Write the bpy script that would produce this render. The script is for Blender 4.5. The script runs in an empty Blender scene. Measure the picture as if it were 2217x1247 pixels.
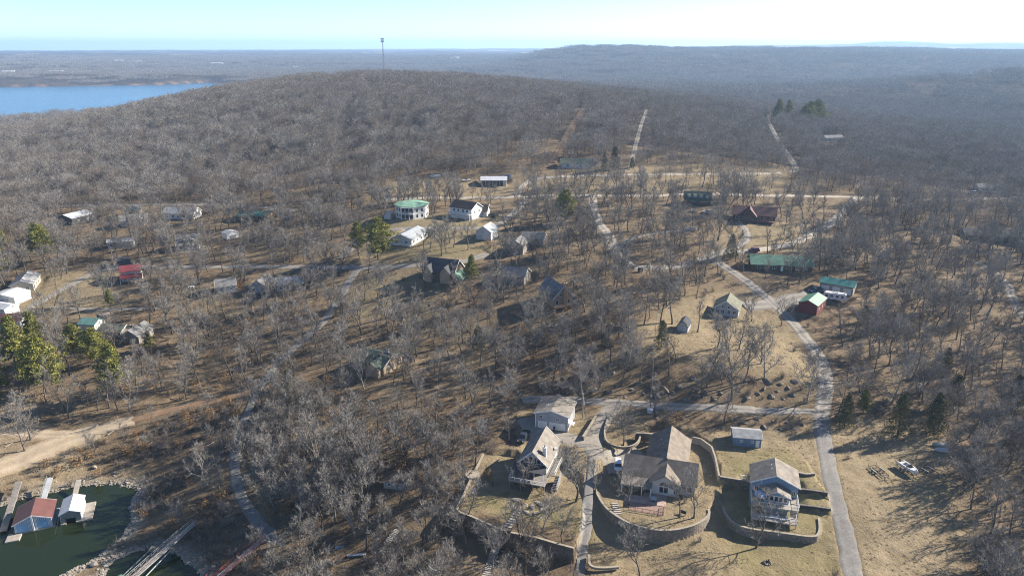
import bpy, bmesh, math, random
import numpy as np
from mathutils import Vector, Matrix

sc = bpy.context.scene
C = sc.collection
# ------------------------------------------------------------------ camera
CAM_Z = 114.0                  # metres above the lake
F_PX = 1583.0                  # focal length in pixels of the 2217 px wide photograph
PITCH = math.atan((623.5 - 100.0) / F_PX)
cam_d = bpy.data.cameras.new('camera')
cam_d.sensor_width = 36.0
cam_d.lens = 36.0 * F_PX / 2217.0
cam_d.clip_start = 1.0
cam_d.clip_end = 90000.0
cam = bpy.data.objects.new('camera', cam_d)
cam.location = (0, 0, CAM_Z)
cam.rotation_euler = (math.pi / 2 - PITCH, 0, 0)
C.objects.link(cam)
sc.camera = cam
# ------------------------------------------------------------------ sky and sun
SUN_AZ = math.radians(68)      # clockwise from the view direction (+Y)
SUN_EL = math.radians(27)
world = bpy.data.worlds.new('World')
sc.world = world
world.use_nodes = True
wn = world.node_tree
wn.nodes.clear()
w_out = wn.nodes.new('ShaderNodeOutputWorld')
w_bg = wn.nodes.new('ShaderNodeBackground')
w_sky = wn.nodes.new('ShaderNodeTexSky')
w_sky.sky_type = 'NISHITA'
w_sky.sun_disc = False
w_sky.sun_elevation = SUN_EL
w_sky.sun_rotation = SUN_AZ
w_sky.altitude = 300.0
w_sky.air_density = 0.55
w_sky.dust_density = 0.2
w_sky.ozone_density = 2.4
w_bg.inputs['Strength'].default_value = 0.085
wn.links.new(w_sky.outputs[0], w_bg.inputs[0])
wn.links.new(w_bg.outputs[0], w_out.inputs[0])
sun_d = bpy.data.lights.new('sun', 'SUN')
sun_d.energy = 5.0
sun_d.angle = math.radians(0.5)
sun_d.color = (1.0, 0.92, 0.80)
sun = bpy.data.objects.new('sun', sun_d)
SUN_DIR = Vector((math.sin(SUN_AZ) * math.cos(SUN_EL), math.cos(SUN_AZ) * math.cos(SUN_EL), math.sin(SUN_EL)))
sun.rotation_euler = SUN_DIR.to_track_quat('Z', 'Y').to_euler()
sun.location = (200, 200, 400)
C.objects.link(sun)
vs = sc.view_settings
vs.view_transform = 'Standard'
vs.look = 'None'
vs.gamma = 1.0
vs.use_curve_mapping = False
vs.exposure = 1.48
sc.cycles.use_denoising = True
sc.cycles.denoising_prefilter = 'NONE'
sc.cycles.filter_width = 1.1
sc.cycles.max_bounces = 5
sc.cycles.diffuse_bounces = 2
sc.cycles.glossy_bounces = 2
sc.cycles.transmission_bounces = 2
sc.cycles.volume_bounces = 1
sc.cycles.transparent_max_bounces = 8

RNG = np.random.default_rng(7)
random.seed(7)
# ------------------------------------------------------------------ terrain
def ray(px, py):
    u = (np.asarray(px, float) - 1108.5) / F_PX
    v = (np.asarray(py, float) - 623.5) / F_PX
    cp, sp = math.cos(PITCH), math.sin(PITCH)
    return u, cp - v * sp, -sp - v * cp
def on_z(px, py, z):
    dx, dy, dz = ray(px, py)
    t = (z - CAM_Z) / dz
    return dx * t, dy * t
def project(x, y, z):
    cp, sp = math.cos(PITCH), math.sin(PITCH)
    zz = z - CAM_Z
    d = y * cp - zz * sp
    return 1108.5 + F_PX * x / d, 623.5 - F_PX * (y * sp + zz * cp) / d, d

CTRL = [  # photograph pixel of a ground point, height above the lake
 (40,1040,2.5),(150,1020,3),(250,1010,3.5),(100,950,5),(-150,950,5),(0,925,6),(-200,1100,2),(350,1000,5),(400,1100,3),(520,1050,5),(520,950,7),(540,870,9),
 (480,1200,1.5),(560,1150,3),(700,1130,5),(700,1000,9),(900,1200,7),(650,1247,2.5),(820,1247,4),(1000,1247,7),(950,1050,10.5),(850,900,12.5),(1050,900,14),
 (1270,1247,9),(1270,1100,11.5),(1550,1247,10),(1830,1247,11),(2200,1247,11),(2000,1130,11.5),(2350,1100,11),(700,1400,0.6),(1250,1450,7),(1800,1450,9),(2300,1450,9),
 (1450,1182,9.5),(1345,1156,9.5),(1557,1078,12.0),(1553,1102,11.2),(1548,1150,10.0),(1650,1192,9.6),(1785,1195,10.3),(1572,1150,9.7),(985,1140,8.4),(1080,1190,8.2),(1190,1212,8.4),(1150,1040,12.5),(1440,1065,12.5),(1690,1100,12),(1770,1000,13),(2000,1000,12),(1200,938,14),(1000,980,12),(2200,1000,12),(1650,960,13.5),
 (1300,870,15.5),(1500,882,15.5),(1700,890,15),(1785,880,15),(1400,850,16.5),(1650,860,16.5),(1200,845,16),
 (1400,792,21),(1250,780,20),(1600,800,21),(1720,800,20),(1550,730,22.5),(1660,660,22.5),(1750,670,22),(1780,790,18),(1900,860,15),(2100,880,13),(2200,760,15),
 (1400,600,27),(1300,680,24),(1190,675,22),(1000,700,18),(1080,780,17),(820,812,14),(650,775,12),(400,780,9),(100,800,9),(270,860,7.5),
 (100,690,13),(280,740,12),(300,610,17),(500,570,20),(100,560,19),(-100,600,17),(300,480,25),(100,460,25),(-150,470,22),(880,480,32),(700,480,28),(740,640,19),(960,610,24),
 (1100,440,33),(1060,400,36),(1500,440,35),(1630,485,32),(1690,585,27),(1810,640,23),(2000,620,23),(2250,600,19),(2200,450,28),(2000,470,30),
 (1700,372,38),(1400,380,40),(1900,400,34),(1370,310,49),(1685,290,40),(1000,330,48),(700,330,45),(400,350,36),(200,350,31),(0,350,26),(-200,350,22),
 (-200,330,13),(0,301,18.5),(200,266,33.5),(400,222,49),(600,190,62),(830,177,68),(1000,183,67),(1200,202,61),(1400,236,53),(1600,266,43),(1750,268,35),(1900,290,27),(2217,300,20),(2500,320,16),
]
FARC = [  # azimuth in degrees right of the view direction, distance, height
 (-50,1500,-6),(-42,1300,-5),(-38,1150,-4),(-33,1250,-6),(-27,1350,-6),(-22,1500,-4),(-18,1500,2),(-14,1500,22),(-9,1600,45),(-4,1550,48),(0,1450,44),(5,1350,36),(12,1300,26),(20,1300,18),(28,1350,8),(36,1350,8),(46,1350,8),
 (-50,2100,-6),(-40,2000,-6),(-33,2000,-6),(-26,2000,-5),(-20,2100,2),(-14,2100,12),(-8,2300,18),(-2,2200,18),(4,2100,14),(10,2000,12),(18,2000,14),(22,2000,20),(26,2000,32),(30,2000,44),(34,2000,56),(46,2000,62),(24,2450,14),(30,2450,20),(36,2450,24),(46,2450,26),
 (-50,2900,12),(-40,2800,9),(-33,2700,8),(-26,2750,8),(-18,2900,8),(-8,3000,10),(-1,2900,12),(4,2900,26),(10,2900,40),(18,2900,46),(26,2900,48),(34,2900,46),(46,2900,44),
 (-50,4200,34),(-40,4200,38),(-30,4200,30),(-20,4200,30),(-10,4200,28),(-2,4000,24),(1.5,3900,70),(3.5,3900,92),(5.8,3900,102),(9,4050,99),(14,4200,97),(20,4300,94),(27,4400,88),(34,4500,84),(46,4500,82),
 (-45,6500,55),(-30,6500,50),(-15,6500,48),(-3,6000,48),(2,6000,50),(8,6000,70),(16,6000,70),(26,6000,64),(36,6000,60),
 (-45,10000,50),(-30,10000,48),(-15,10000,50),(-3,10000,56),(8,10000,60),(20,10000,56),(36,10000,56),
 (-45,16000,20),(-34,16000,18),(-28,16000,30),(-20,16000,30),(-15,16000,38),(-8,16000,44),(-2,16000,62),(3,16000,62),(8,16000,50),(20,16000,80),(30,16000,95),(36,16000,95),
 (11,13000,70),(14,13000,96),(17,13000,116),(21,13000,120),(23.8,13000,132),(24.8,13000,166),(28,13000,168),(28.8,13000,148),(32,13000,150),(36,13000,156),(46,13000,150),
 (-45,26000,-40),(-20,26000,-40),(0,26000,0),(12,26000,60),(20,26000,90),(30,26000,110),(40,26000,110),
]
def _ab(x, y):
    return np.arctan2(x, y), 0.5 * np.log(x * x + y * y)
_pts, _zs = [], []
for px, py, z in CTRL:
    x, y = on_z(px, py, z)
    a, b = _ab(x, y)
    _pts.append((a, b)); _zs.append(z)
for adeg, r, z in FARC:
    _pts.append((math.radians(adeg), math.log(r))); _zs.append(z)
_pts = np.array(_pts); _zs = np.array(_zs, float)
def _kern(d2):
    return np.where(d2 > 0, 0.5 * d2 * np.log(np.maximum(d2, 1e-12)), 0.0)
_n = len(_zs)
_K = _kern(((_pts[:, None] - _pts[None]) ** 2).sum(-1)) + np.eye(_n) * 3e-6
_P = np.c_[np.ones(_n), _pts]
_A = np.zeros((_n + 3, _n + 3)); _A[:_n, :_n] = _K; _A[:_n, _n:] = _P; _A[_n:, :_n] = _P.T
_W = np.linalg.solve(_A, np.r_[_zs, 0, 0, 0])
def _hash(ix, iy, s):
    h = np.sin(ix * 127.1 + iy * 311.7 + s * 74.7) * 43758.5453
    return h - np.floor(h)
def vnoise(x, y, s=0):
    x = np.asarray(x, float); y = np.asarray(y, float)
    ix, iy = np.floor(x), np.floor(y); fx, fy = x - ix, y - iy
    fx = fx * fx * (3 - 2 * fx); fy = fy * fy * (3 - 2 * fy)
    a = _hash(ix, iy, s); b = _hash(ix + 1, iy, s); c = _hash(ix, iy + 1, s); d = _hash(ix + 1, iy + 1, s)
    return a + (b - a) * fx + (c - a) * fy + (a - b - c + d) * fx * fy
def fbm(x, y, s=0, o=4):
    v, amp, tot = 0, 1.0, 0
    for k in range(o):
        v = v + amp * vnoise(x * 2 ** k, y * 2 ** k, s + k); tot += amp; amp *= 0.5
    return v / tot
def poly_dist(x, y, poly):
    """signed distance to a closed polygon, positive outside"""
    x = np.asarray(x, float); y = np.asarray(y, float)
    d = np.full(x.shape, 1e18); inside = np.zeros(x.shape, bool)
    P = np.asarray(poly); Q = np.roll(P, -1, 0)
    for (ax, ay), (bx, by) in zip(P, Q):
        ex, ey = bx - ax, by - ay
        t = np.clip(((x - ax) * ex + (y - ay) * ey) / (ex * ex + ey * ey + 1e-12), 0, 1)
        d = np.minimum(d, (x - ax - t * ex) ** 2 + (y - ay - t * ey) ** 2)
        c = ((ay > y) != (by > y)) & (x < (bx - ax) * (y - ay) / (by - ay + 1e-12) + ax)
        inside ^= c
    d = np.sqrt(d)
    return np.where(inside, -d, d)
def line_dist(x, y, L):
    d = np.full(np.shape(x), 1e18); L = np.asarray(L)
    for (ax, ay), (bx, by) in zip(L[:-1], L[1:]):
        ex, ey = bx - ax, by - ay
        t = np.clip(((x - ax) * ex + (y - ay) * ey) / (ex * ex + ey * ey + 1e-12), 0, 1)
        d = np.minimum(d, (x - ax - t * ex) ** 2 + (y - ay - t * ey) ** 2)
    return np.sqrt(d)
def _rbf_exact(a, b):
    out = _W[_n] + _W[_n + 1] * a + _W[_n + 2] * b
    for i0 in range(0, out.size, 20000):
        s = slice(i0, i0 + 20000)
        d2 = (a[s, None] - _pts[None, :, 0]) ** 2 + (b[s, None] - _pts[None, :, 1]) ** 2
        out[s] += _kern(d2) @ _W[:_n]
    return out
_GA, _GB = np.linspace(-.85, .85, 260), np.linspace(math.log(95), math.log(27000), 520)
_GZ = _rbf_exact(*[g.ravel() for g in np.meshgrid(_GA, _GB, indexing='ij')]).reshape(260, 520)
def rbf(x, y):
    a, b = _ab(x, y)
    fa = np.clip((a + .85) / 1.7 * 259, 0, 258.999); fb = np.clip((b - _GB[0]) / (_GB[-1] - _GB[0]) * 519, 0, 518.999)
    i = fa.astype(int); k = fb.astype(int); fa = fa - i; fb = fb - k
    fa2 = fa; fb2 = fb
    return _GZ[i, k] * (1 - fa2) * (1 - fb2) + _GZ[i + 1, k] * fa2 * (1 - fb2) + _GZ[i, k + 1] * (1 - fa2) * fb2 + _GZ[i + 1, k + 1] * fa2 * fb2
COVE_PX = [(-420,1180),(-60,1112),(10,1092),(40,1080),(100,1068),(150,1055),(200,1050),(245,1048),(290,1055),(300,1066),(284,1098),(292,1128),(265,1165),(215,1205),(150,1238),(110,1262),
           (190,1268),(222,1247),(245,1212),(300,1190),(362,1185),(392,1203),(425,1235),(470,1270),(560,1330),(700,1500),(-700,1500)]
COVE = np.array([on_z(px, py, 0.0) for px, py in COVE_PX])
FARLAKE_PX = [(-900,200),(-300,193),(0,189),(120,188),(220,186),(330,185),(400,182),(452,179.5)]
FARLAKE = np.array([on_z(px, py, 0.0) for px, py in FARLAKE_PX] + [(-560.,1900.),(-640.,1500.),(-720.,1330.),(-800.,1180.),(-840.,1080.),(-1000.,1000.),(-1500.,900.)])
PADS = []          # (polygon, height, blend width): level building plots and terraces
def height(x, y, pads=True):
    x = np.asarray(x, float); y = np.asarray(y, float)
    z = rbf(x, y)
    r = np.sqrt(x * x + y * y)
    z = z + (fbm(x / 14, y / 14, 3) - .5) * np.clip(1.2 - r / 900, .2, 1)
    far = np.clip((r - 900) / 1500, 0, 1)
    z = z + far * ((fbm(x / 420, y / 420, 11, 5) - .5) * 30 - np.abs(fbm(x / 900 + 7, y / 700, 15, 4) - .5) * 60 * np.clip((r - 1500) / 1200, 0, 1) + 6 * far)
    far2 = np.clip((r - 5000) / 6000, 0, 1)
    z = z + far2 * ((fbm(x / 2600, y / 2600, 21, 4) - .5) * 24)
    m = r < 420
    if m.any():
        sd = poly_dist(x[m], y[m], COVE)
        sd = sd + (fbm(x[m] / 3, y[m] / 3, 5) - .5) * 2.0
        zz = np.where(sd > 0, np.minimum(z[m], 0.12 + sd * .22), np.maximum(-3, sd * .3))
        z[m] = np.where(sd > 0, np.maximum(zz, .05), zz)
    m = (r > 700) & (r < 6000) & (x < 100)
    if m.any():
        sd = poly_dist(x[m], y[m], FARLAKE)
        z[m] = np.where(sd > 0, np.maximum(np.minimum(z[m], 1 + sd * .3), 0.6 + np.minimum(sd, 30) * .05), -3.0)
    m = (r >= 420)
    z[m & ((r < 700) | (x >= 100))] = np.maximum(z[m & ((r < 700) | (x >= 100))], 1.0)
    if pads:
        for poly, pz, bw in PADS:
            c = poly.mean(0); R = np.sqrt(((poly - c) ** 2).sum(1)).max() + bw + 1
            m = (x - c[0]) ** 2 + (y - c[1]) ** 2 < R * R
            if m.any():
                sd = poly_dist(x[m], y[m], poly)
                w = np.clip(1 - sd / bw, 0, 1); w = w * w * (3 - 2 * w)
                z[m] = z[m] * (1 - w) + pz * w
    return z
def h1(x, y, pads=True):
    return float(height(np.array([x]), np.array([y]), pads)[0])
_T = np.exp(np.linspace(math.log(100), math.log(30000), 1400))
def at(px, py, pads=True):
    """the ground point that the photograph shows at this pixel"""
    dx, dy, dz = ray(px, py)
    n = math.sqrt(dx * dx + dy * dy)
    T = _T / n
    f = CAM_Z + dz * T - height(dx * T, dy * T, pads)
    k = np.argmax(f < 0)
    if not (f < 0).any(): k = len(T) - 1
    t0, t1 = T[max(k - 1, 0)], T[k]
    for _ in range(2):
        tt = np.linspace(t0, t1, 24)
        f = CAM_Z + dz * tt - height(dx * tt, dy * tt, pads)
        k = max(1, int(np.argmax(f < 0)))
        t0, t1 = tt[k - 1], tt[k]
    t = (t0 + t1) / 2
    return np.array([dx * t, dy * t, CAM_Z + dz * t])
def path(pts, step=None):
    """pixel polyline -> smooth world polyline on the ground"""
    P = np.array([at(px, py, False)[:2] for px, py in pts])
    return smooth(P)
def smooth(P, sub=8):
    P = np.asarray(P, float)
    if len(P) < 3: 
        t = np.linspace(0, 1, sub + 1)[:, None]
        return P[0] + (P[1] - P[0]) * t
    E = np.vstack([2 * P[0] - P[1], P, 2 * P[-1] - P[-2]])
    out = []
    for i in range(1, len(E) - 2):
        for k in range(sub):
            t = k / sub
            out.append(.5 * ((2 * E[i]) + (-E[i-1] + E[i+1]) * t + (2*E[i-1] - 5*E[i] + 4*E[i+1] - E[i+2]) * t*t + (-E[i-1] + 3*E[i] - 3*E[i+1] + E[i+2]) * t**3))
    out.append(P[-1])
    return np.array(out)
# ------------------------------------------------------------------ materials
MATS = {}
def mat(name, col, rough=0.85, var=0.18, scale=1.5, bump=0.0, metal=0.0, col2=None, detail=3.0, stretch=None, spec=0.3, streak=None):
    """procedural material: two tones mixed by noise, optional relief; coordinates are the object's own metres"""
    if name in MATS: return MATS[name]
    m = bpy.data.materials.new(name); m.use_nodes = True
    nt = m.node_tree; b = nt.nodes['Principled BSDF']
    b.inputs['Roughness'].default_value = rough
    b.inputs['Metallic'].default_value = metal
    b.inputs['Specular IOR Level'].default_value = spec
    tc = nt.nodes.new('ShaderNodeTexCoord'); mp = nt.nodes.new('ShaderNodeMapping')
    nt.links.new(tc.outputs['Object'], mp.inputs[0])
    if stretch: mp.inputs['Scale'].default_value = stretch
    no = nt.nodes.new('ShaderNodeTexNoise'); no.inputs['Scale'].default_value = scale; no.inputs['Detail'].default_value = detail
    nt.links.new(mp.outputs[0], no.inputs['Vector'])
    rp = nt.nodes.new('ShaderNodeValToRGB'); rp.color_ramp.elements[0].position = .3; rp.color_ramp.elements[1].position = .7
    nt.links.new(no.outputs['Fac'], rp.inputs[0])
    c1 = tuple(c * (1 - var) for c in col); c2 = col2 or tuple(min(1, c * (1 + var)) for c in col)
    rp.color_ramp.elements[0].color = (*c1, 1); rp.color_ramp.elements[1].color = (*c2, 1)
    nt.links.new(rp.outputs[0], b.inputs['Base Color'])
    if bump or streak:
        bp = nt.nodes.new('ShaderNodeBump'); bp.inputs['Strength'].default_value = min(1, bump or .4); bp.inputs['Distance'].default_value = .06
        if streak:                                # ribs of sheet metal, courses of shingles, boards
            wv = nt.nodes.new('ShaderNodeTexWave'); wv.inputs['Scale'].default_value = streak[1]; wv.bands_direction = streak[0]
            wv.inputs['Distortion'].default_value = .15
            nt.links.new(tc.outputs['Object'], wv.inputs['Vector']); nt.links.new(wv.outputs['Fac'], bp.inputs['Height'])
        else:
            nt.links.new(no.outputs['Fac'], bp.inputs['Height'])
        nt.links.new(bp.outputs[0], b.inputs['Normal'])
    MATS[name] = m
    return m
def glass_mat():
    m = mat('window_glass', (.03, .035, .045), .08, .3, .6, spec=.6)
    return m
# ------------------------------------------------------------------ mesh collecting
class MB:
    def __init__(s): s.v = []; s.f = []
    def add(s, vs, fs):
        o = len(s.v); s.v += [tuple(p) for p in vs]; s.f += [tuple(i + o for i in f) for f in fs]; return s
    def box(s, x0, x1, y0, y1, z0, z1):
        return s.add([(x0,y0,z0),(x1,y0,z0),(x1,y1,z0),(x0,y1,z0),(x0,y0,z1),(x1,y0,z1),(x1,y1,z1),(x0,y1,z1)],
                     [(0,3,2,1),(4,5,6,7),(0,1,5,4),(1,2,6,5),(2,3,7,6),(3,0,4,7)])
    def hexa(s, p):      # 8 corners, bottom ring then top ring
        return s.add(p, [(0,3,2,1),(4,5,6,7),(0,1,5,4),(1,2,6,5),(2,3,7,6),(3,0,4,7)])
    def bar(s, a, b, w=.05, h=None):
        a = Vector(a); b = Vector(b); d = b - a
        if d.length < 1e-6: return s
        d.normalize(); up = Vector((0,0,1)) if abs(d.z) < .95 else Vector((1,0,0))
        r = d.cross(up).normalized(); u = r.cross(d); h = h or w
        q = [(-1,-1),(1,-1),(1,1),(-1,1)]
        return s.hexa([a + r*i*w/2 + u*j*h/2 for i, j in q] + [b + r*i*w/2 + u*j*h/2 for i, j in q])
    def tube(s, pts, rad, n=5, cap=True):
        pts = [Vector(p) for p in pts]; o = len(s.v); ref = Vector((.31,.9,.2)).normalized()
        for i, p in enumerate(pts):
            d = (pts[min(i+1,len(pts)-1)] - pts[max(i-1,0)]).normalized()
            r = d.cross(ref).normalized(); u = r.cross(d); R = rad[i] if hasattr(rad,'__len__') else rad
            for k in range(n):
                t = 2*math.pi*k/n; s.v.append(tuple(p + r*math.cos(t)*R + u*math.sin(t)*R))
        for i in range(len(pts)-1):
            for k in range(n):
                a = o+i*n+k; b = o+i*n+(k+1)%n
                s.f.append((a, b, b+n, a+n))
        if cap:
            s.f.append(tuple(o+k for k in range(n))[::-1]); s.f.append(tuple(o+(len(pts)-1)*n+k for k in range(n)))
        return s
    def lathe(s, prof, n=12, c=(0,0,0)):
        o = len(s.v)
        for r, z in prof:
            for k in range(n):
                t = 2*math.pi*k/n; s.v.append((c[0]+r*math.cos(t), c[1]+r*math.sin(t), c[2]+z))
        for i in range(len(prof)-1):
            for k in range(n):
                a = o+i*n+k; b = o+i*n+(k+1)%n; s.f.append((a,b,b+n,a+n))
        s.f.append(tuple(o+k for k in range(n))[::-1]); s.f.append(tuple(o+(len(prof)-1)*n+k for k in range(n)))
        return s
    def loft(s, rings, close=True):
        o = len(s.v); n = len(rings[0])
        for r in rings: s.v += [tuple(p) for p in r]
        for i in range(len(rings)-1):
            for k in range(n):
                a = o+i*n+k; b = o+i*n+(k+1)%n; s.f.append((a,b,b+n,a+n))
        if close:
            s.f.append(tuple(o+k for k in range(n))[::-1]); s.f.append(tuple(o+(len(rings)-1)*n+k for k in range(n)))
        return s
    def mesh(s, name, m, smooth=False):
        me = bpy.data.meshes.new(name); me.from_pydata(s.v, [], s.f); me.update()
        if smooth: me.shade_smooth()
        for q in (m if isinstance(m, (list, tuple)) else [m]): me.materials.append(q)
        return me
    def build(s, name, m, parent=None, smooth=False, label=None):
        o = bpy.data.objects.new(name, s.mesh(name, m, smooth)); C.objects.link(o)
        if parent is not None: o.parent = parent
        if label: o['label'] = label
        return o
def fast_mesh(name, V, Fc, mats, mi=None):
    """numpy vertices and faces (all triangles or all quads) -> mesh"""
    V = np.asarray(V, np.float32); Fc = np.asarray(Fc, np.int32)
    me = bpy.data.meshes.new(name); k = Fc.shape[1]
    me.vertices.add(len(V)); me.vertices.foreach_set('co', V.ravel())
    me.loops.add(Fc.size); me.loops.foreach_set('vertex_index', Fc.ravel())
    me.polygons.add(len(Fc)); me.polygons.foreach_set('loop_start', np.arange(0, Fc.size, k, dtype=np.int32))
    me.polygons.foreach_set('loop_total', np.full(len(Fc), k, np.int32))
    if mi is not None: me.polygons.foreach_set('material_index', np.asarray(mi, np.int32))
    for m in mats: me.materials.append(m)
    me.update(calc_edges=True); me.validate()
    return me
def link(name, me, parent=None):
    o = bpy.data.objects.new(name, me); C.objects.link(o)
    if parent is not None: o.parent = parent
    return o
def tag(o, label=None, cat=None, group=None, kind=None):
    if label: o['label'] = label
    if cat: o['category'] = cat
    if group: o['group'] = group
    if kind: o['kind'] = kind
    return o
def thing(name, label, cat, loc=(0,0,0), yaw=0.0, group=None):
    o = bpy.data.objects.new(name, None); C.objects.link(o); o.empty_display_size = .5
    o.location = loc; o.rotation_euler = (0, 0, yaw)
    return tag(o, label, cat, group)
def copy_tree(o, parent=None):
    c = o.copy(); C.objects.link(c); c.parent = parent
    for ch in o.children: copy_tree(ch, c)
    return c
# ------------------------------------------------------------------ plots, roads, zones (data)
YAW = math.radians(-16.5)      # the plots are laid out on one grid, turned a little to the view
SITES = {}
FOOT = []
def site(key, a, b, D, grow=.8, z=None):
    """front base edge a->b (pixels of its two ends, left to right) and depth in metres -> plot centre, yaw, width"""
    if z is None:
        mz = at((a[0] + b[0]) / 2, (a[1] + b[1]) / 2, False)[2]
    else: mz = z
    A = np.array(on_z(*a, mz)); B = np.array(on_z(*b, mz))
    d = B - A; W = float(np.hypot(*d)); yaw = math.atan2(d[1], d[0]); n = np.array([-d[1], d[0]]) / W
    c = (A + B) / 2 + n * D / 2
    plot(key, c, yaw, W, D, mz, grow)
def plot(key, c, yaw, W, D, z, grow=.8):
    SITES[key] = (np.array(c), yaw, W, D, z)
    e = np.array([math.cos(yaw), math.sin(yaw)]); n = np.array([-e[1], e[0]]); c = np.array(c)
    q = np.array([c + e * sx * (W / 2 + grow) + n * sy * (D / 2 + grow) for sx, sy in ((-1,-1),(1,-1),(1,1),(-1,1))])
    PADS.append((q, z, 3.0)); FOOT.append((q, z))
def site_c(key, px, py, yaw_deg, W, D, z=None, grow=.8):
    p = at(px, py, False)
    plot(key, p[:2], math.radians(yaw_deg), W, D, p[2] if z is None else z, grow)

# terraces held by block walls (top edge of the wall, pixels) and their level
def terrace(pts, z, bw=.5):
    poly = np.array([on_z(px, py, z) for px, py in pts]); PADS.append((poly, z, bw)); return poly
WALL_BIG_PX = [(1291,1040),(1288,1054),(1297,1076),(1312,1098),(1336,1117),(1364,1132),(1400,1143),(1430,1147),(1460,1146),(1482,1142),(1505,1135),(1524,1124),(1535,1112),(1534,1102)]
WALL_BLUE_PX = [(1566,1097),(1571,1112),(1590,1132),(1626,1144),(1665,1149),(1722,1157),(1758,1161),(1771,1156),(1775,1142),(1773,1121)]
WALL_AF_PX = [(1047,982),(1034,1008),(1021,1034),(1004,1072),(991,1103),(1020,1117),(1051,1131),(1086,1147)]
WALL_AF2_PX = [(1106,1152),(1160,1163),(1205,1176),(1243,1186)]
Z_BIG, Z_BLUE, Z_AF = 12.5, 11.6, 12.0
terrace(WALL_AF_PX + WALL_AF2_PX + [(1262,1120),(1258,1040),(1200,1000),(1100,985)], Z_AF)
terrace(WALL_BIG_PX + [(1556,1062),(1556,1036),(1545,985),(1538,966),(1500,944),(1420,925),(1330,985),(1300,1010)], Z_BIG)
terrace(WALL_BLUE_PX + [(1765,1110),(1725,1090),(1600,1050),(1560,1066)], Z_BLUE)
terrace([(1728,1092),(1799,1101),(1792,1067),(1727,1058)], 12.7, .4)
terrace([(1727,1057),(1792,1066),(1770,1040),(1745,995),(1625,985),(1560,1000),(1558,1030),(1624,1042)], 13.9, .4)

Z0 = 12.5
plot('garage', (12.1, 182.8), math.radians(-17), 9.2, 8.8, 14.0, 1.5)
plot('a_frame', (6.9, 162.4), math.radians(-17.5), 7.0, 12.0, 12.6)
plot('cross_house', (40.2, 160.2), math.radians(-16), 16.8, 9.4, Z_BIG, .3)
plot('blue_house', (62.1, 150.3), math.radians(-15.5), 10.2, 7.0, Z_BLUE, .1)
plot('blue_shed', (62.6, 173.2), math.radians(-9), 7.0, 5.4, 13.4)
site('octagon_house', (858,474), (915,475), 14)
site('octagon_shed', (832,474.5), (845.5,475.5), 4)
site('white_house_brown_roof', (975,470), (1021,477), 9)
site('rear_wing_house', (1024,469), (1054,470), 8)
site('long_grey_house', (848,529), (891,533), 17)
site('white_cottage', (1031,518), (1063,521), 8.5)
site('white_metal_building', (1042,403), (1096,403), 9)
site('brown_gable_house', (917,607), (983,614), 10)
site('dark_roof_house', (1085,613), (1134,618), 9)
site('grey_front_house', (1098,549), (1132,552), 8)
site('grey_back_house', (1130,531), (1176,533), 8)
site_c('chimney_house', 1203, 652, 22, 8, 13)
site('green_roof_house', (768,801), (831,815), 10.5)
site_c('small_hut', 860, 1048, -12, 5.4, 4.6)
site_c('gambrel_barn', 1480, 713, -24, 3.6, 5.4)
site('grey_cottage', (1544,681), (1597,688), 9)
site_c('red_barn', 1757, 670, -38, 6.6, 11)
site_c('teal_garage', 1813, 630, -34, 12, 7)
site('long_green_house', (1628,585), (1757,590), 9)
site('brown_lodge', (1586,477), (1678,483), 10)
site('dormer_house', (1483,444), (1538,446), 9)
site('long_dark_house', (2090,522), (2245,530), 10)
site('far_white_house', (1788,307), (1826,306), 9)
site('evergreen_house', (1216,364), (1284,364), 9)
site('far_right_house', (2118,416), (2160,417), 8)
site('white_roof_barn', (124,485), (158,488), 14)
site('yellow_house', (270,471), (303,469), 8)
site('white_gable_house', (262,492), (320,487), 8)
site('white_long_house', (354,474), (420,475), 9)
site('teal_roof_cabin', (515,477), (580,478), 9)
site('pale_mobile_home', (234,539), (290,534), 6)
site('grey_dormer_house', (384,545), (432,541), 10)
site('white_box_shed', (492,519), (517,514), 5)
site('red_roof_house', (264,611), (308,606), 9)
site('dark_carport', (254,578), (284,574), 5)
site('grey_roof_house', (24,634), (74,629), 15)
site('white_barn', (-22,659), (34,661), 9)
site('white_shed', (-28,677), (12,684), 6)
site('maroon_roof_house', (-25,716), (46,711), 8)
site('teal_roof_shed', (171,715), (206,717), 6)
site('brown_shed', (211,694), (223,697), 3)
site('grey_gable_house', (264,742), (302,744), 9)
site('pale_roof_house', (214,730), (262,733), 7)
site('grey_white_house', (470,637), (512,632), 8)
site('blue_grey_house', (541,634), (578,635), 9)
site('white_roof_house', (600,632), (657,627), 8)

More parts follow.
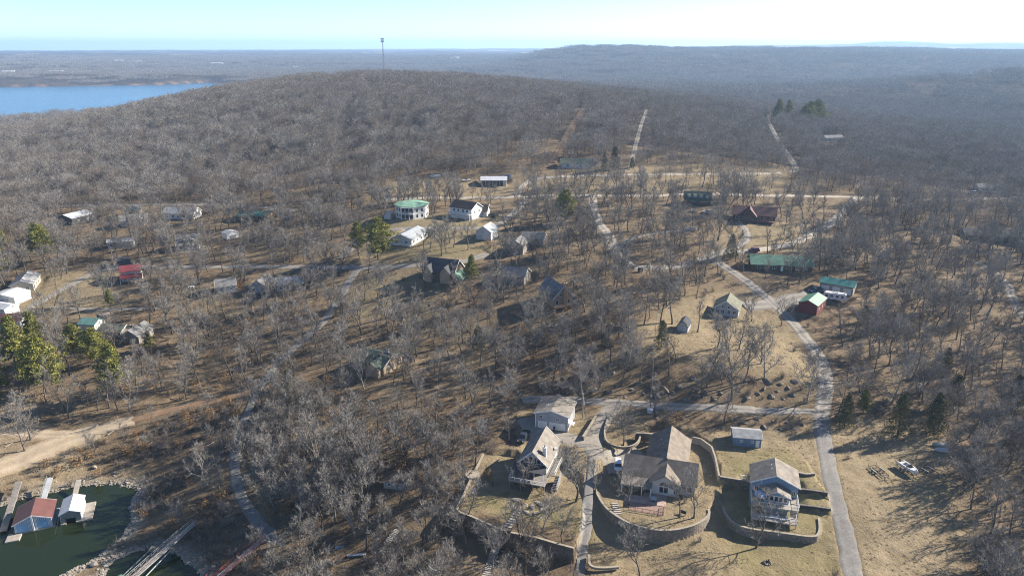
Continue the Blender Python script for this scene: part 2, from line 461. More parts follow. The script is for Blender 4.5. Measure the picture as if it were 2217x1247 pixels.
# roads: pixel polyline, width in metres, material key
ROADS = [
 ('paved_road', 'asphalt road of worn grey chip running past the blue house', [(1870,1300),(1850,1247),(1828,1150),(1805,1060),(1790,990),(1780,930),(1778,890)], 4.6, 'asphalt'),
 ('gravel_road', 'gravel road climbing beside the bluff to the red barn', [(1779,892),(1784,860),(1787,820),(1778,780),(1757,748),(1722,705),(1690,672),(1660,645),(1610,605),(1560,572),(1540,552)], 5.0, 'gravel'),
 ('lane', 'pale lane running below the rocky bluff', [(1775,893),(1700,889),(1600,886),(1500,881),(1400,877),(1310,871),(1250,868),(1180,862),(1130,866)], 3.6, 'gravel'),
 ('driveway', 'concrete driveway running down to the two near houses', [(1335,872),(1310,900),(1293,935),(1284,965),(1290,985),(1320,985),(1350,978),(1385,968)], 5.2, 'concrete'),
 ('driveway', 'concrete apron in front of the grey garage', [(1140,905),(1165,935),(1205,945),(1250,952),(1285,960)], 6.5, 'concrete'),
 ('driveway', 'short concrete drive beside the white parked car', [(1330,985),(1335,1005),(1338,1020)], 5.2, 'concrete'),
 ('lane', 'narrow paved lane running downhill between the two terrace walls', [(1284,990),(1277,1040),(1272,1090),(1268,1140),(1262,1190),(1252,1247),(1246,1290)], 2.8, 'asphalt'),
 ('road', 'grey road running diagonally down through the wooded slope', [(600,785),(650,740),(700,695),(735,645),(757,605),(775,580)], 4.2, 'asphalt'),
 ('road', 'dark shaded road going down to the shore', [(600,785),(560,840),(535,890),(515,950),(508,1010),(520,1070),(560,1130),(600,1175)], 3.2, 'asphalt'),
 ('road', 'grey cross road through the middle of the village', [(150,618),(210,588),(270,578),(380,578),(520,577),(650,578),(775,579),(900,574),(1000,566),(1060,548)], 4.4, 'gravel'),
 ('lane', 'gravel lane climbing to the green octagonal house', [(735,560),(765,535),(800,508),(850,497),(960,493),(1060,492),(1100,470),(1125,448),(1140,430)], 4.2, 'gravel'),
 ('lane', 'pale upper lane running behind the cottages', [(130,446),(280,444),(420,443),(520,446),(640,455)], 4.0, 'gravel'),
 ('gravel_road', 'white gravel road running across the upper village', [(835,432),(900,429),(1000,429),(1100,427),(1180,424),(1285,423),(1400,424),(1530,420),(1700,424),(1860,427),(2020,432),(2217,428)], 5.0, 'pale'),
 ('gravel_road', 'white gravel drive curving up to the white metal building', [(1118,427),(1125,410),(1140,397),(1160,388),(1260,381),(1400,379),(1560,377),(1690,375)], 4.2, 'pale'),
 ('track', 'straight pale track climbing the wooded hill', [(1362,368),(1370,340),(1380,300),(1390,265),(1400,238)], 3.6, 'gravel'),
 ('track', 'pale track running up towards the green pines', [(1716,374),(1722,362),(1705,335),(1685,305),(1672,280),(1662,262),(1658,250)], 5.0, 'pale'),
 ('lane', 'gravel lane curving down between the bare oaks', [(1283,424),(1285,450),(1296,480),(1318,510),(1330,540),(1345,562),(1372,578)], 5.0, 'pale'),
 ('gravel_road', 'gravel road linking the oak lane to the lodge junction', [(1372,578),(1430,580),(1490,570),(1540,552),(1570,545)], 5.0, 'gravel'),
 ('driveway', 'grey gravel drive curving up to the brown lodge', [(1560,546),(1600,532),(1616,515),(1612,495),(1598,484)], 4.0, 'gravel'),
 ('gravel_road', 'gravel road climbing right from the lodge to the upper road', [(1570,545),(1640,542),(1720,525),(1775,498),(1805,478),(1830,455),(1848,435),(1860,427)], 5.0, 'pale'),
 ('lane', 'faint drive branching off the oak lane', [(1335,545),(1360,520),(1420,505),(1490,498)], 3.2, 'gravel'),
 ('forecourt', 'gravel yard in front of the red barn', [(1610,662),(1650,660),(1690,655),(1720,645),(1760,640)], 8.5, 'gravel'),
 ('dirt_ramp', 'bare tan dirt ramp leading down to the boathouses', [(-60,1032),(20,1005),(90,975),(150,950),(215,930)], 9.0, 'dirt'),
 ('dirt_track', 'bare dirt track along the foot of the pines', [(-60,935),(60,938),(140,940),(220,928),(290,908)], 5.0, 'dirt'),
 ('dirt_track', 'faint brown track fading from the dirt ramp towards the diagonal road', [(285,909),(330,897),(400,880),(500,858),(560,838)], 3.2, 'cut'),
 ('lane', 'grey lane running past the white barns', [(20,694),(60,668),(110,640),(150,618)], 4.0, 'gravel'),
 ('lane', 'grey lane below the white shed with teal roof', [(150,668),(240,670),(340,668)], 3.0, 'gravel'),
 ('forest_track', 'open cut through the bare forest on the hill', [(1196,352),(1220,310),(1245,265),(1266,236)], 6.0, 'cut'),
 ('lane', 'overgrown lane slanting through the wood beside the road', [(560,470),(600,430),(650,400),(720,372)], 4.0, 'cut'),
 ('lane', 'pale patch of drive between the right-hand trees', [(2217,690),(2195,650),(2180,615),(2140,580),(2090,560)], 4.0, 'gravel'),
]
ROADW = []
for nm, lb, pts, w, mk in ROADS:
    ROADW.append((nm, lb, path(pts), w, mk))
# zones: polygon (pixels), trees per 100 m2, lawn, green, dirt, brush density
ZONES_PX = [
 ([(480,430),(860,385),(1160,365),(1720,365),(1880,420),(1790,520),(1770,590),(1720,640),(1800,760),(1770,860),(1180,860),(1100,880),(900,860),(640,800),(560,620)], 1.15, .35, 0, 0, .3),
 ([(-50,430),(560,430),(780,600),(600,760),(560,700),(-50,720)], 1.6, .35, .05, 0, .35),
 ([(-50,690),(600,700),(640,790),(560,880),(-50,920)], .85, .35, .05, .05, .8),
 ([(560,850),(860,850),(1100,880),(1120,940),(960,1010),(985,1110),(1060,1180),(1250,1200),(1245,1260),(480,1260),(530,1000)], 1.6, .05, 0, 0, 1.0),
 ([(230,930),(540,870),(520,960),(500,1040),(540,1140),(560,1260),(300,1260),(280,1120),(300,1060),(240,1040)], .9, .2, .08, .10, 2.4),
 ([(640,790),(860,740),(1090,720),(1120,840),(860,850),(700,850)], 1.05, .45, 0, 0, .6),
 ([(1100,690),(1330,680),(1420,770),(1420,860),(1180,860),(1090,860)], 1.25, .25, 0, 0, .9),
 ([(1420,770),(1740,800),(1770,870),(1420,868)], .45, .25, 0, .05, .8),
 ([(1480,660),(1640,650),(1690,690),(1765,780),(1760,830),(1560,800),(1430,770),(1400,700)], .10, .95, .05, 0, .0),
 ([(1100,885),(1330,885),(1800,905),(2010,945),(2070,1020),(2075,1150),(2130,1420),(1245,1420),(1262,1100),(1000,1150),(985,1100),(1040,980),(1120,945)], .0, .85, .15, 0, .05),
 ([(1810,930),(2010,945),(2060,1020),(2070,1160),(2140,1420),(1900,1420),(1830,1080)], .0, .9, .10, .25, .0),
 ([(1565,985),(1720,990),(1790,1090),(1880,1420),(1560,1420),(1560,1180)], .0, .8, .55, 0, .0),
 ([(1000,1080),(1090,1090),(1250,1100),(1250,1180),(1100,1150),(1000,1110)], .1, .7, .7, 0, .3),
 ([(1310,880),(1400,890),(1380,960),(1330,970),(1305,930)], .0, .5, .2, 0, .1),
 ([(1390,890),(1760,905),(1750,945),(1560,930),(1400,925)], .18, .2, 0, .05, .8),
 ([(840,395),(1160,378),(1130,424),(840,424)], .22, .9, 0, .1, .0),
 ([(858,470),(1085,470),(1085,545),(1040,560),(940,575),(800,565),(790,520),(860,490)], .28, .85, .35, 0, .05),
 ([(1560,488),(1700,478),(1770,500),(1720,545),(1600,540),(1560,520)], .2, .8, .25, 0, .0),
 ([(1160,376),(1690,370),(1690,418),(1160,424)], .85, .75, 0, 0, .1),
 ([(800,590),(920,580),(920,640),(960,680),(780,690),(720,670)], .4, .7, .25, 0, .1),
 ([(100,590),(260,590),(260,660),(60,690),(60,640)], .35, .75, .2, 0, .05),
 ([(-60,890),(220,915),(300,900),(230,960),(200,1000),(-60,1070)], .03, .45, 0, .45, .3),
 ([(-60,1000),(200,985),(310,1020),(310,1075),(-60,1100)], .05, .6, 0, .3, .7),
]
ZONES = [(np.array([at(px, py, False)[:2] for px, py in z[0]]), *z[1:]) for z in ZONES_PX]
def zone_fields(x, y):
    """trees per 100 m2, lawn, green, dirt, brush; all 1-D arrays"""
    r = np.hypot(x, y)
    jx = (fbm(x / 6, y / 6, 31) - .5) * 7 + (fbm(x / 22, y / 22, 33) - .5) * np.clip(r - 150, 0, 150) * .16; jy = (fbm(x / 6, y / 6, 37) - .5) * 7 + (fbm(x / 22, y / 22, 39) - .5) * np.clip(r - 150, 0, 150) * .2
    den = np.full(x.shape, 1.9); lawn = np.zeros(x.shape) + .05; green = np.zeros(x.shape); dirt = np.zeros(x.shape); brush = np.full(x.shape, .25)
    near_right = (r < 330); den[near_right] = 1.5
    for poly, d, l, g, di, b in ZONES:
        c = poly.mean(0); R = np.sqrt(((poly - c) ** 2).sum(1)).max() + 12
        m = np.nonzero((x - c[0]) ** 2 + (y - c[1]) ** 2 < R * R)[0]
        if len(m) == 0: continue
        sd = poly_dist(x[m] + jx[m], y[m] + jy[m], poly)
        w = np.clip(.5 - sd / 9, 0, 1)
        den[m] = np.where(w > .5, d, den[m])
        lawn[m] += (l - lawn[m]) * w; green[m] += (g - green[m]) * w; dirt[m] += (di - dirt[m]) * w; brush[m] += (b - brush[m]) * w
    return den, lawn, green, dirt, brush
def road_dist(x, y):
    d = np.full(x.shape, 1e9)
    for nm, lb, L, w, mk in ROADW:
        c = L.mean(0); R = np.sqrt(((L - c) ** 2).sum(1)).max() + 25
        m = np.nonzero((x - c[0]) ** 2 + (y - c[1]) ** 2 < R * R)[0]
        if len(m): d[m] = np.minimum(d[m], line_dist(x[m], y[m], L) - w / 2)
    return d
def foot_dist(x, y):
    d = np.full(x.shape, 1e9)
    for q, z in FOOT:
        c = q.mean(0); m = np.nonzero((x - c[0]) ** 2 + (y - c[1]) ** 2 < 40 ** 2)[0]
        if len(m): d[m] = np.minimum(d[m], poly_dist(x[m], y[m], q))
    return d
# ------------------------------------------------------------------ ground sheets
def ramp(nt, fac, stops):
    rp = nt.nodes.new('ShaderNodeValToRGB'); e = rp.color_ramp.elements
    while len(e) < len(stops): e.new(.5)
    for k, (p, c) in enumerate(stops): e[k].position = p; e[k].color = (*c, 1)
    nt.links.new(fac, rp.inputs[0]); return rp.outputs[0]
def noise(nt, vec, scale, detail=4.0, rough=.55, out='Fac'):
    n = nt.nodes.new('ShaderNodeTexNoise'); n.inputs['Scale'].default_value = scale; n.inputs['Detail'].default_value = detail; n.inputs['Roughness'].default_value = rough
    nt.links.new(vec, n.inputs['Vector']); return n.outputs[out]
def mixc(nt, f, a, b):
    m = nt.nodes.new('ShaderNodeMix'); m.data_type = 'RGBA'
    for s, i in ((f, 0), (a, 6), (b, 7)):
        if hasattr(s, 'links'): nt.links.new(s, m.inputs[i])
        elif i == 0: m.inputs[0].default_value = s
        else: m.inputs[i].default_value = (*s, 1)
    return m.outputs[2]
def mth(nt, op, a, b=None, clamp=False):
    m = nt.nodes.new('ShaderNodeMath'); m.operation = op; m.use_clamp = clamp
    for s, i in ((a, 0), (b, 1)):
        if s is None: continue
        if hasattr(s, 'links'): nt.links.new(s, m.inputs[i])
        else: m.inputs[i].default_value = s
    return m.outputs[0]
def ground_mat():
    m = bpy.data.materials.new('ground_litter_and_grass'); m.use_nodes = True; nt = m.node_tree; b = nt.nodes['Principled BSDF']
    b.inputs['Roughness'].default_value = .95; b.inputs['Specular IOR Level'].default_value = .1
    pos = nt.nodes.new('ShaderNodeNewGeometry').outputs['Position']
    at_ = nt.nodes.new('ShaderNodeAttribute'); at_.attribute_name = 'zone'
    sp = nt.nodes.new('ShaderNodeSeparateColor'); nt.links.new(at_.outputs['Color'], sp.inputs[0])
    at2 = nt.nodes.new('ShaderNodeAttribute'); at2.attribute_name = 'shore'
    big = noise(nt, pos, .05, 5); mid = noise(nt, pos, .35, 5, .65); fine = noise(nt, pos, 1.9, 4, .7)
    litter = mixc(nt, ramp(nt, mid, [(.36, (0,0,0)), (.60, (1,1,1))]), (.066, .050, .036), (.200, .138, .082))
    litter = mixc(nt, ramp(nt, fine, [(.36, (0,0,0)), (.60, (1,1,1))]), mixc(nt, .5, litter, (.050, .041, .032)), litter)
    litter = mixc(nt, ramp(nt, big, [(.42, (0,0,0)), (.66, (.8,.8,.8))]), litter, (.175, .132, .082))
    tan = mixc(nt, ramp(nt, mid, [(.32, (0,0,0)), (.64, (1,1,1))]), (.178, .138, .084), (.275, .217, .138))
    tan = mixc(nt, ramp(nt, fine, [(.32, (.55,.55,.55)), (.58, (0,0,0))]), tan, (.140, .100, .052))
    tan = mixc(nt, ramp(nt, big, [(.48, (0,0,0)), (.70, (.5,.5,.5))]), tan, (.205, .164, .092))
    grn = mixc(nt, ramp(nt, mid, [(.3, (0,0,0)), (.7, (1,1,1))]), (.130, .118, .046), (.190, .163, .070))
    drt = mixc(nt, ramp(nt, mid, [(.3, (0,0,0)), (.7, (1,1,1))]), (.30, .232, .150), (.40, .32, .225))
    nz = mth(nt, 'MULTIPLY', mth(nt, 'SUBTRACT', noise(nt, pos, .13, 6, .7), .5), 1.8)
    def thr(ch, gain=2.2):
        v = mth(nt, 'ADD', sp.outputs[ch], mth(nt, 'MULTIPLY', nz, .55))
        return mth(nt, 'MULTIPLY', mth(nt, 'SUBTRACT', v, .5 - .5 / gain), gain, True)
    c = mixc(nt, thr(0), litter, tan)
    c = mixc(nt, mth(nt, 'MULTIPLY', thr(1, 1.6), .85), c, grn)
    c = mixc(nt, mth(nt, 'MULTIPLY', thr(2, 1.8), .9), c, drt)
    rock = mixc(nt, ramp(nt, fine, [(.3, (0,0,0)), (.7, (1,1,1))]), (.10, .085, .065), (.33, .285, .215))
    c = mixc(nt, at2.outputs['Fac'], c, rock)
    nt.links.new(c, b.inputs['Base Color'])
    bp = nt.nodes.new('ShaderNodeBump'); bp.inputs['Strength'].default_value = .8; bp.inputs['Distance'].default_value = .25
    nt.links.new(mth(nt, 'ADD', fine, mth(nt, 'MULTIPLY', mid, 1.5)), bp.inputs['Height']); nt.links.new(bp.outputs[0], b.inputs['Normal'])
    return m
def far_mat():
    m = bpy.data.materials.new('far_woodland'); m.use_nodes = True; nt = m.node_tree; b = nt.nodes['Principled BSDF']
    b.inputs['Roughness'].default_value = 1.0; b.inputs['Specular IOR Level'].default_value = 0
    pos = nt.nodes.new('ShaderNodeNewGeometry').outputs['Position']
    n1 = noise(nt, pos, .004, 6, .65); n2 = noise(nt, pos, .05, 4, .7); n3 = noise(nt, pos, .0011, 5, .6); n4 = noise(nt, pos, .0033, 3)
    c = mixc(nt, ramp(nt, n1, [(.3, (0,0,0)), (.7, (1,1,1))]), (.060, .052, .045), (.125, .106, .092))
    c = mixc(nt, ramp(nt, n2, [(.35, (.7,.7,.7)), (.6, (0,0,0))]), c, (.033, .030, .027))
    rd = nt.nodes.new('ShaderNodeVectorMath'); rd.operation = 'LENGTH'; nt.links.new(pos, rd.inputs[0])
    fd = mth(nt, 'MULTIPLY', mth(nt, 'SUBTRACT', rd.outputs['Value'], 3600.0), 1 / 2500.0, True)
    fld = ramp(nt, mth(nt, 'MULTIPLY', n4, n3), [(.335, (0,0,0)), (.36, (1,1,1))])
    c = mixc(nt, mth(nt, 'MULTIPLY', fld, fd), c, (.26, .20, .125))
    grn = ramp(nt, noise(nt, pos, .0021, 4), [(.62, (0,0,0)), (.70, (.8,.8,.8))])
    c = mixc(nt, mth(nt, 'MULTIPLY', grn, fd), c, (.075, .085, .05))
    at2 = nt.nodes.new('ShaderNodeAttribute'); at2.attribute_name = 'shore'
    c = mixc(nt, at2.outputs['Fac'], c, (.30, .20, .13))
    nt.links.new(c, b.inputs['Base Color'])
    bp = nt.nodes.new('ShaderNodeBump'); bp.inputs['Strength'].default_value = 1; bp.inputs['Distance'].default_value = 6
    nt.links.new(n2, bp.inputs['Height']); nt.links.new(bp.outputs[0], b.inputs['Normal'])
    return m
def fan_sheet(name, r0, r1, nr, na, amax, m, near):
    A = np.linspace(-amax, amax, na); R = np.exp(np.linspace(math.log(r0), math.log(r1), nr))
    g = np.meshgrid(A, R, indexing='ij'); x = (g[1] * np.sin(g[0])).ravel(); y = (g[1] * np.cos(g[0])).ravel()
    z = height(x, y)
    if not near:
        z = z - .6 * np.clip((520 - np.hypot(x, y)) / 60, 0, 1)
    else:                                                     # a level bed below each road
        rd = road_dist(x, y); z = z - .22 * np.clip(1 - (rd + .6) / .5, 0, 1)
    idx = np.arange(na * nr).reshape(na, nr)
    F = np.stack([idx[:-1, :-1], idx[1:, :-1], idx[1:, 1:], idx[:-1, 1:]], -1).reshape(-1, 4)[:, ::-1]
    me = fast_mesh(name, np.c_[x, y, z], F, [m]); me.shade_smooth()
    sh = me.attributes.new('shore', 'FLOAT', 'POINT')
    if near:
        den, lawn, green, dirt, brush = zone_fields(x, y)
        col = me.color_attributes.new('zone', 'FLOAT_COLOR', 'POINT')
        col.data.foreach_set('color', np.c_[lawn, green, dirt, np.ones(len(x))].astype(np.float32).ravel())
        sd = poly_dist(x, y, COVE) + (fbm(x / 4, y / 4, 9) - .5) * 4
        sh.data.foreach_set('value', np.clip(1.25 - np.abs(sd - .5) / 2.2, 0, 1).astype(np.float32))
    else:
        sd = poly_dist(x, y, FARLAKE)
        sh.data.foreach_set('value', (np.clip(1.0 - np.abs(sd - 4) / 9, 0, 1) * .8).astype(np.float32))
    o = link(name, me); tag(o, kind='structure'); return o
GROUND = fan_sheet('ground', 70, 520, 470, 620, .80, ground_mat(), True)
FAR = fan_sheet('hills', 470, 26500, 420, 420, .85, far_mat(), False)
# ------------------------------------------------------------------ water
def water_mat(name, deep, rough, wscale, wstr):
    m = bpy.data.materials.new(name); m.use_nodes = True; nt = m.node_tree; b = nt.nodes['Principled BSDF']
    b.inputs['Roughness'].default_value = rough; b.inputs['IOR'].default_value = 1.33
    pos = nt.nodes.new('ShaderNodeNewGeometry').outputs['Position']
    nt.links.new(mixc(nt, noise(nt, pos, wscale * .02, 4), tuple(c * .75 for c in deep), tuple(c * 1.3 for c in deep)), b.inputs['Base Color'])
    bp = nt.nodes.new('ShaderNodeBump'); bp.inputs['Strength'].default_value = wstr; bp.inputs['Distance'].default_value = .1
    mp = nt.nodes.new('ShaderNodeMapping'); mp.inputs['Scale'].default_value = (1, 2.2, 1); nt.links.new(pos, mp.inputs[0])
    nt.links.new(noise(nt, mp.outputs[0], wscale, 5, .6), bp.inputs['Height']); nt.links.new(bp.outputs[0], b.inputs['Normal'])
    return m
def sheet(name, poly, z, m):
    mb = MB(); mb.add([(x, y, z) for x, y in poly], [tuple(range(len(poly)))])
    return tag(mb.build(name, m), kind='structure')
sheet('cove_water', [(-330, 60), (20, 60), (-20, 175), (-60, 190), (-330, 260)], 0.0, water_mat('green_cove_water', (.014, .021, .007), .05, 1.6, .15))
sheet('lake', [(-6000, 850), (-700, 850), (-450, 2700), (-6000, 3600)], 0.0, water_mat('sky_tinted_lake_water', (.03, .12, .21), .22, .25, .5))  # blue of reflected sky and haze is put into the water's base colour
# ------------------------------------------------------------------ roads
def road_mat(name, a, b, verge, wear):
    """two tones of road metal; towards the edges the verge creeps in, wheel tracks stay worn clean"""
    m = bpy.data.materials.new(name); m.use_nodes = True; nt = m.node_tree; bs = nt.nodes['Principled BSDF']
    bs.inputs['Roughness'].default_value = .96; bs.inputs['Specular IOR Level'].default_value = .1
    pos = nt.nodes.new('ShaderNodeNewGeometry').outputs['Position']
    ac = nt.nodes.new('ShaderNodeAttribute'); ac.attribute_name = 'across'; u = mth(nt, 'ABSOLUTE', ac.outputs['Fac'])
    c = mixc(nt, ramp(nt, noise(nt, pos, .45, 5, .65), [(.3, (0,0,0)), (.7, (1,1,1))]), a, b)
    c = mixc(nt, ramp(nt, noise(nt, pos, 2.2, 3, .7), [(.35, (.5,.5,.5)), (.6, (0,0,0))]), c, tuple(x * .62 for x in a))
    tr = mth(nt, 'SUBTRACT', 1.0, mth(nt, 'MULTIPLY', mth(nt, 'ABSOLUTE', mth(nt, 'SUBTRACT', u, .42)), 3.6), True)
    c = mixc(nt, mth(nt, 'MULTIPLY', tr, wear), c, tuple(min(1, x * 1.22) for x in b))
    n2 = noise(nt, pos, .55, 6, .75)
    ed = mth(nt, 'MULTIPLY', mth(nt, 'SUBTRACT', mth(nt, 'ADD', u, mth(nt, 'MULTIPLY', mth(nt, 'SUBTRACT', n2, .5), 1.5)), .80), 4.5, True)
    c = mixc(nt, ed, c, verge)
    mid = mth(nt, 'MULTIPLY', mth(nt, 'SUBTRACT', mth(nt, 'ADD', mth(nt, 'SUBTRACT', .16, u), mth(nt, 'MULTIPLY', mth(nt, 'SUBTRACT', n2, .55), 1.2)), 0.0), 3.0, True)
    c = mixc(nt, mth(nt, 'MULTIPLY', mid, wear), c, verge)
    nt.links.new(c, bs.inputs['Base Color'])
    bp = nt.nodes.new('ShaderNodeBump'); bp.inputs['Strength'].default_value = .5; bp.inputs['Distance'].default_value = .08
    nt.links.new(noise(nt, pos, 3.0, 3), bp.inputs['Height']); nt.links.new(bp.outputs[0], bs.inputs['Normal'])
    return m
RM = {
 'asphalt': road_mat('worn_asphalt', (.165, .155, .142), (.255, .24, .22), (.20, .16, .10), .15),
 'gravel': road_mat('grey_gravel', (.185, .168, .145), (.30, .275, .24), (.17, .13, .08), .5),
 'pale': road_mat('pale_gravel', (.29, .255, .21), (.41, .37, .315), (.23, .17, .095), .5),
 'concrete': road_mat('concrete_drive', (.24, .212, .178), (.32, .288, .245), (.24, .20, .15), 0.0),
 'dirt': road_mat('tan_dirt', (.30, .236, .158), (.40, .325, .235), (.24, .175, .10), .35),
 'cut': road_mat('leafy_track', (.17, .112, .07), (.25, .165, .105), (.15, .10, .065), .3),
}
def road(nm, lb, L, w, mk, lift=0.0):
    seg = np.hypot(*np.diff(L, axis=0).T); s = np.r_[0, np.cumsum(seg)]
    n = max(4, int(s[-1] / 1.1)); t = np.linspace(0, s[-1], n)
    P = np.c_[np.interp(t, s, L[:, 0]), np.interp(t, s, L[:, 1])]
    T = np.gradient(P, axis=0); T /= np.hypot(T[:, 0], T[:, 1])[:, None] + 1e-9; N = np.c_[-T[:, 1], T[:, 0]]
    k = 9; u = np.linspace(-1, 1, k); V = []
    jl = (fbm(t / 2.2, t * 0 + sum(map(ord, lb)) % 97, 41) - .5) * 1.3; jr = (fbm(t / 2.2, t * 0 + 7, sum(map(ord, lb)) % 89) - .5) * 1.3
    jl += (fbm(t / 9, t * 0 + 3, 43) - .5) * 1.2; jr += (fbm(t / 9, t * 0 + 5, 47) - .5) * 1.2
    X = np.zeros((n, k)); Y = np.zeros((n, k))
    for j in range(k):
        wj = w / 2 * u[j] + (jl if u[j] < 0 else jr) * abs(u[j]) * np.sign(u[j]) * (.25 if mk == 'concrete' else .8)
        X[:, j] = P[:, 0] + N[:, 0] * wj; Y[:, j] = P[:, 1] + N[:, 1] * wj
    Z = height(X.ravel(), Y.ravel()).reshape(n, k) + .05 * (1 - u[None] ** 2) + .02 + lift
    Z[:, 0] -= .16; Z[:, -1] -= .16
    idx = np.arange(n * k).reshape(n, k)
    F = np.stack([idx[:-1, :-1], idx[:-1, 1:], idx[1:, 1:], idx[1:, :-1]], -1).reshape(-1, 4)[:, ::-1]
    me = fast_mesh(nm, np.c_[X.ravel(), Y.ravel(), Z.ravel()], F, [RM[mk]]); me.shade_smooth()
    aa = me.attributes.new('across', 'FLOAT', 'POINT'); aa.data.foreach_set('value', np.tile(u, n).astype(np.float32))
    return tag(link(nm, me), kind='structure', label=lb)
for q, (nm, lb, L, w, mk) in enumerate(ROADW):
    road(nm, lb, L, w, mk, .012 * (q % 7))
# ------------------------------------------------------------------ bare trees
BARK = mat('grey_bark', (.085, .075, .065), .95, .25, 1.2, col2=(.17, .152, .133))
TWIG = mat('grey_twigs', (.190, .171, .150), .95, .2, .25, col2=(.322, .297, .266))
PALE_BARK = mat('pale_sycamore_bark', (.24, .22, .19), .9, .2, .8, col2=(.36, .33, .29))
PALE_TWIG = mat('pale_twigs', (.22, .195, .17), .95, .15, .3, col2=(.33, .295, .26))
BARK_B = mat('brown_bark', (.065, .050, .038), .95, .25, 1.2, col2=(.12, .095, .075))
TWIG_B = mat('brown_twigs', (.150, .120, .094), .95, .25, .25, col2=(.245, .205, .165))
class Tri:
    """slivers and thin tubes collected as triangles"""
    def __init__(s): s.v = []; s.f = []
    def sliver(s, a, b, w, rng):
        d = b - a; r = np.cross(d, rng.normal(size=3)); n = np.linalg.norm(r)
        if n < 1e-6: return
        r *= w / (2 * n); o = len(s.v); s.v += [a - r, a + r, b]; s.f.append((o, o + 1, o + 2))
    def facing(s, a, b, w, n):
        r = np.cross(b - a, n); k = np.linalg.norm(r)
        if k < 1e-6: return
        r *= w / (2 * k); o = len(s.v); s.v += [a - r, a + r, b]; s.f.append((o, o + 1, o + 2))
    def strip(s, a, m, b, w, rng):
        d = b - a; r = np.cross(d, rng.normal(size=3)); r *= w / (2 * np.linalg.norm(r) + 1e-9); o = len(s.v)
        s.v += [a - r, a + r, m + r * .7, m - r * .7, b]; s.f += [(o, o+1, o+2), (o, o+2, o+3), (o+3, o+2, o+4)]
    def tube(s, P, R, n):
        o = len(s.v)
        for i, p in enumerate(P):
            d = P[min(i+1, len(P)-1)] - P[max(i-1, 0)]; d = d / (np.linalg.norm(d) + 1e-9)
            r = np.cross(d, (.31, .9, .2)); r /= np.linalg.norm(r) + 1e-9; u = np.cross(r, d)
            for k in range(n):
                t = 2 * math.pi * k / n; s.v.append(p + (r * math.cos(t) + u * math.sin(t)) * R[i])
        for i in range(len(P) - 1):
            for k in range(n):
                a = o + i*n + k; b = o + i*n + (k+1) % n; s.f += [(a, b, b+n), (a, b+n, a+n)]
    def mesh(s, name, m):
        return fast_mesh(name, np.array(s.v), np.array(s.f), [m])
def bend(p, d, L, n, rng, up=.12, wob=.16):
    pts = [p]; d = d / np.linalg.norm(d)
    for k in range(n):
        d = d + rng.normal(size=3) * wob + np.array((0, 0, up)); d /= np.linalg.norm(d)
        p = p + d * L / n; pts.append(p)
    return pts, d
def tilt(d, ang, rot):
    d = d / np.linalg.norm(d); a = np.cross(d, (.2, .35, .9)); a /= np.linalg.norm(a); b = np.cross(d, a)
    return d * math.cos(ang) + (a * math.cos(rot) + b * math.sin(rot)) * math.sin(ang)
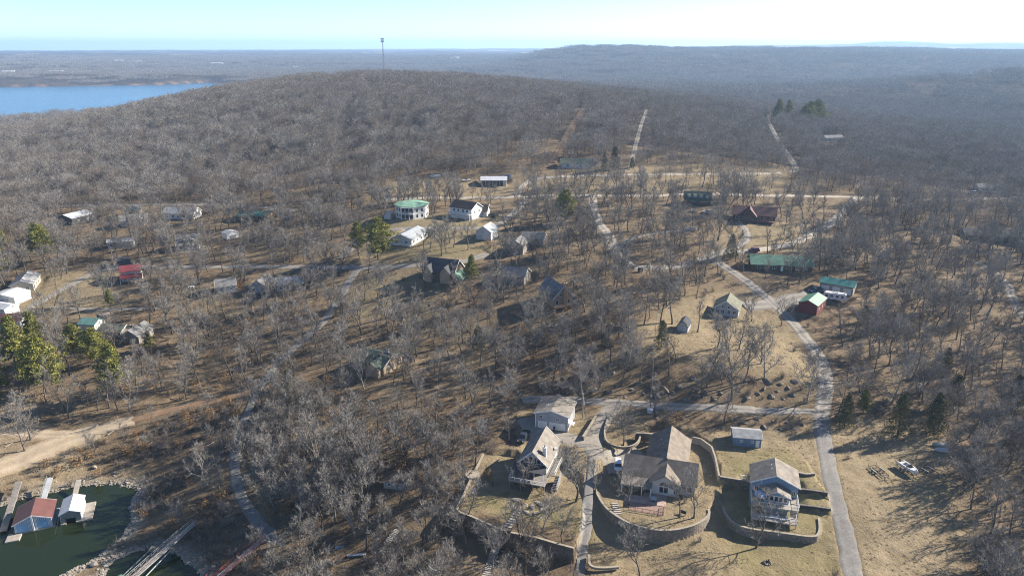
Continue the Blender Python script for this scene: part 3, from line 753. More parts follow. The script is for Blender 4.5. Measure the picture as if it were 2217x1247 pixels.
def bare_tree(name, seed, H=11.0, spread=1.0, fork=.3, limbs=6, twig_w=.034, dens=1.15, mats=None, lean=0.0, multi=1):
    """(trunk mesh, crown mesh): trunk and main limbs / branches and twigs"""
    rng = np.random.default_rng(seed); T, K = Tri(), Tri()
    mats = mats or (BARK, TWIG)
    for st in range(multi):
        base = np.array((0, 0, -.3)) + (rng.normal(size=3) * (.25, .25, 0) if multi > 1 else 0)
        d0 = np.array((rng.normal() * .08 + lean, rng.normal() * .08, 1.0))
        if multi > 1: d0 = tilt(np.array((0, 0, 1.)), rng.uniform(.15, .5), 2 * math.pi * st / multi + rng.uniform(0, 1))
        r0 = H * .019 * (1 if multi == 1 else .7)
        tp, td = bend(base, d0, H * .80, 6, rng, .05, .10)
        T.tube([tp[0]] + tp, [r0 * 1.6] + [r0 * (1 - .80 * i / 6) for i in range(7)], 6)
        nl = limbs if multi == 1 else max(3, limbs // 2)
        starts = []
        for k in range(nl):
            f = fork + (1 - fork) * (k / nl) ** .9 * .9
            i = min(int(f * 6), 5); p = tp[i] + (tp[i+1] - tp[i]) * (f * 6 - i)
            dd = tilt(tp[i+1] - tp[i], rng.uniform(.65, 1.15) * (1 - .35 * k / nl), 2.4 * k + rng.uniform(-.5, .5))
            L = H * rng.uniform(.34, .46) * spread * (1 - .5 * f + .2)
            starts.append((p, dd, L, r0 * (.50 - .22 * f)))
        starts.append((tp[-1], td, H * .25, r0 * .22))
        for p, dd, L, rr in starts:
            lp, ld = bend(p, dd, L, 4, rng, .13, .20)
            T.tube(lp, [rr, rr * .8, rr * .6, rr * .42, rr * .25], 4)
            nb = max(4, int(7 * min(1.2, L / (H * .3))))
            for b in range(nb):
                f = .22 + .78 * (b + rng.uniform(0, .8)) / nb; f = min(f, .999)
                i = int(f * 4); q = lp[i] + (lp[i+1] - lp[i]) * (f * 4 - i)
                bd = tilt(lp[i+1] - lp[i], rng.uniform(.45, 1.05), rng.uniform(0, 6.28)); bl = L * rng.uniform(.32, .55) * (1.15 - .5 * f)
                bp, _ = bend(q, bd, bl, 3, rng, .16, .22)
                T.tube(bp, [rr * .36 + .016, rr * .26 + .013, rr * .16 + .010, .009], 3)
                nt = max(3, int(7 * dens))
                for t in range(nt):
                    g = .2 + .8 * (t + rng.uniform(0, .9)) / nt; g = min(g, .999); j = int(g * 3)
                    s = bp[j] + (bp[j+1] - bp[j]) * (g * 3 - j)
                    e, _ = bend(s, tilt(bp[j+1] - bp[j], rng.uniform(.4, 1.0), rng.uniform(0, 6.28)), rng.uniform(.55, 1.05) * H * .085, 2, rng, .2, .25)
                    K.strip(e[0], e[1], e[2], twig_w * 1.5, rng)
                    for w in range(max(2, int(5 * dens))):
                        h = rng.uniform(.15, 1); s2 = e[0] + (e[1] - e[0]) * h * 2 if h < .5 else e[1] + (e[2] - e[1]) * (h * 2 - 1)
                        d2 = tilt(e[2] - e[0], rng.uniform(.3, .9), rng.uniform(0, 6.28)) + (0, 0, .25)
                        K.sliver(s2, s2 + d2 * rng.uniform(.4, 1.0) * H * .06, twig_w, rng)
    return T.mesh(name + '_trunk', mats[0]), K.mesh(name + '_crown', mats[1])
def one_mesh(name, parts):
    """several meshes -> one mesh with their materials"""
    V, F, mi, ms, o = [], [], [], [], 0
    for k, me in enumerate(parts):
        n = len(me.vertices); v = np.empty(n * 3, np.float32); me.vertices.foreach_get('co', v); V.append(v.reshape(-1, 3))
        f = np.empty(len(me.loops), np.int32); me.loops.foreach_get('vertex_index', f); f = f.reshape(-1, 3) + o; F.append(f); mi.append(np.full(len(f), k)); ms.append(me.materials[0]); o += n
    return fast_mesh(name, np.vstack(V), np.vstack(F), ms, np.concatenate(mi))
NEAR_TREES = [bare_tree('oak%d' % i, 100 + i, 11, *p) for i, p in enumerate([(1.0, .28, 6), (1.25, .22, 7), (.85, .36, 6), (1.1, .30, 8), (.95, .42, 6), (1.35, .20, 7)])]
NEAR_TREES += [bare_tree('slim%d' % i, 200 + i, 11, .62, .45, 6, .032, .9) for i in range(2)]
MORE_TREES = [bare_tree('wood%d' % i, 250 + i, 11, *p) for i, p in enumerate([(1.15, .34, 7, .034, 1.0, (BARK_B, TWIG_B), .10), (.8, .5, 5, .034, .8, (BARK_B, TWIG_B), -.12), (1.3, .26, 8, .030, 1.3), (.7, .3, 7, .034, .9, (BARK, PALE_TWIG), .06)])]
PALE_TREES = [bare_tree('pale%d' % i, 300 + i, 10, 1.15, .18, 8, .034, 1.3, (PALE_BARK, PALE_TWIG), .12) for i in range(2)]
BUSH_TREES = [bare_tree('thicket%d' % i, 400 + i, 7, 1.1, .12, 8, .034, 1.2, None, 0, 4) for i in range(2)]
PROTO = bpy.data.collections.new('tree_shapes'); 
def proto(me):
    o = bpy.data.objects.new(me.name, me); PROTOC.objects.link(o)
def far_tree(name, seed, H, n, w, L, spread=.40, low=.35):
    rng = np.random.default_rng(seed); T, K = Tri(), Tri()
    tp, _ = bend(np.array((0., 0., -.5)), np.array((0., 0., 1.)), H * .8, 3, rng, .05, .08)
    T.tube(tp, [.2, .16, .1, .05], 3)
    for k in range(7):
        p = tp[1] + (tp[3] - tp[1]) * rng.uniform(0, .8); d = tilt(np.array((0, 0, 1.)), rng.uniform(.4, 1.1), 2.4 * k)
        q, _ = bend(p, d, H * .36 * rng.uniform(.7, 1.1), 2, rng, .12, .15); T.tube(q, [.07, .05, .02], 3)
    for k in range(n):
        t = rng.uniform(0, 6.28); u = rng.uniform(0, 1) ** .3; zz = rng.uniform(0, 1)
        R = H * spread * math.sqrt(max(.05, 1 - (zz * 1.5 - .6) ** 2)) 
        p = np.array((math.cos(t) * R * u, math.sin(t) * R * u, H * (low + (1 - low) * zz * (1 - .22 * u * u))))
        d = np.array((p[0], p[1], 0)) / (H * spread) * 1.1 + rng.normal(size=3) * .5 + (0, 0, .7)
        d /= np.linalg.norm(d)
        nn = np.array((p[0], p[1], (p[2] - H * .62) * 1.1)); nn = nn / (np.linalg.norm(nn) + 1e-6) + rng.normal(size=3) * .45
        K.facing(p, p + d * L * rng.uniform(.6, 1.2), w * rng.uniform(.6, 1.3), nn)
    return one_mesh(name, [T.mesh('t', BARK), K.mesh('k', (TWIG, FARTWIG, TWIG_B, FARTWIG)[seed % 4])])
PROTO_MID = bpy.data.collections.new('mid_tree_shapes'); PROTO_FAR = bpy.data.collections.new('far_tree_shapes'); PROTO_PATCH = bpy.data.collections.new('patch_shapes')
for i in range(10):
    t, k = (NEAR_TREES[:6] + MORE_TREES)[i]; PROTO_MID.objects.link(bpy.data.objects.new('oak_shape%d' % i, one_mesh('oak_shape%d' % i, [t, k])))
FARTWIG = mat('far_twigs', (.170, .153, .135), .95, .2, .12, col2=(.290, .266, .238))  # darker copy of the twig tones; the far wood's self-shadowing is painted in
for i in range(8):
    PROTO_FAR.objects.link(bpy.data.objects.new('wood_tree%d' % i, far_tree('wood_tree%d' % i, 500 + i, 10.5, 560, .065, 1.8, (.36, .40, .44, .48, .34, .52, .30, .42)[i], (.35, .28, .4, .3, .45, .35, .5, .2)[i])))
def patch(name, seed, S=85, n=105, sl=26):
    rng = np.random.default_rng(seed); K = Tri()
    for i in range(n):
        c = np.array((rng.uniform(-S/2, S/2), rng.uniform(-S/2, S/2), 0)); H = rng.uniform(8, 12.5); R = rng.uniform(2.8, 4.6)
        for k in range(sl):
            t = rng.uniform(0, 6.28); u = rng.uniform(0, 1) ** .5; zz = rng.uniform(.35, 1)
            p = c + (math.cos(t) * R * u, math.sin(t) * R * u, H * zz * (1 - .25 * u * u))
            d = np.array((math.cos(t) * u, math.sin(t) * u, .9)) + rng.normal(size=3) * .5; d /= np.linalg.norm(d)
            nn = np.array((math.cos(t) * u, math.sin(t) * u, (zz - .55) * 1.5)) + rng.normal(size=3) * .4
            K.facing(p, p + d * rng.uniform(1.6, 3.2), rng.uniform(.35, .7), nn)
    return K.mesh(name, FARTWIG)
for i in range(3): PROTO_PATCH.objects.link(bpy.data.objects.new('wood_patch%d' % i, patch('wood_patch%d' % i, 600 + i)))
def scatter(name, pts, coll, label, cat, nvar, seed=1, weights=None):
    """one object: a point mesh whose points carry a tree each (x, y, z, scale)"""
    me = bpy.data.meshes.new(name); pts = np.asarray(pts, np.float32)
    me.vertices.add(len(pts)); me.vertices.foreach_set('co', np.ascontiguousarray(pts[:, :3]).ravel())
    rng = np.random.default_rng(seed)
    a = me.attributes.new('size', 'FLOAT', 'POINT'); a.data.foreach_set('value', np.ascontiguousarray(pts[:, 3]))
    a = me.attributes.new('turn', 'FLOAT_VECTOR', 'POINT')
    rot = np.c_[rng.normal(size=(len(pts), 2)) * .04, rng.uniform(0, 6.28, len(pts))].astype(np.float32); a.data.foreach_set('vector', rot.ravel())
    a = me.attributes.new('pick', 'INT', 'POINT'); a.data.foreach_set('value', rng.choice(nvar, len(pts), p=weights).astype(np.int32))
    o = link(name, me); tag(o, label, cat, kind='stuff')
    ng = bpy.data.node_groups.new(name + '_nodes', 'GeometryNodeTree')
    ng.interface.new_socket('Geometry', in_out='INPUT', socket_type='NodeSocketGeometry'); ng.interface.new_socket('Geometry', in_out='OUTPUT', socket_type='NodeSocketGeometry')
    N = ng.nodes; gi = N.new('NodeGroupInput'); go = N.new('NodeGroupOutput'); ip = N.new('GeometryNodeInstanceOnPoints'); ci = N.new('GeometryNodeCollectionInfo')
    ci.inputs['Collection'].default_value = coll; ci.inputs['Separate Children'].default_value = True; ci.inputs['Reset Children'].default_value = True
    def attr(nm, ty):
        n = N.new('GeometryNodeInputNamedAttribute'); n.data_type = ty; n.inputs['Name'].default_value = nm; return n.outputs[0]
    L = ng.links
    L.new(gi.outputs[0], ip.inputs['Points']); L.new(ci.outputs[0], ip.inputs['Instance']); ip.inputs['Pick Instance'].default_value = True
    L.new(attr('pick', 'INT'), ip.inputs['Instance Index']); L.new(attr('turn', 'FLOAT_VECTOR'), ip.inputs['Rotation']); L.new(attr('size', 'FLOAT'), ip.inputs['Scale'])
    L.new(ip.outputs[0], go.inputs[0])
    md = o.modifiers.new('scatter', 'NODES'); md.node_group = ng
    return o
# ------------------------------------------------------------------ where the trees stand
def jitter_grid(r0, r1, amax, cell):
    xs = np.arange(-r1, r1, cell); g = np.meshgrid(xs, np.arange(r0 * .5, r1, cell), indexing='ij')
    x = g[0].ravel() + RNG.uniform(-.48, .48, g[0].size) * cell; y = g[1].ravel() + RNG.uniform(-.48, .48, g[0].size) * cell
    r = np.hypot(x, y); a = np.arctan2(x, y); m = (r > r0) & (r < r1) & (np.abs(a) < amax)
    return x[m], y[m]
KEEP = []      # (sight polygon in pixels is not used; trees simply do not grow on plots, roads or water)
def grow_sites(r0, r1, cell, amax):
    x, y = jitter_grid(r0, r1, amax, cell)
    den, lawn, green, dirt, brush = zone_fields(x, y)
    p = den * (1.55 if r1 < 600 else 1.1) / 100 * cell * cell * (.55 + .9 * fbm(x / 30, y / 30, 51))
    ok = RNG.uniform(size=len(x)) < p
    x, y = x[ok], y[ok]
    rd = road_dist(x, y); fd = foot_dist(x, y); z = height(x, y)
    ok = (rd > (1.2 if r1 < 600 else 3.0)) & (fd > 2.0) & (z > .8)
    return x[ok], y[ok], z[ok]
HERO = [  # pixel of the foot, height in metres, shape, what it stands beside
 (1636,1186,12.0,5,'small-crowned bare tree in front of the curved wall below the blue house'),
 (1472,1120,9.5,2,'slender bare tree on the gravel bed inside the big curved wall'),
 (1502,1121,10.5,1,'spreading bare tree at the right end of the big curved wall'),
 (1362,1092,9.5,5,'low many-limbed bare tree in front of the porch of the cross-gabled house'),
 (1385,1247,11.0,3,'bare brownish tree below the big curved wall'),
 (1246,1085,14.5,3,'tall spreading bare tree between the A-frame house and the concrete drive'),
 (1290,1068,9.0,0,'bare tree beside the lane, left of the white parked car'),
 (1350,963,10.5,1,'bare tree alone on the grassy island by the driveway'),
 (1566,918,10.5,0,'bare tree on the stony bank behind the cross-gabled house'),
 (1600,757,12.0,0,'bare oak in the middle of the upper lawn'),
 (1552,752,12.0,3,'bare oak on the upper lawn, nearest to the gambrel shed'),
 (1647,787,11.0,1,'bare oak on the upper lawn, closest to the gravel road'),
 (1583,868,15.0,1,'large bare oak growing out of the bluff above the lane'),
 (1530,838,11.0,2,'bare tree on the bluff, left of the largest oak'),
 (1340,733,14.0,1,'large forked bare oak above the bluff near the dark cedars'),
 (1362,728,13.0,0,'bare oak close behind the forked oak above the bluff'),
 (1345,836,13.0,3,'bare tree on the bluff left of the tall mast'),
 (1255,848,13.0,3,'bare tree on the bluff above the grey garage'),
 (1385,825,10.0,2,'thin bare tree on the bluff beside the tall mast'),
 (1430,700,15.0,0,'tall bare oak left of the gambrel shed'),
 (1455,702,16.0,4,'tall bare oak right behind the gambrel shed'),
 (54,976,12.0,5,'grey bare tree on the dirt ramp above the boathouses'),
 (66,952,13.0,1,'leaning bare tree behind the tree on the dirt ramp'),
 (150,905,12.0,2,'bare tree at the edge of the dirt track below the pines'),
 (140,768,13.0,3,'broad bare tree beside the white shed with teal roof'),
 (190,880,9.0,2,'thin bare tree between the pines and the dirt track'),
 (565,905,11.0,5,'pale bare tree where the shore road leaves the dirt track'),
 (320,760,9.0,2,'bare tree right of the grey gable house among the pines'),
 (425,770,14.0,4,'tall thin bare tree on the slope right of the pines'),
 (400,765,14.0,4,'thin bare tree left of its taller twin on the slope'),
 (675,790,9.0,5,'dead-looking pale tree beside the diagonal road'),
 (745,750,9.5,1,'bare tree between the diagonal road and the green-roofed house'),
 (817,722,11.0,0,'bare tree uphill of the green-roofed house'),
 (840,640,12.0,3,'bare tree on the lawn left of the brown gabled house'),
 (790,650,10.0,0,'bare tree beside the diagonal road near the junction'),
 (1013,541,12.0,1,'bare oak on the lawn left of the white cottage'),
 (974,527,11.0,0,'bare oak on the lawn below the brown-roofed white house'),
 (918,541,10.5,2,'bare tree in front of the long grey house'),
 (931,546,11.0,4,'second bare tree in front of the long grey house'),
 (942,524,10.0,0,'bare tree at the right end of the long grey house'),
 (994,412,9.0,0,'bare tree on the dry field left of the white metal building'),
 (966,414,11.0,4,'thin bare tree on the dry field near the upper gravel road'),
 (897,421,9.0,2,'bare tree on the dry field behind the octagonal house'),
 (1040,437,8.0,0,'bare tree on the verge behind the brown-roofed white house'),
 (1062,440,9.0,1,'bare tree right of the verge tree behind the white houses'),
 (1329,618,14.0,3,'large bare oak where the oak lane meets the gravel road'),
 (1556,520,13.0,1,'bare tree at the mouth of the lodge driveway'),
 (1553,522,12.0,4,'thin bare tree by the lodge driveway'),
 (1697,508,12.0,0,'bare oak on the lodge lawn by the pale dirt patch'),
 (1745,526,12.0,2,'bare tree on the lodge lawn next to the gravel road'),
 (1762,511,11.0,0,'bare tree between the lodge lawn and the gravel road'),
 (1704,620,13.0,4,'thin bare tree in front of the long green-roofed house'),
 (1730,612,13.0,0,'bare tree by the right end of the long green-roofed house'),
 (1745,605,12.0,4,'bare tree in front of the green-roofed house, nearest its corner'),
 (610,1215,6.5,8,'small pale bushy tree near the shore beside the red gangway'),
 (437,1058,10.5,8,'wide pale fan-shaped tree on the brushy point above the cove'),
 (650,1130,11.5,9,'pale leaning tree beside the shaded shore road'),
 (770,1160,11.0,9,'pale leaning tree in the litter below the small hut'),
 (832,1178,10.0,2,'bare tree at the foot of the stone steps in the wood'),
 (1008,1190,10.0,2,'bare tree below the block wall of the A-frame yard'),
 (1053,1205,9.0,4,'thin bare tree just left of the stepping stones below the wall'),
 (1216,1175,9.0,2,'thin bare tree above the wall beside the paved lane'),
 (1130,1060,7.5,5,'low bare tree in front of the A-frame deck'),
 (1350,590,15.0,4,'tall bare oak above the road junction, behind the dark bale'),
]
SHAPES = NEAR_TREES + PALE_TREES + BUSH_TREES + MORE_TREES     # 0..7 oak and slim, 8..9 pale, 10..11 thicket, 12..15 more oaks
SH_H = [11.0] * 8 + [10.0] * 2 + [7.0] * 2 + [11.0] * 4
TREE_SPOTS = []
for px, py, hh, shp, lb in HERO:
    p = at(px, py); TREE_SPOTS.append((p[0], p[1], p[2], hh, shp, lb))
EVER = [  # evergreens: pixel of the foot, height, shape (0 pine, 1 dark cedar, 2 round pine), label
 (35,800,15,0,'tall yellow-green pine at the left edge, by the maroon-roofed house'),(100,850,15,2,'broad yellow-green pine, lowest of the left cluster'),(80,760,12,0,'bright pine right behind the broad left pine'),
 (162,775,10,2,'rounded pine below the teal-roofed shed'),(212,790,11,2,'rounded pine right of the teal-roofed shed'),(250,862,15,0,'open-branched pine standing apart above the dirt track'),(0,860,12,0,'dark pine cut by the left edge above the dirt track'),
 (325,760,6,0,'small pine beside the grey gable house'),(-5,605,15,0,'tall pine cut by the left edge beside the grey roof'),(98,565,14,2,'broad round-topped pine among the left cottages'),(8,548,9,0,'small pine at the left edge among the cottages'),
 (240,665,6,0,'small pale pine near the white barns lane'),
 (818,562,15,2,'dense dark green pine beside the long grey house'),(776,552,12,0,'thin pale pine left of the dense dark pine'),(1018,612,9,0,'slender pine at the corner of the brown gabled house'),
 (1222,486,13,2,'bushy pine beside the oak lane'),(1330,366,12,1,'dark evergreen, tallest beside the evergreen-hidden house'),(1308,368,9,1,'dark evergreen left of the tallest one by the hidden house'),(1368,364,6,1,'small dark evergreen by the straight forest track'),
 (1683,268,19,0,'pine at the top of the far track, leftmost of its row'),(1706,262,17,0,'second pine from the left at the top of the far track'),(1738,276,17,2,'low dense pine right of the far track'),(1752,276,20,2,'dense pine in the middle of the far cluster'),(1770,274,21,2,'dense pine, rightmost of the far cluster'),(1656,268,9,0,'small pine at the left of the far track'),
 (626,866,9,1,'dark rounded cedar beside the dirt track and road'),(1432,752,8,1,'dark cedar on the slope below the gambrel shed'),(1310,752,6,1,'low dark cedar left of the forked oak'),(1035,760,8,1,'dark broadleaf evergreen in the wooded middle slope'),
 (1828,925,9,1,'dark cedar at the road corner beside the junction'),(1943,942,11,1,'tall dark cedar at the top edge of the dry field'),(2020,940,11,1,'dark cedar at the field edge, near the covered boat'),(2065,880,9,1,'dark cedar in the right-hand wood'),(2045,810,8,1,'dark cedar deeper in the right-hand wood'),
 (1582,558,9,1,'blue-green cedar beside the road by the long green house'),(1870,700,6,1,'small cedar in the thicket right of the gravel road'),(2195,880,9,1,'dark cedar at the right edge of the wood'),
 (1868,895,6,0,'small yellowish cedar beside the road corner cedar'),
]
EVER_SPOTS = [(*at(px, py), hh, s, lb) for px, py, hh, s, lb in EVER]
# ------------------------------------------------------------------ evergreens
NEEDLE = mat('pine_needles', (.115, .128, .028), .8, .35, .35, col2=(.29, .275, .058))
NEEDLE_C = mat('cedar_needles', (.045, .050, .018), .85, .35, .5, col2=(.125, .115, .038))
def clump(K, c, R, n, rng, size, flat=.6):
    for k in range(n):
        d = rng.normal(size=3); d /= np.linalg.norm(d); p = c + d * (R * rng.uniform(.35, 1), R * rng.uniform(.35, 1), R * flat * rng.uniform(.35, 1))
        q = d * .6 + rng.normal(size=3) * .5 + (0, 0, .5); q /= np.linalg.norm(q); e = p + q * size * rng.uniform(.7, 1.3)
        K.sliver(p, e, size * .55, rng)
def evergreen(name, seed, kind, H):
    rng = np.random.default_rng(seed); T, K = Tri(), Tri()
    tp, _ = bend(np.array((0, 0, -.4)), np.array((0, 0, 1.)), H, 6, rng, .06, .05)
    T.tube([tp[0]] + tp, [H * .022] + [H * .018 * (1 - .85 * i / 6) for i in range(7)], 6)
    if kind == 1:                                    # cedar: skirts the ground, blunt cone
        for k in range(130):
            f = (k + rng.uniform(0, 1)) / 130; zz = H * (.05 + .95 * f); R = H * .31 * (1 - f) ** .55 * rng.uniform(.35, 1.25); t = 2.4 * k
            c = np.array((math.cos(t) * R * .8, math.sin(t) * R * .8, zz)); clump(K, c, .75, 40, rng, .38, .9)
    else:
        nb = 40 if kind == 0 else 54
        for k in range(nb):
            f = (k + rng.uniform(0, 1)) / nb
            lo = .26 if kind == 0 else .22
            zz = H * (lo + (1 - lo) * f)
            sh = math.sin(math.pi * min(1, .30 + .70 * f)) if kind == 2 else (1.02 - f * .95)
            R = H * (.36 if kind == 2 else .29) * max(.12, sh) * rng.uniform(.55, 1.2); t = 2.4 * k + rng.uniform(-.4, .4)
            i = min(int(zz / H * 6), 5); p = tp[i] + (tp[i+1] - tp[i]) * (zz / H * 6 - i)
            e = p + np.array((math.cos(t) * R, math.sin(t) * R, R * .22)); T.tube([p, (p + e) / 2 + (0, 0, R * .06), e], [.07, .05, .02], 3)
            for g in (.45, .75, 1.0):
                if g < .6 and R < 1.2: continue
                clump(K, p + (e - p) * g + rng.normal(size=3) * .25, (.95 if kind == 2 else .80) * (.7 + .35 * g), 64, rng, .40, .45)
    return T.mesh(name + '_trunk', BARK), K.mesh(name + '_crown', (NEEDLE, NEEDLE_C, NEEDLE)[kind])
EV_SHAPES = {k: [evergreen('evergreen%d%d' % (k, i), 700 + 10 * k + i, k, 12.0) for i in range(2)] for k in (0, 1, 2)}
EV_N = {0: 'pine_tree', 1: 'cedar_tree', 2: 'pine_tree'}
def place_tree(name, label, cat, group, shape, x, y, z, sc_, turn):
    o = thing(name, label, cat, (x, y, z - .05), turn, group); o.scale = (sc_,) * 3
    t = link('trunk', shape[0], o); k = link('crown', shape[1], o)
    return o
for n, (x, y, z, hh, s, lb) in enumerate(EVER_SPOTS):
    place_tree(EV_N[s], lb, 'evergreen tree', 'evergreens standing out among the bare trees', EV_SHAPES[s][n % 2], x, y, z, hh * (1.28 if s != 1 else 1.1) / 12.0, n * 1.7)
# ------------------------------------------------------------------ the bare wood
LANDMARK = {'garage': 'the grey two-storey garage', 'a_frame': 'the A-frame house', 'cross_house': 'the cross-gabled house', 'blue_house': 'the blue house', 'blue_shed': 'the blue shed',
 'octagon_house': 'the octagonal house', 'white_house_brown_roof': 'the brown-roofed white house', 'long_grey_house': 'the long grey house', 'white_cottage': 'the white cottage',
 'brown_gable_house': 'the brown gabled house', 'dark_roof_house': 'the dark-roofed house', 'grey_front_house': 'the paired grey houses', 'chimney_house': 'the tall-chimneyed house',
 'green_roof_house': 'the wooded green-roofed house', 'small_hut': 'the small wooded hut', 'gambrel_barn': 'the gambrel shed', 'grey_cottage': 'the grey cottage', 'red_barn': 'the red barn',
 'teal_garage': 'the teal-roofed garage', 'long_green_house': 'the long green-roofed house', 'brown_lodge': 'the brown lodge', 'long_dark_house': 'the long dark house', 'pale_mobile_home': 'the pale mobile home',
 'grey_dormer_house': 'the grey dormered house', 'white_box_shed': 'the small white shed', 'red_roof_house': 'the red-roofed house', 'grey_roof_house': 'the grey-roofed left house', 'white_barn': 'the white barn',
 'maroon_roof_house': 'the maroon-roofed house', 'teal_roof_shed': 'the teal-roofed white shed', 'grey_gable_house': 'the grey gable house', 'grey_white_house': 'the white-ended grey house', 'blue_grey_house': 'the blue-grey house', 'white_roof_house': 'the white-roofed house'}
EXTRA_LM = {'the covered boat': (2038, 968), 'the tall mast': (1408, 885), 'the red gangway': (520, 1200), 'the white boathouse': (150, 1110), 'the road junction corner': (1780, 890), 'the blue house curved wall': (1700, 1160),
            'the wooded stone steps': (848, 1165), 'the parked boat': (1965, 1030), 'the bluff road bend': (1787, 820), 'the right edge wood': (2190, 800), 'the diagonal road': (700, 695), 'the shaded shore road': (515, 960), 'the dirt ramp': (120, 960)}
LMP = [(SITES[k][0][0], SITES[k][0][1], v) for k, v in LANDMARK.items()] + [(*at(px, py)[:2], v) for v, (px, py) in EXTRA_LM.items()]
# views kept open by the owners: trees do not stand right in front of these houses
OPEN = [(k, hh, pr) for k, hh, pr in [('garage', 6, 1), ('a_frame', 8, 1), ('cross_house', 6, 1), ('blue_house', 8, 1), ('blue_shed', 4, 1), ('octagon_house', 9, 1), ('white_house_brown_roof', 8, .9), ('rear_wing_house', 6, .9),
 ('white_cottage', 6, .9), ('white_metal_building', 5, 1), ('long_grey_house', 5, .45), ('brown_gable_house', 8, .45), ('green_roof_house', 5, .5), ('gambrel_barn', 4, .9), ('grey_cottage', 6, .9), ('red_barn', 5, 1), ('teal_garage', 5, 1),
 ('long_green_house', 5, .8), ('brown_lodge', 6, .9), ('dormer_house', 6, .9), ('chimney_house', 8, .5), ('grey_front_house', 5, .3), ('grey_back_house', 5, .3), ('white_roof_barn', 5, .5), ('yellow_house', 5, .5), ('white_gable_house', 5, .5), ('white_long_house', 5, .45),
 ('teal_roof_cabin', 5, .35), ('pale_mobile_home', 4, .4), ('grey_dormer_house', 6, .5), ('white_box_shed', 4, .8), ('red_roof_house', 6, .7), ('grey_roof_house', 5, .8), ('white_barn', 5, 1), ('white_shed', 4, 1), ('teal_roof_shed', 4, .9), ('grey_gable_house', 5, .7),
 ('grey_white_house', 5, .4), ('blue_grey_house', 5, .3), ('white_roof_house', 5, .4), ('small_hut', 4, .3), ('far_white_house', 4, .9), ('evergreen_house', 4, .5), ('long_dark_house', 5, .3), ('dark_roof_house', 5, .2)]]
def open_view(x, y, z, h):
    keep = np.ones(len(x), bool)
    X0, Yb, D = project(x, y, z); _, Yt, _ = project(x, y, z + h * .95)
    hw = 1.9 / D * F_PX
    for k, hh, pr in OPEN:
        c, yaw, W, Dp, zz = SITES[k]; e = np.array([math.cos(yaw), math.sin(yaw)]); n = np.array([-e[1], e[0]])
        q = [c + e * sx * W / 2 + n * sy * Dp / 2 for sx in (-1, 1) for sy in (-1, 1)]
        P = [project(p[0], p[1], zz + dz) for p in q for dz in (.5, hh)]
        bx0, bx1 = min(p[0] for p in P), max(p[0] for p in P); by0, by1 = min(p[1] for p in P), max(p[1] for p in P); bd = min(p[2] for p in P)
        hit = (X0 + hw > bx0) & (X0 - hw < bx1) & (Yt < by1) & (Yb > by0) & (D < bd + 3)
        keep &= ~(hit & (RNG.uniform(size=len(x)) < pr))
    return keep
tx, ty, tz = grow_sites(95, 430, 2.6, .79)
th = RNG.uniform(8.5, 16.0, len(tx)) * (.85 + .35 * fbm(tx / 25, ty / 25, 61))
th[zone_fields(tx, ty)[4] > 1.2] *= .5
ok = open_view(tx, ty, tz, th); hx = np.array([s[0] for s in TREE_SPOTS]); hy = np.array([s[1] for s in TREE_SPOTS]); ex = np.array([s[0] for s in EVER_SPOTS]); ey = np.array([s[1] for s in EVER_SPOTS])
ok &= (np.hypot(tx[:, None] - hx, ty[:, None] - hy).min(1) > 4.0) & (np.hypot(tx[:, None] - ex, ty[:, None] - ey).min(1) > 3.5)
# keep a least distance between neighbours
order = np.nonzero(ok)[0]; cell = {}; sel = []
for i in order:
    k = (int(tx[i] // 3), int(ty[i] // 3)); good = True
    for a in (-1, 0, 1):
        for b in (-1, 0, 1):
            for j in cell.get((k[0]+a, k[1]+b), ()):
                if (tx[i]-tx[j])**2 + (ty[i]-ty[j])**2 < 7.0: good = False
    if good: cell.setdefault(k, []).append(i); sel.append(i)
tx, ty, tz, th = tx[sel], ty[sel], tz[sel], th[sel]
PX, PY, PD = project(tx, ty, tz + th * .5)
inview = (PX > -30) & (PX < 2247) & (PY < 1270)
rank = np.where(inview, PD / th, 1e9)
n_ind = 292 - len(TREE_SPOTS)
idx = np.argsort(rank)[:n_ind]
rest = np.ones(len(tx), bool); rest[idx] = False
for n, (x, y, z, hh, s, lb) in enumerate(TREE_SPOTS):
    place_tree('bare_tree', lb, 'tree', 'bare trees around the houses', SHAPES[s], x, y, z, hh * 1.12 / SH_H[s], 1.3 * n)
ORD = ['', 'second', 'third', 'fourth', 'fifth', 'sixth', 'seventh', 'eighth', 'ninth', 'tenth', 'eleventh', 'twelfth', 'thirteenth', 'fourteenth', 'fifteenth', 'sixteenth', 'seventeenth', 'eighteenth', 'nineteenth', 'twentieth']
lmx = np.array([(a, b) for a, b, _ in LMP]); near_of = {}
for i in idx:
    d = np.hypot(lmx[:, 0] - tx[i], lmx[:, 1] - ty[i]); j = int(np.argmin(d)); near_of.setdefault(j, []).append((d[j], i))
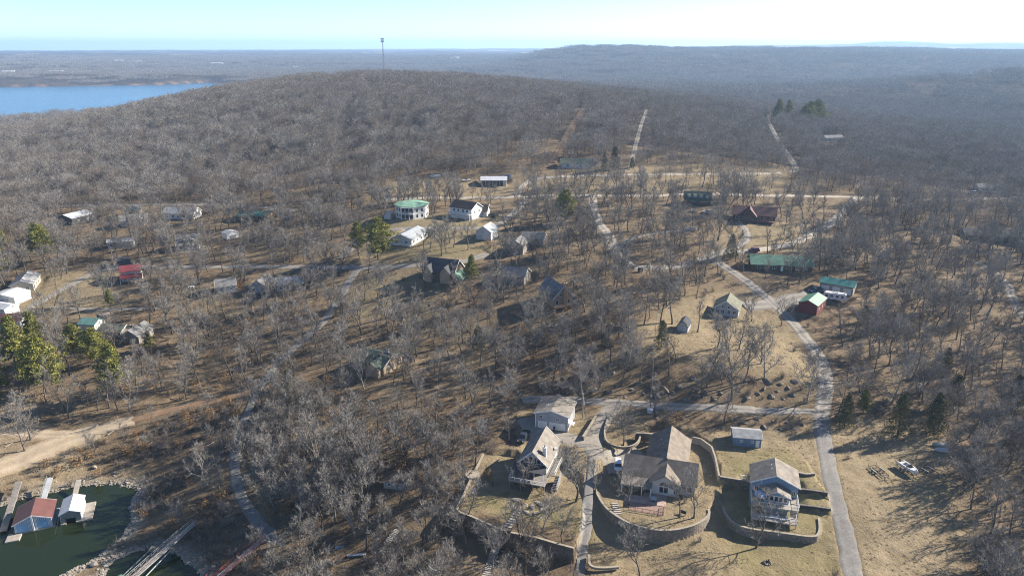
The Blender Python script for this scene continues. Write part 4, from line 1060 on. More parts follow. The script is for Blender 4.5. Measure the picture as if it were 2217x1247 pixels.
for j, lst in near_of.items():
    lst.sort()
    ax, ay = project(lmx[j][0], lmx[j][1], h1(*lmx[j]))[:2]
    cnt = {}
    for d, i in lst:
        qx, qy = project(tx[i], ty[i], tz[i])[:2]
        side = ('right of' if qx > ax else 'left of') if abs(qx - ax) > abs(qy - ay) * 1.3 else ('in front of' if qy > ay else 'behind')
        c = cnt[side] = cnt.get(side, 0) + 1
        form = 'small bare tree' if th[i] < 10.5 else ('bare grey tree' if th[i] < 14 else 'tall bare tree')
        o = (ORD[c-1] + ' closest' if c > 1 else 'closest') if c <= 20 else 'outlying'
        lb = '%s %s %s, %s on its side' % (form, side, LMP[j][2], o)
        if PD[i] < 230 and RNG.uniform() < .30: s = int(RNG.choice([8, 9, 10, 11, 10, 11]))
        else: s = int(RNG.choice([0, 1, 2, 3, 4, 5, 6, 7, 12, 13, 14, 15]))
        if th[i] < 8.0: s = int(RNG.integers(10, 12))
        place_tree('bare_tree', lb, 'tree', 'bare trees around the houses', SHAPES[s], tx[i], ty[i], tz[i], th[i] / (SH_H[s] * (1.15 if s > 9 else 1)), float(RNG.uniform(0, 6.28)))
scatter('bare_wood_trees', np.c_[tx[rest], ty[rest], tz[rest], th[rest] / 11], PROTO_MID, 'bare oak wood filling the slopes between the houses', 'wood', 10)
fx, fy, fz = grow_sites(430, 1500, 4.2, .79)
fh = RNG.uniform(.70, 1.40, len(fx)) * (.85 + .35 * fbm(fx / 40, fy / 40, 62))
ok = open_view(fx, fy, fz, fh * 10.5)
pxs, pys, _ = project(fx, fy, fz + 12)
ok &= (pxs > -450) & (pxs < 2650)
scatter('hillside_forest', np.c_[fx[ok], fy[ok], fz[ok], fh[ok]], PROTO_FAR, 'grey leafless forest covering the hill', 'forest', 8)
gx, gy = jitter_grid(1480, 5600, .74, 82)
gz = height(gx, gy); ok = gz > 1.2
gd = fbm(gx / 500, gy / 500, 71); ok &= (gd > .34) | (gx > 0)
sdl = poly_dist(gx, gy, FARLAKE); ok &= sdl > 60
scatter('far_forest', np.c_[gx[ok], gy[ok], gz[ok] - 1.5, np.full(ok.sum(), 1.05)], PROTO_PATCH, 'distant leafless forest on the far hills and ridge', 'forest', 3)
print('trees', len(TREE_SPOTS), len(idx), rest.sum(), len(fx), ok.sum())
# ------------------------------------------------------------------ brush
PROTO_BRUSH = bpy.data.collections.new('brush_shapes')
DRYB = mat('dry_brush', (.185, .140, .092), .95, .3, .3, col2=(.31, .24, .16))
GREYB = mat('grey_brush', (.18, .152, .13), .95, .25, .3, col2=(.30, .26, .225))
RUSTB = mat('rusty_leaves', (.20, .11, .045), .9, .3, .3, col2=(.33, .20, .085))
def brush_mesh(name, seed, m):
    rng = np.random.default_rng(seed); K = Tri()
    for s in range(34):
        t = rng.uniform(0, 6.28); d = tilt(np.array((0, 0, 1.)), rng.uniform(.1, .85), t)
        p, _ = bend(np.array((math.cos(t) * .25, math.sin(t) * .25, -.1)), d, rng.uniform(.8, 1.7), 2, rng, .05, .2); K.strip(p[0], p[1], p[2], .03, rng)
        for w in range(5):
            f = rng.uniform(.3, 1); q = p[0] + (p[2] - p[0]) * f; K.sliver(q, q + tilt(d, rng.uniform(.3, 1), rng.uniform(0, 6.28)) * rng.uniform(.3, .7), .028, rng)
    return K.mesh(name, m)
for i in range(4): PROTO_BRUSH.objects.link(bpy.data.objects.new('brush%d' % i, brush_mesh('brush%d' % i, 800 + i, (DRYB, GREYB)[i % 2])))
def leafy_mesh(name, seed):
    rng = np.random.default_rng(seed); K = Tri()
    for s in range(170):
        t = rng.uniform(0, 6.28); u = rng.uniform(0, 1) ** .5 * 1.1; p = np.array((math.cos(t) * u, math.sin(t) * u, rng.uniform(.3, 2.4) * (1.1 - .4 * u)))
        d = rng.normal(size=3) + (0, 0, .3); d /= np.linalg.norm(d); K.sliver(p, p + d * rng.uniform(.2, .4), .16, rng)
    K.tube([np.array((0, 0, -.2)), np.array((.1, 0, 1.0)), np.array((.05, .1, 2.2))], [.05, .04, .02], 4)
    return K.mesh(name, RUSTB)
PROTO_BRUSH.objects.link(bpy.data.objects.new('brush_leafy', leafy_mesh('brush_leafy', 850)))
bx, by = jitter_grid(100, 330, .72, 1.5)
den, lawn, green, dirt, brush = zone_fields(bx, by)
ok = RNG.uniform(size=len(bx)) < brush * .34 * (fbm(bx / 9, by / 9, 81) > .44)
bx, by = bx[ok], by[ok]; bz = height(bx, by)
ok = (road_dist(bx, by) > .8) & (foot_dist(bx, by) > .8) & (bz > .3)
px_, py_, _ = project(bx, by, bz); ok &= (px_ > -60) & (px_ < 2280) & (py_ < 1290)
scatter('brush', np.c_[bx[ok], by[ok], bz[ok], RNG.uniform(.6, 1.7, ok.sum())], PROTO_BRUSH, 'dry leafless brush and brambles under the trees and along the shore', 'brush', 5, weights=[.24, .26, .2, .24, .06])

# ------------------------------------------------------------------ fallen limbs
PROTO_LIMB = bpy.data.collections.new('limb_shapes')
for i in range(3):
    rng = np.random.default_rng(880 + i); T = Tri(); p, _ = bend(np.array((-2.2, 0, .12)), np.array((1., .15 * i, 0)), 4.4 - i * .6, 5, rng, 0, .12); p = [np.array((q[0], q[1], .12 + .15 * k * (i == 1))) for k, q in enumerate(p)]
    T.tube(p, [.13, .12, .10, .08, .05, .02], 5)
    for k in (2, 3, 4): T.tube([p[k], p[k] + np.array((.6, (-1) ** k * .8, .35)), p[k] + np.array((1.2, (-1) ** k * 1.3, .25))], [.05, .035, .012], 3)
    PROTO_LIMB.objects.link(bpy.data.objects.new('limb%d' % i, T.mesh('limb%d' % i, (PALE_BARK, BARK, BARK_B)[i])))
vx, vy = jitter_grid(110, 330, .72, 5.0); den = zone_fields(vx, vy)[0]
ok = (RNG.uniform(size=len(vx)) < .28 * np.clip(den, 0, 1.5)) & (road_dist(vx, vy) > 2.5) & (foot_dist(vx, vy) > 2.5); vx, vy = vx[ok], vy[ok]; vz = height(vx, vy); ok = vz > .6
scatter('fallen_limbs', np.c_[vx[ok], vy[ok], vz[ok], RNG.uniform(.5, 1.3, ok.sum())], PROTO_LIMB, 'fallen limbs and dead wood lying in the leaf litter', 'dead wood', 3)
# ------------------------------------------------------------------ buildings
GLASS = glass_mat()
WHITE = mat('white_paint', (.64, .64, .62), .6, .08, 1.0, spec=.3)
TRIM = mat('white_trim', (.66, .655, .64), .6, .05, 1.0)
SHINGLE = {k: mat('shingles_' + k, c, .95, .26, .7, .14, col2=tuple(min(1, x * 1.3) for x in c), detail=6.0, streak=('Z', 5.5)) for k, c in dict(
    tan=(.190, .168, .142), grey=(.150, .147, .143), taupe=(.172, .144, .116), brown=(.070, .052, .042), dark=(.058, .058, .062), green=(.055, .078, .064), pale=(.25, .25, .25), olive=(.15, .15, .11)).items()}
METAL = {k: mat('metal_roof_' + k, c, .5, .16, .5, .22, metal=.0, spec=.5, streak=('X', 3.5)) for k, c in dict(
    white=(.48, .49, .50), green=(.075, .185, .115), pale_green=(.20, .34, .235), teal=(.03, .17, .145), red=(.16, .034, .036), maroon=(.09, .032, .036), rust=(.130, .056, .046), grey=(.29, .305, .315)).items()}
SIDING = {k: mat('siding_' + k, c, .85, .14, .6, .15, streak=('Z', 4.0)) for k, c in dict(
    white=(.52, .52, .50), grey=(.30, .31, .325), light=(.43, .435, .44), blue=(.19, .27, .36), tan=(.34, .26, .175), brown=(.105, .072, .05), red=(.135, .030, .026), yellow=(.44, .365, .18), stone=(.215, .195, .168), dark=(.085, .082, .078), cream=(.46, .41, .32), navy=(.12, .185, .265)).items()}
WOOD = mat('grey_deck_wood', (.22, .198, .175), .9, .2, 1.0, .3, streak=('X', 3.5))
LTWOOD = mat('light_deck_wood', (.36, .32, .265), .9, .15, 1.0, .3)
BROWNWOOD = mat('brown_wood', (.17, .10, .065), .85, .2, 1.0)
def rotface(face, u, out, z, W, D):
    """point on a wall face: u along it, out in front of it"""
    return {'f': (u, -D/2 - out, z), 'b': (-u, D/2 + out, z), 'r': (W/2 + out, u, z), 'l': (-W/2 - out, -u, z)}[face]
def facebox(mb, face, u0, u1, o0, o1, z0, z1, W, D):
    a = rotface(face, u0, o0, z0, W, D); b = rotface(face, u1, o1, z1, W, D)
    mb.box(min(a[0], b[0]), max(a[0], b[0]), min(a[1], b[1]), max(a[1], b[1]), min(a[2], b[2]), max(a[2], b[2])); return mb
def window(t, face, u, z, w, h, W, D, trim=None, bars=1):
    f = .09
    mb = MB()
    for (a, b, c, d) in ((u - w/2, u + w/2, z, z + f), (u - w/2, u + w/2, z + h - f, z + h), (u - w/2, u - w/2 + f, z + f, z + h - f), (u + w/2 - f, u + w/2, z + f, z + h - f)):
        facebox(mb, face, a, b, -.02, .07, c, d, W, D)
    for k in range(1, bars + 1):
        uu = u - w/2 + w * k / (bars + 1); facebox(mb, face, uu - .035, uu + .035, -.02, .06, z + f, z + h - f, W, D)
    fr = mb.build('window', trim or TRIM, t)
    facebox(MB(), face, u - w/2 + f*.5, u + w/2 - f*.5, -.02, .025, z + f*.5, z + h - f*.5, W, D).build('pane', GLASS, fr)
    return fr
def door(t, face, u, w, h, W, D, m, name='door', panels=0, z0=0.05):
    d = facebox(MB(), face, u - w/2, u + w/2, -.02, .05, z0, z0 + h, W, D).build(name, m, t)
    if panels:
        for k in range(panels):
            z = z0 + h * (k + .08) / panels
            facebox(MB(), face, u - w/2 + .08, u + w/2 - .08, .0, .075, z, z + h / panels * .84, W, D).build('door_panel', m, d)
    else:
        facebox(MB(), face, u + w*.3, u + w*.42, .0, .12, z0 + 1.0, z0 + 1.1, W, D).build('handle', SIDING['dark'], d)
    return d
def gable_walls(W, D, hw, rise, axis, z0=-.6):
    mb = MB(); a, b = W/2, D/2
    if axis == 'y':
        r0 = [(-a,-b,z0),(a,-b,z0),(a,-b,hw),(0,-b,hw+rise),(-a,-b,hw)]; r1 = [(x, b, z) for x, _, z in r0]
    else:
        r0 = [(-a,b,z0),(-a,-b,z0),(-a,-b,hw),(-a,0,hw+rise),(-a,b,hw)]; r1 = [(a, y, z) for _, y, z in r0]
    return mb.loft([r0, r1])
def gable_roof(W, D, hw, rise, axis, over=.45, th=.16, x0=0, y0=0, ends=None):
    """two slabs meeting at the ridge"""
    mb = MB(); a, b = (W/2, D/2) if axis == 'y' else (D/2, W/2); k = rise / a
    e = b + (over if ends is None else ends)
    for s in (-1, 1):
        xo = s * (a + over); zo = hw - k * over
        p = [(0, hw + rise), (xo, zo), (xo, zo + th), (0, hw + rise + th * 1.15)]
        r0 = [(x, -e, z + .02) for x, z in p]; r1 = [(x, e, z + .02) for x, z in p]
        if s > 0: r0, r1 = r1, r0
        q = [r0, r1]
        if axis == 'x': q = [[(y, -x, z) for x, y, z in r] for r in q]
        mb.loft([[(x + x0, y + y0, z) for x, y, z in r] for r in q])
    return mb
def hip_roof(W, D, hw, rise, over=.4, th=.16):
    a, b = W/2 + over, D/2 + over; r = max(0, a - b) if a > b else 0; q = max(0, b - a) if b > a else 0
    mb = MB(); z = hw - .05
    base = [(-a,-b,z),(a,-b,z),(a,b,z),(-a,b,z)]; top = [(-a,-b,z+th),(a,-b,z+th),(a,b,z+th),(-a,b,z+th)]
    mb.add(base + top + [(-r,-q,z+rise),(r,q,z+rise)], [(3,2,1,0),(0,1,5,4),(1,2,6,5),(2,3,7,6),(3,0,4,7)])
    o = len(mb.v) - 10
    f = [(4,5,9,8),(5,6,9),(6,7,8,9),(7,4,8)] if a >= b else [(4,5,8),(5,6,9,8),(6,7,9),(7,4,8,9)]
    mb.f += [tuple(i + o for i in t) for t in f]
    return mb
def fascia(W, D, hw, rise, axis, over=.45):
    """white boards along the gable edges"""
    mb = MB(); a, b = (W/2, D/2) if axis == 'y' else (D/2, W/2); k = rise / a
    for y in (-(b + over) - .03, b + over + .03):
        for s in (-1, 1):
            p, q = Vector((0, y, hw + rise + .05)), Vector((s * (a + over), y, hw - k * over + .05))
            if axis == 'x': p, q = Vector((p.y, -p.x, p.z)), Vector((q.y, -q.x, q.z))
            mb.bar(p, q, .06, .26)
    return mb
def chimney(t, x, y, z0, h, w, d, m):
    c = MB(); c.box(x-w/2, x+w/2, y-d/2, y+d/2, z0, z0+h).box(x-w/2-.06, x+w/2+.06, y-d/2-.06, y+d/2+.06, z0+h, z0+h+.15)
    o = c.build('chimney', m, t)
    MB().lathe([(.16, 0), (.16, .35), (.2, .35), (.2, .45)], 8, (x, y, z0+h+.15)).build('chimney_pot', SIDING['dark'], o)
def house(key, name, label, cat, hw, rise, axis, wm, rm, wins=(), doors=(), over=.45, roof='gable', chim=(), vents=0, trim=True, W=None, D=None, group=None):
    c, yaw, W_, D_, z = SITES[key]; W = W or W_; D = D or D_
    t = thing(name, label, cat, (c[0], c[1], z), yaw, group)
    if roof == 'gable': gable_walls(W, D, hw, rise, axis).build('wall', wm, t); rf = gable_roof(W, D, hw, rise, axis, over).build('roof', rm, t)
    elif roof == 'hip': MB().box(-W/2, W/2, -D/2, D/2, -.6, hw).build('wall', wm, t); rf = hip_roof(W, D, hw, rise, over).build('roof', rm, t)
    elif roof == 'shed':
        MB().hexa([(-W/2,-D/2,-.6),(W/2,-D/2,-.6),(W/2,D/2,-.6),(-W/2,D/2,-.6),(-W/2,-D/2,hw),(W/2,-D/2,hw),(W/2,D/2,hw+rise),(-W/2,D/2,hw+rise)]).build('wall', wm, t)
        k = rise / D; e = over; rf = MB().hexa([(-W/2-e,-D/2-e,hw-k*e+.02),(W/2+e,-D/2-e,hw-k*e+.02),(W/2+e,D/2+e,hw+rise+k*e+.02),(-W/2-e,D/2+e,hw+rise+k*e+.02),(-W/2-e,-D/2-e,hw-k*e+.15),(W/2+e,-D/2-e,hw-k*e+.15),(W/2+e,D/2+e,hw+rise+k*e+.15),(-W/2-e,D/2+e,hw+rise+k*e+.15)]).build('roof', rm, t)
    if trim and roof == 'gable': fascia(W, D, hw, rise, axis, over).build('trim_board', TRIM, t)
    for w in wins: window(t, *w[:5], W, D, bars=w[5] if len(w) > 5 else 1)
    for d in doors: door(t, d[0], d[1], d[2], d[3], W, D, d[4], d[5] if len(d) > 5 else 'door', d[6] if len(d) > 6 else 0)
    for ch in chim: chimney(t, *ch)
    for k in range(vents):
        s = 1 if axis == 'y' else 0; u = (k - (vents-1)/2) * 1.7
        x, y = (-.9, u) if axis == 'y' else (u, .9)
        zz = hw + rise * (1 - .9 / ((W if axis == 'y' else D) / 2))
        MB().lathe([(.06, -.1), (.06, .35), (.11, .35), (.11, .45)], 6, (x, y, zz + .1)).build('roof_vent', SIDING['light'], rf)
    return t
def rail(t, pts, h=1.0, m=None, gap=1.6, name='railing', balus=True, w=.07):
    """posts, top and bottom rail, balusters along a polyline"""
    m = m or WHITE; mb = MB(); bb = MB()
    for a, b in zip(pts[:-1], pts[1:]):
        a, b = Vector(a), Vector(b); L = (b - a).length; n = max(1, round(L / gap))
        for k in range(n + 1):
            p = a + (b - a) * k / n; mb.bar(p, p + Vector((0,0,h+.06)), w)
        mb.bar(a + Vector((0,0,h)), b + Vector((0,0,h)), w*1.3, w); bb.bar(a + Vector((0,0,.12)), b + Vector((0,0,.12)), w*.7)
        if balus:
            for k in range(int(L / .3)): p = a + (b - a) * (k + .5) / int(L / .3); bb.bar(p + Vector((0,0,.12)), p + Vector((0,0,h)), .03)
    o = mb.build(name, m, t); bb.build('baluster', m, o); return o
def deck(t, x0, x1, y0, y1, z, m, zg=-.6, legs=True, name='deck'):
    mb = MB(); n = max(2, int((y1 - y0) / .3))
    mb.box(x0, x1, y0, y1, z - .22, z - .06)
    o = mb.build(name, m, t); pl = MB()
    for k in range(n): a = y0 + (y1 - y0) * k / n; pl.box(x0, x1, a + .015, a + (y1 - y0) / n - .015, z - .06, z)
    pl.build('deck_boards', m, o)
    if legs:
        for x in np.linspace(x0 + .15, x1 - .15, max(2, int((x1 - x0) / 2.6) + 1)): MB().box(x - .08, x + .08, y0 + .1, y0 + .26, zg, z - .22).build('post', m, t)
    return o
# ---- grey garage
g = house('garage', 'garage', 'grey two-storey garage with low tan roof and two white doors', 'garage', 4.6, 1.25, 'y', SIDING['grey'], SHINGLE['tan'],
    wins=[('f', -3.0, 3.2, .95, .8), ('f', 1.7, 2.9, .95, .8), ('r', -1.0, 3.0, .9, .9)], over=.5)
door(g, 'f', -2.5, 2.6, 2.2, 9.2, 8.8, WHITE, 'garage_door', 4); door(g, 'f', 1.6, 4.6, 2.2, 9.2, 8.8, WHITE, 'garage_door', 4)
aw = MB(); aw.hexa([(4.6,-3.6,2.3),(6.0,-3.6,1.75),(6.0,-1.9,1.75),(4.6,-1.9,2.3),(4.6,-3.6,2.4),(6.0,-3.6,1.85),(6.0,-1.9,1.85),(4.6,-1.9,2.4)]); aw.build('awning', WHITE, g)
for x, y in ((-2.2, -1.5), (-1.7, -1.4), (.4, -1.8), (2.9, -3.0)): MB().lathe([(.09, 0), (.09, .55), (.15, .55), (.15, .65)], 6, (x, y, 4.6 + 1.25 * (1 - abs(x) / 4.6))).build('roof_vent', SIDING['light'], g)
MB().box(-4.66, -4.4, -4.46, -4.3, -.3, 4.6).build('corner_board', WHITE, g)
# ---- A-frame house
a = house('a_frame', 'house', 'steep gabled house with tan roof, white chimney and glazed gable above a grey deck', 'house', 4.5, 3.3, 'y', SIDING['light'], SHINGLE['tan'], over=.6)
for k, (u, h0) in enumerate([(-2.55, .45), (-1.65, 1.15), (-.6, 1.75), (.5, 1.75), (1.55, 1.2), (2.45, .5)]):
    w_ = .86 if 0 < k < 5 else .7
    fr = MB(); facebox(fr, 'f', u - w_/2 - .07, u + w_/2 + .07, .0, .05, 4.35, 4.5 + h0, 7.0, 12.0); fr = fr.build('window', TRIM, a)
    facebox(MB(), 'f', u - w_/2, u + w_/2, .02, .075, 4.45, 4.4 + h0, 7.0, 12.0).build('pane', GLASS, fr)
for u in (-4.6, -2.9, -1.0, 1.2): window(a, 'r', u, 2.3, 1.1, 1.2, 7.0, 12.0)
for u in (-1.8, 1.6): window(a, 'f', u, 1.9, 1.5, 1.6, 7.0, 12.0)
chimney(a, 2.35, -3.6, 4.2, 3.6, .9, .8, WHITE)
deck(a, -4.6, 4.4, -11.2, -6.02, 1.9, WOOD)
rail(a, [(-4.55, -6.1, 1.9), (-4.55, -11.15, 1.9), (4.35, -11.15, 1.9)], 1.0, WHITE)
lr = MB(); lr.hexa([(-4.4,-9.3,3.75),(3.6,-9.3,3.75),(3.6,-6.03,4.15),(-4.4,-6.03,4.15),(-4.4,-9.3,3.87),(3.6,-9.3,3.87),(3.6,-6.03,4.27),(-4.4,-6.03,4.27)]); lr.build('porch_roof', SHINGLE['dark'], a)
for x in (-4.2, -1.5, 1.2, 3.4): MB().box(x-.07, x+.07, -9.2, -9.06, 1.9, 3.75).build('porch_post', WHITE, a)
deck(a, 3.55, 5.6, -6.0, 2.0, 1.9, WOOD, legs=False, name='side_deck'); rail(a, [(5.55, -6.0, 1.9), (5.55, 2.0, 1.9)], 1.0, WHITE)
st = MB()
for k in range(9): st.box(5.6 + .02, 6.9, -6.0 + .42 * k - 3.0, -5.6 + .42 * k - 3.0, -.3, .1 + .2 * k)
st.build('stairs', WOOD, a); rail(a, [(6.85, -9.0, .2), (6.85, -5.2, 1.8)], .9, WHITE, balus=False)
MB().lathe([(.05, 0), (.45, .12), (.5, .2)], 12, (3.9, 1.6, 4.9)).build('satellite_dish', SIDING['light'], a)
# ---- cross-gabled house
cx, cyaw, _, _, cz = SITES['cross_house']
ch = thing('house', 'large white house with cross gables, taupe roof and curved wall in front', 'house', (37.6, 155.8, cz), math.radians(-16))
W1, D1, hw, rs = 16.8, 9.4, 3.2, 2.9
body = gable_walls(W1, D1, hw, rs, 'x'); body.v = [(x - 1.2, y, z) for x, y, z in body.v]; body.build('wall', SIDING['white'], ch)
gable_roof(W1, D1, hw, rs, 'x', .5, x0=-1.2).build('roof', SHINGLE['taupe'], ch)
wing = gable_walls(9.6, 15.6, hw, rs + .35, 'y'); wing.v = [(x, y + 8.2, z) for x, y, z in wing.v]; wing.build('wing_wall', SIDING['white'], ch)
gable_roof(9.6, 15.6, hw, rs + .35, 'y', .5, y0=8.2).build('wing_roof', SHINGLE['taupe'], ch)
fg = gable_walls(6.4, 2.4, hw + .35, 1.9, 'y'); fg.v = [(x + .3, y - 4.9, z) for x, y, z in fg.v]; fg.build('gable_wall', SIDING['white'], ch)
gable_roof(6.4, 6.2, hw + .35, 1.95, 'y', .45, x0=.3, y0=-3.4).build('gable_roof', SHINGLE['taupe'], ch)
def off(mb, dx, dy): mb.v = [(x + dx, y + dy, z) for x, y, z in mb.v]; return mb
for u, z_, w_, h_ in ((-.2, .7, 2.1, 1.5), (2.6, .8, 1.0, 1.5)):
    f = off(facebox(MB(), 'f', u - w_/2 - .1, u + w_/2 + .1, 0, .05, z_ - .1, z_ + h_ + .1, 0, 0), .3, -6.1).build('window', TRIM, ch)
    for s in (-1, 1): off(facebox(MB(), 'f', u + s*w_/4 - w_/4 + .06, u + s*w_/4 + w_/4 - .06, .02, .08, z_, z_ + h_, 0, 0), .3, -6.1).build('pane', GLASS, f)
arch = MB(); n = 9
arch.add([(.1 + 1.05*math.cos(math.pi*k/(n-1)), -6.19, 2.5 + 1.15*math.sin(math.pi*k/(n-1))) for k in range(n)] + [(.1 + 1.05*math.cos(math.pi*k/(n-1)), -6.09, 2.5 + 1.15*math.sin(math.pi*k/(n-1))) for k in range(n)], [tuple(range(n))[::-1]] + [(k, k+1, n+k+1, n+k) for k in range(n-1)])
af = arch.build('arched_window', GLASS, ch)
ab = MB(); 
for k in range(n-1):
    p, q = [(.1 + 1.12*math.cos(math.pi*j/(n-1)), -6.2, 2.5 + 1.22*math.sin(math.pi*j/(n-1))) for j in (k, k+1)]; ab.bar(p, q, .12)
ab.bar((-1.0, -6.2, 2.48), (1.2, -6.2, 2.48), .12).bar((.1, -6.2, 2.5), (.1, -6.2, 3.6), .09); ab.build('frame', TRIM, af)
for u in (4.7, 6.0):
    f = off(facebox(MB(), 'f', u - .6, u + .6, 0, .05, .8, 2.5, 0, 0), 0, -4.7).build('window', TRIM, ch); off(facebox(MB(), 'f', u - .5, u + .5, .02, .08, .9, 2.4, 0, 0), 0, -4.7).build('pane', GLASS, f)
po = MB(); po.hexa([(-9.9,-7.9,2.35),(-2.6,-7.9,2.35),(-2.6,-4.75,3.1),(-9.9,-4.75,3.1),(-9.9,-7.9,2.5),(-2.6,-7.9,2.5),(-2.6,-4.75,3.25),(-9.9,-4.75,3.25)]); po.build('porch_roof', SHINGLE['tan'], ch)
for x in (-9.6, -7.2, -4.9, -2.8): MB().box(x-.12, x+.12, -7.7, -7.46, -.3, 2.4).build('porch_post', WHITE, ch)
for x, y in ((-2.2, 7.5), (-1.4, 7.2), (-2.0, 10)): MB().lathe([(.08, 0), (.08, .5), (.13, .5), (.13, .6)], 6, (x, y, hw + (rs + .35) * (1 - abs(x) / 4.8) + .1)).build('roof_vent', SIDING['dark'], ch)
dk = MB(); dk.box(-8.6, 1.0, -10.8, -8.0, -.4, .12).box(-4.4, 1.0, -7.95, -6.3, -.4, .115); dk.build('stone_patio', mat('pink_flagstone', (.36, .27, .225), .9, .18, .8, .4), ch)
dk = MB(); dk.box(-7.2, .9, -14.2, -10.85, -.8, .02); dk.build('timber_terrace', mat('red_deck_wood', (.25, .165, .135), .9, .18, 1.2, .3, streak=('X', 3)), ch)
rail(ch, [(-7.1, -14.1, .02), (.8, -14.1, .02), (.8, -10.95, .02)], .8, BROWNWOOD)
# ---- blue house with two decks
b = house('blue_house', 'house', 'blue lake house with taupe gable roof and two white decks', 'house', 5.9, 2.4, 'y', SIDING['blue'], SHINGLE['tan'], over=.5, vents=2)
ext = gable_walls(5.6, 3.2, 4.9, 1.25, 'y'); off(ext, .15, -5.12).build('sunroom_wall', SIDING['blue'], b)
gable_roof(5.6, 3.5, 4.9, 1.3, 'y', .4, x0=.15, y0=-5.05).build('sunroom_roof', SHINGLE['tan'], b)
fs = MB(); fs.bar((.15, -7.28, 6.2), (-3.05, -7.28, 4.75), .06, .24).bar((.15, -7.28, 6.2), (3.35, -7.28, 4.75), .06, .24); fs.build('trim_board', TRIM, b)
for k in range(5):
    u = -1.95 + 1.0 * k + .15; f = facebox(MB(), 'f', u - .47, u + .47, 0, .05, 3.25, 4.85, 0, 13.44).build('window', TRIM, b); p = facebox(MB(), 'f', u - .34, u + .34, .02, .08, 3.45, 4.65, 0, 13.44).build('pane', GLASS, f)
window(b, 'f', -4.0, 3.3, .9, 1.5, 10.2, 7.0); window(b, 'f', 4.2, 3.3, .8, 1.4, 10.2, 7.0)
for u in (-2, 1): window(b, 'r', u, 3.3, 1.0, 1.3, 10.2, 7.0)
for u in (-3.4, -.5, 2.5): window(b, 'f', u, .6, 1.5, 1.6, 10.2, 7.0)
deck(b, -5.2, 5.1, -8.6, -3.55, 2.9, LTWOOD, name='upper_deck')
rail(b, [(-5.15, -3.6, 2.9), (-5.15, -8.55, 2.9), (5.05, -8.55, 2.9), (5.05, -3.6, 2.9)], 1.0, WHITE)
deck(b, -5.2, 4.6, -11.4, -8.65, 1.1, LTWOOD, name='lower_deck')
rail(b, [(-5.15, -8.7, 1.1), (-5.15, -11.35, 1.1), (4.55, -11.35, 1.1), (4.55, -8.7, 1.1)], 1.0, mat('grey_rail', (.45, .47, .49), .7, .1))
st = MB()
for k in range(9): st.box(3.4, 5.0, -6.0 - .28 * k - .28, -6.0 - .28 * k, 2.7 - .2 * k, 2.9 - .2 * k)
st.build('stairs', LTWOOD, b)
# deck furniture, each its own thing
def world(key, x, y, z):
    c, yaw, _, _, zz = SITES[key]; return (c[0] + x*math.cos(yaw) - y*math.sin(yaw), c[1] + x*math.sin(yaw) + y*math.cos(yaw), zz + z)
um = thing('parasol', 'blue parasol open on the upper deck of the blue house', 'parasol', world('blue_house', -3.2, -6.6, 2.9), SITES['blue_house'][1])
MB().lathe([(.03, 0), (.03, 2.2)], 6).build('pole', WHITE, um); MB().lathe([(1.6, 1.75), (1.2, 2.0), (.6, 2.25), (.02, 2.42)], 8).build('canopy', mat('blue_canvas', (.20, .33, .55), .8, .1), um)
for i, (x, y) in enumerate(((-.9, -7.6), (.4, -7.7))):
    cc = thing('patio_chair', ['grey patio chair on the upper deck, closer to the blue parasol', 'grey patio chair on the upper deck, further from the parasol'][i], 'chair', world('blue_house', x, y, 2.9), SITES['blue_house'][1], 'chairs on the upper deck')
    MB().box(-.3, .3, -.3, .3, .38, .46).build('seat', SIDING['light'], cc); MB().box(-.3, .3, .24, .32, .46, 1.0).build('backrest', SIDING['light'], cc)
    for sx in (-.26, .26):
        for sy in (-.26, .26): MB().box(sx-.03, sx+.03, sy-.03, sy+.03, 0, .38).build('leg', SIDING['dark'], cc)
for i, (x, y, lb) in enumerate(((-.2, -9.9, 'white lounger on the lower deck of the blue house, left one'), (1.8, -10.3, 'white lounger on the lower deck near the right railing'))):
    cc = thing('lounger', lb, 'lounger', world('blue_house', x, y, 1.1), SITES['blue_house'][1] + .2 * i, 'loungers on the lower deck')
    MB().box(-.9, .5, -.33, .33, .28, .38).build('seat', WHITE, cc); MB().hexa([(.5,-.33,.28),(1.05,-.33,.75),(1.05,.33,.75),(.5,.33,.28),(.5,-.33,.38),(1.0,-.33,.85),(1.0,.33,.85),(.5,.33,.38)]).build('backrest', WHITE, cc)
    for sx in (-.8, .4):
        for sy in (-.28, .28): MB().box(sx-.03, sx+.03, sy-.03, sy+.03, 0, .28).build('leg', WHITE, cc)
# ---- blue shed
s = house('blue_shed', 'shed', 'blue shed with pale grey roof and white door behind the blue house', 'shed', 2.5, 1.0, 'x', SIDING['navy'], SHINGLE['pale'], wins=[('f', -1.5, 1.2, .7, .7), ('f', 1.2, 1.2, .7, .7)], doors=[('f', 2.6, .95, 2.0, WHITE)], over=.25)
# ---- octagonal house
c, yaw, W, D, z = SITES['octagon_house']
t = thing('house', 'white octagonal house with pale green roof and two storeys of balconies', 'house', (c[0], c[1], z), yaw + math.radians(-4))
def ring(r, zz, n=8, sx=1.0): return [(r*sx*math.cos(math.pi/8 + 2*math.pi*k/n), r*math.sin(math.pi/8 + 2*math.pi*k/n), zz) for k in range(n)]
R = 8.3
MB().loft([ring(R, -.8), ring(R, 6.2)]).build('wall', SIDING['white'], t)
MB().loft([ring(R*1.1, 6.15), ring(R*1.1, 6.4), ring(R*.62, 7.35), ring(.25, 7.9)]).build('roof', METAL['pale_green'], t)
fr = R * math.cos(math.pi/8)
for zz, hh, nm in ((.3, 2.0, 'lower_shade_panel'), (3.2, 2.3, 'recess_shade_panel')): MB().box(-3.05, 3.05, -fr-.06, -fr+.2, zz, zz+hh).build(nm, GLASS, t)  # flat dark panels on the wall paint the shade inside the balcony openings
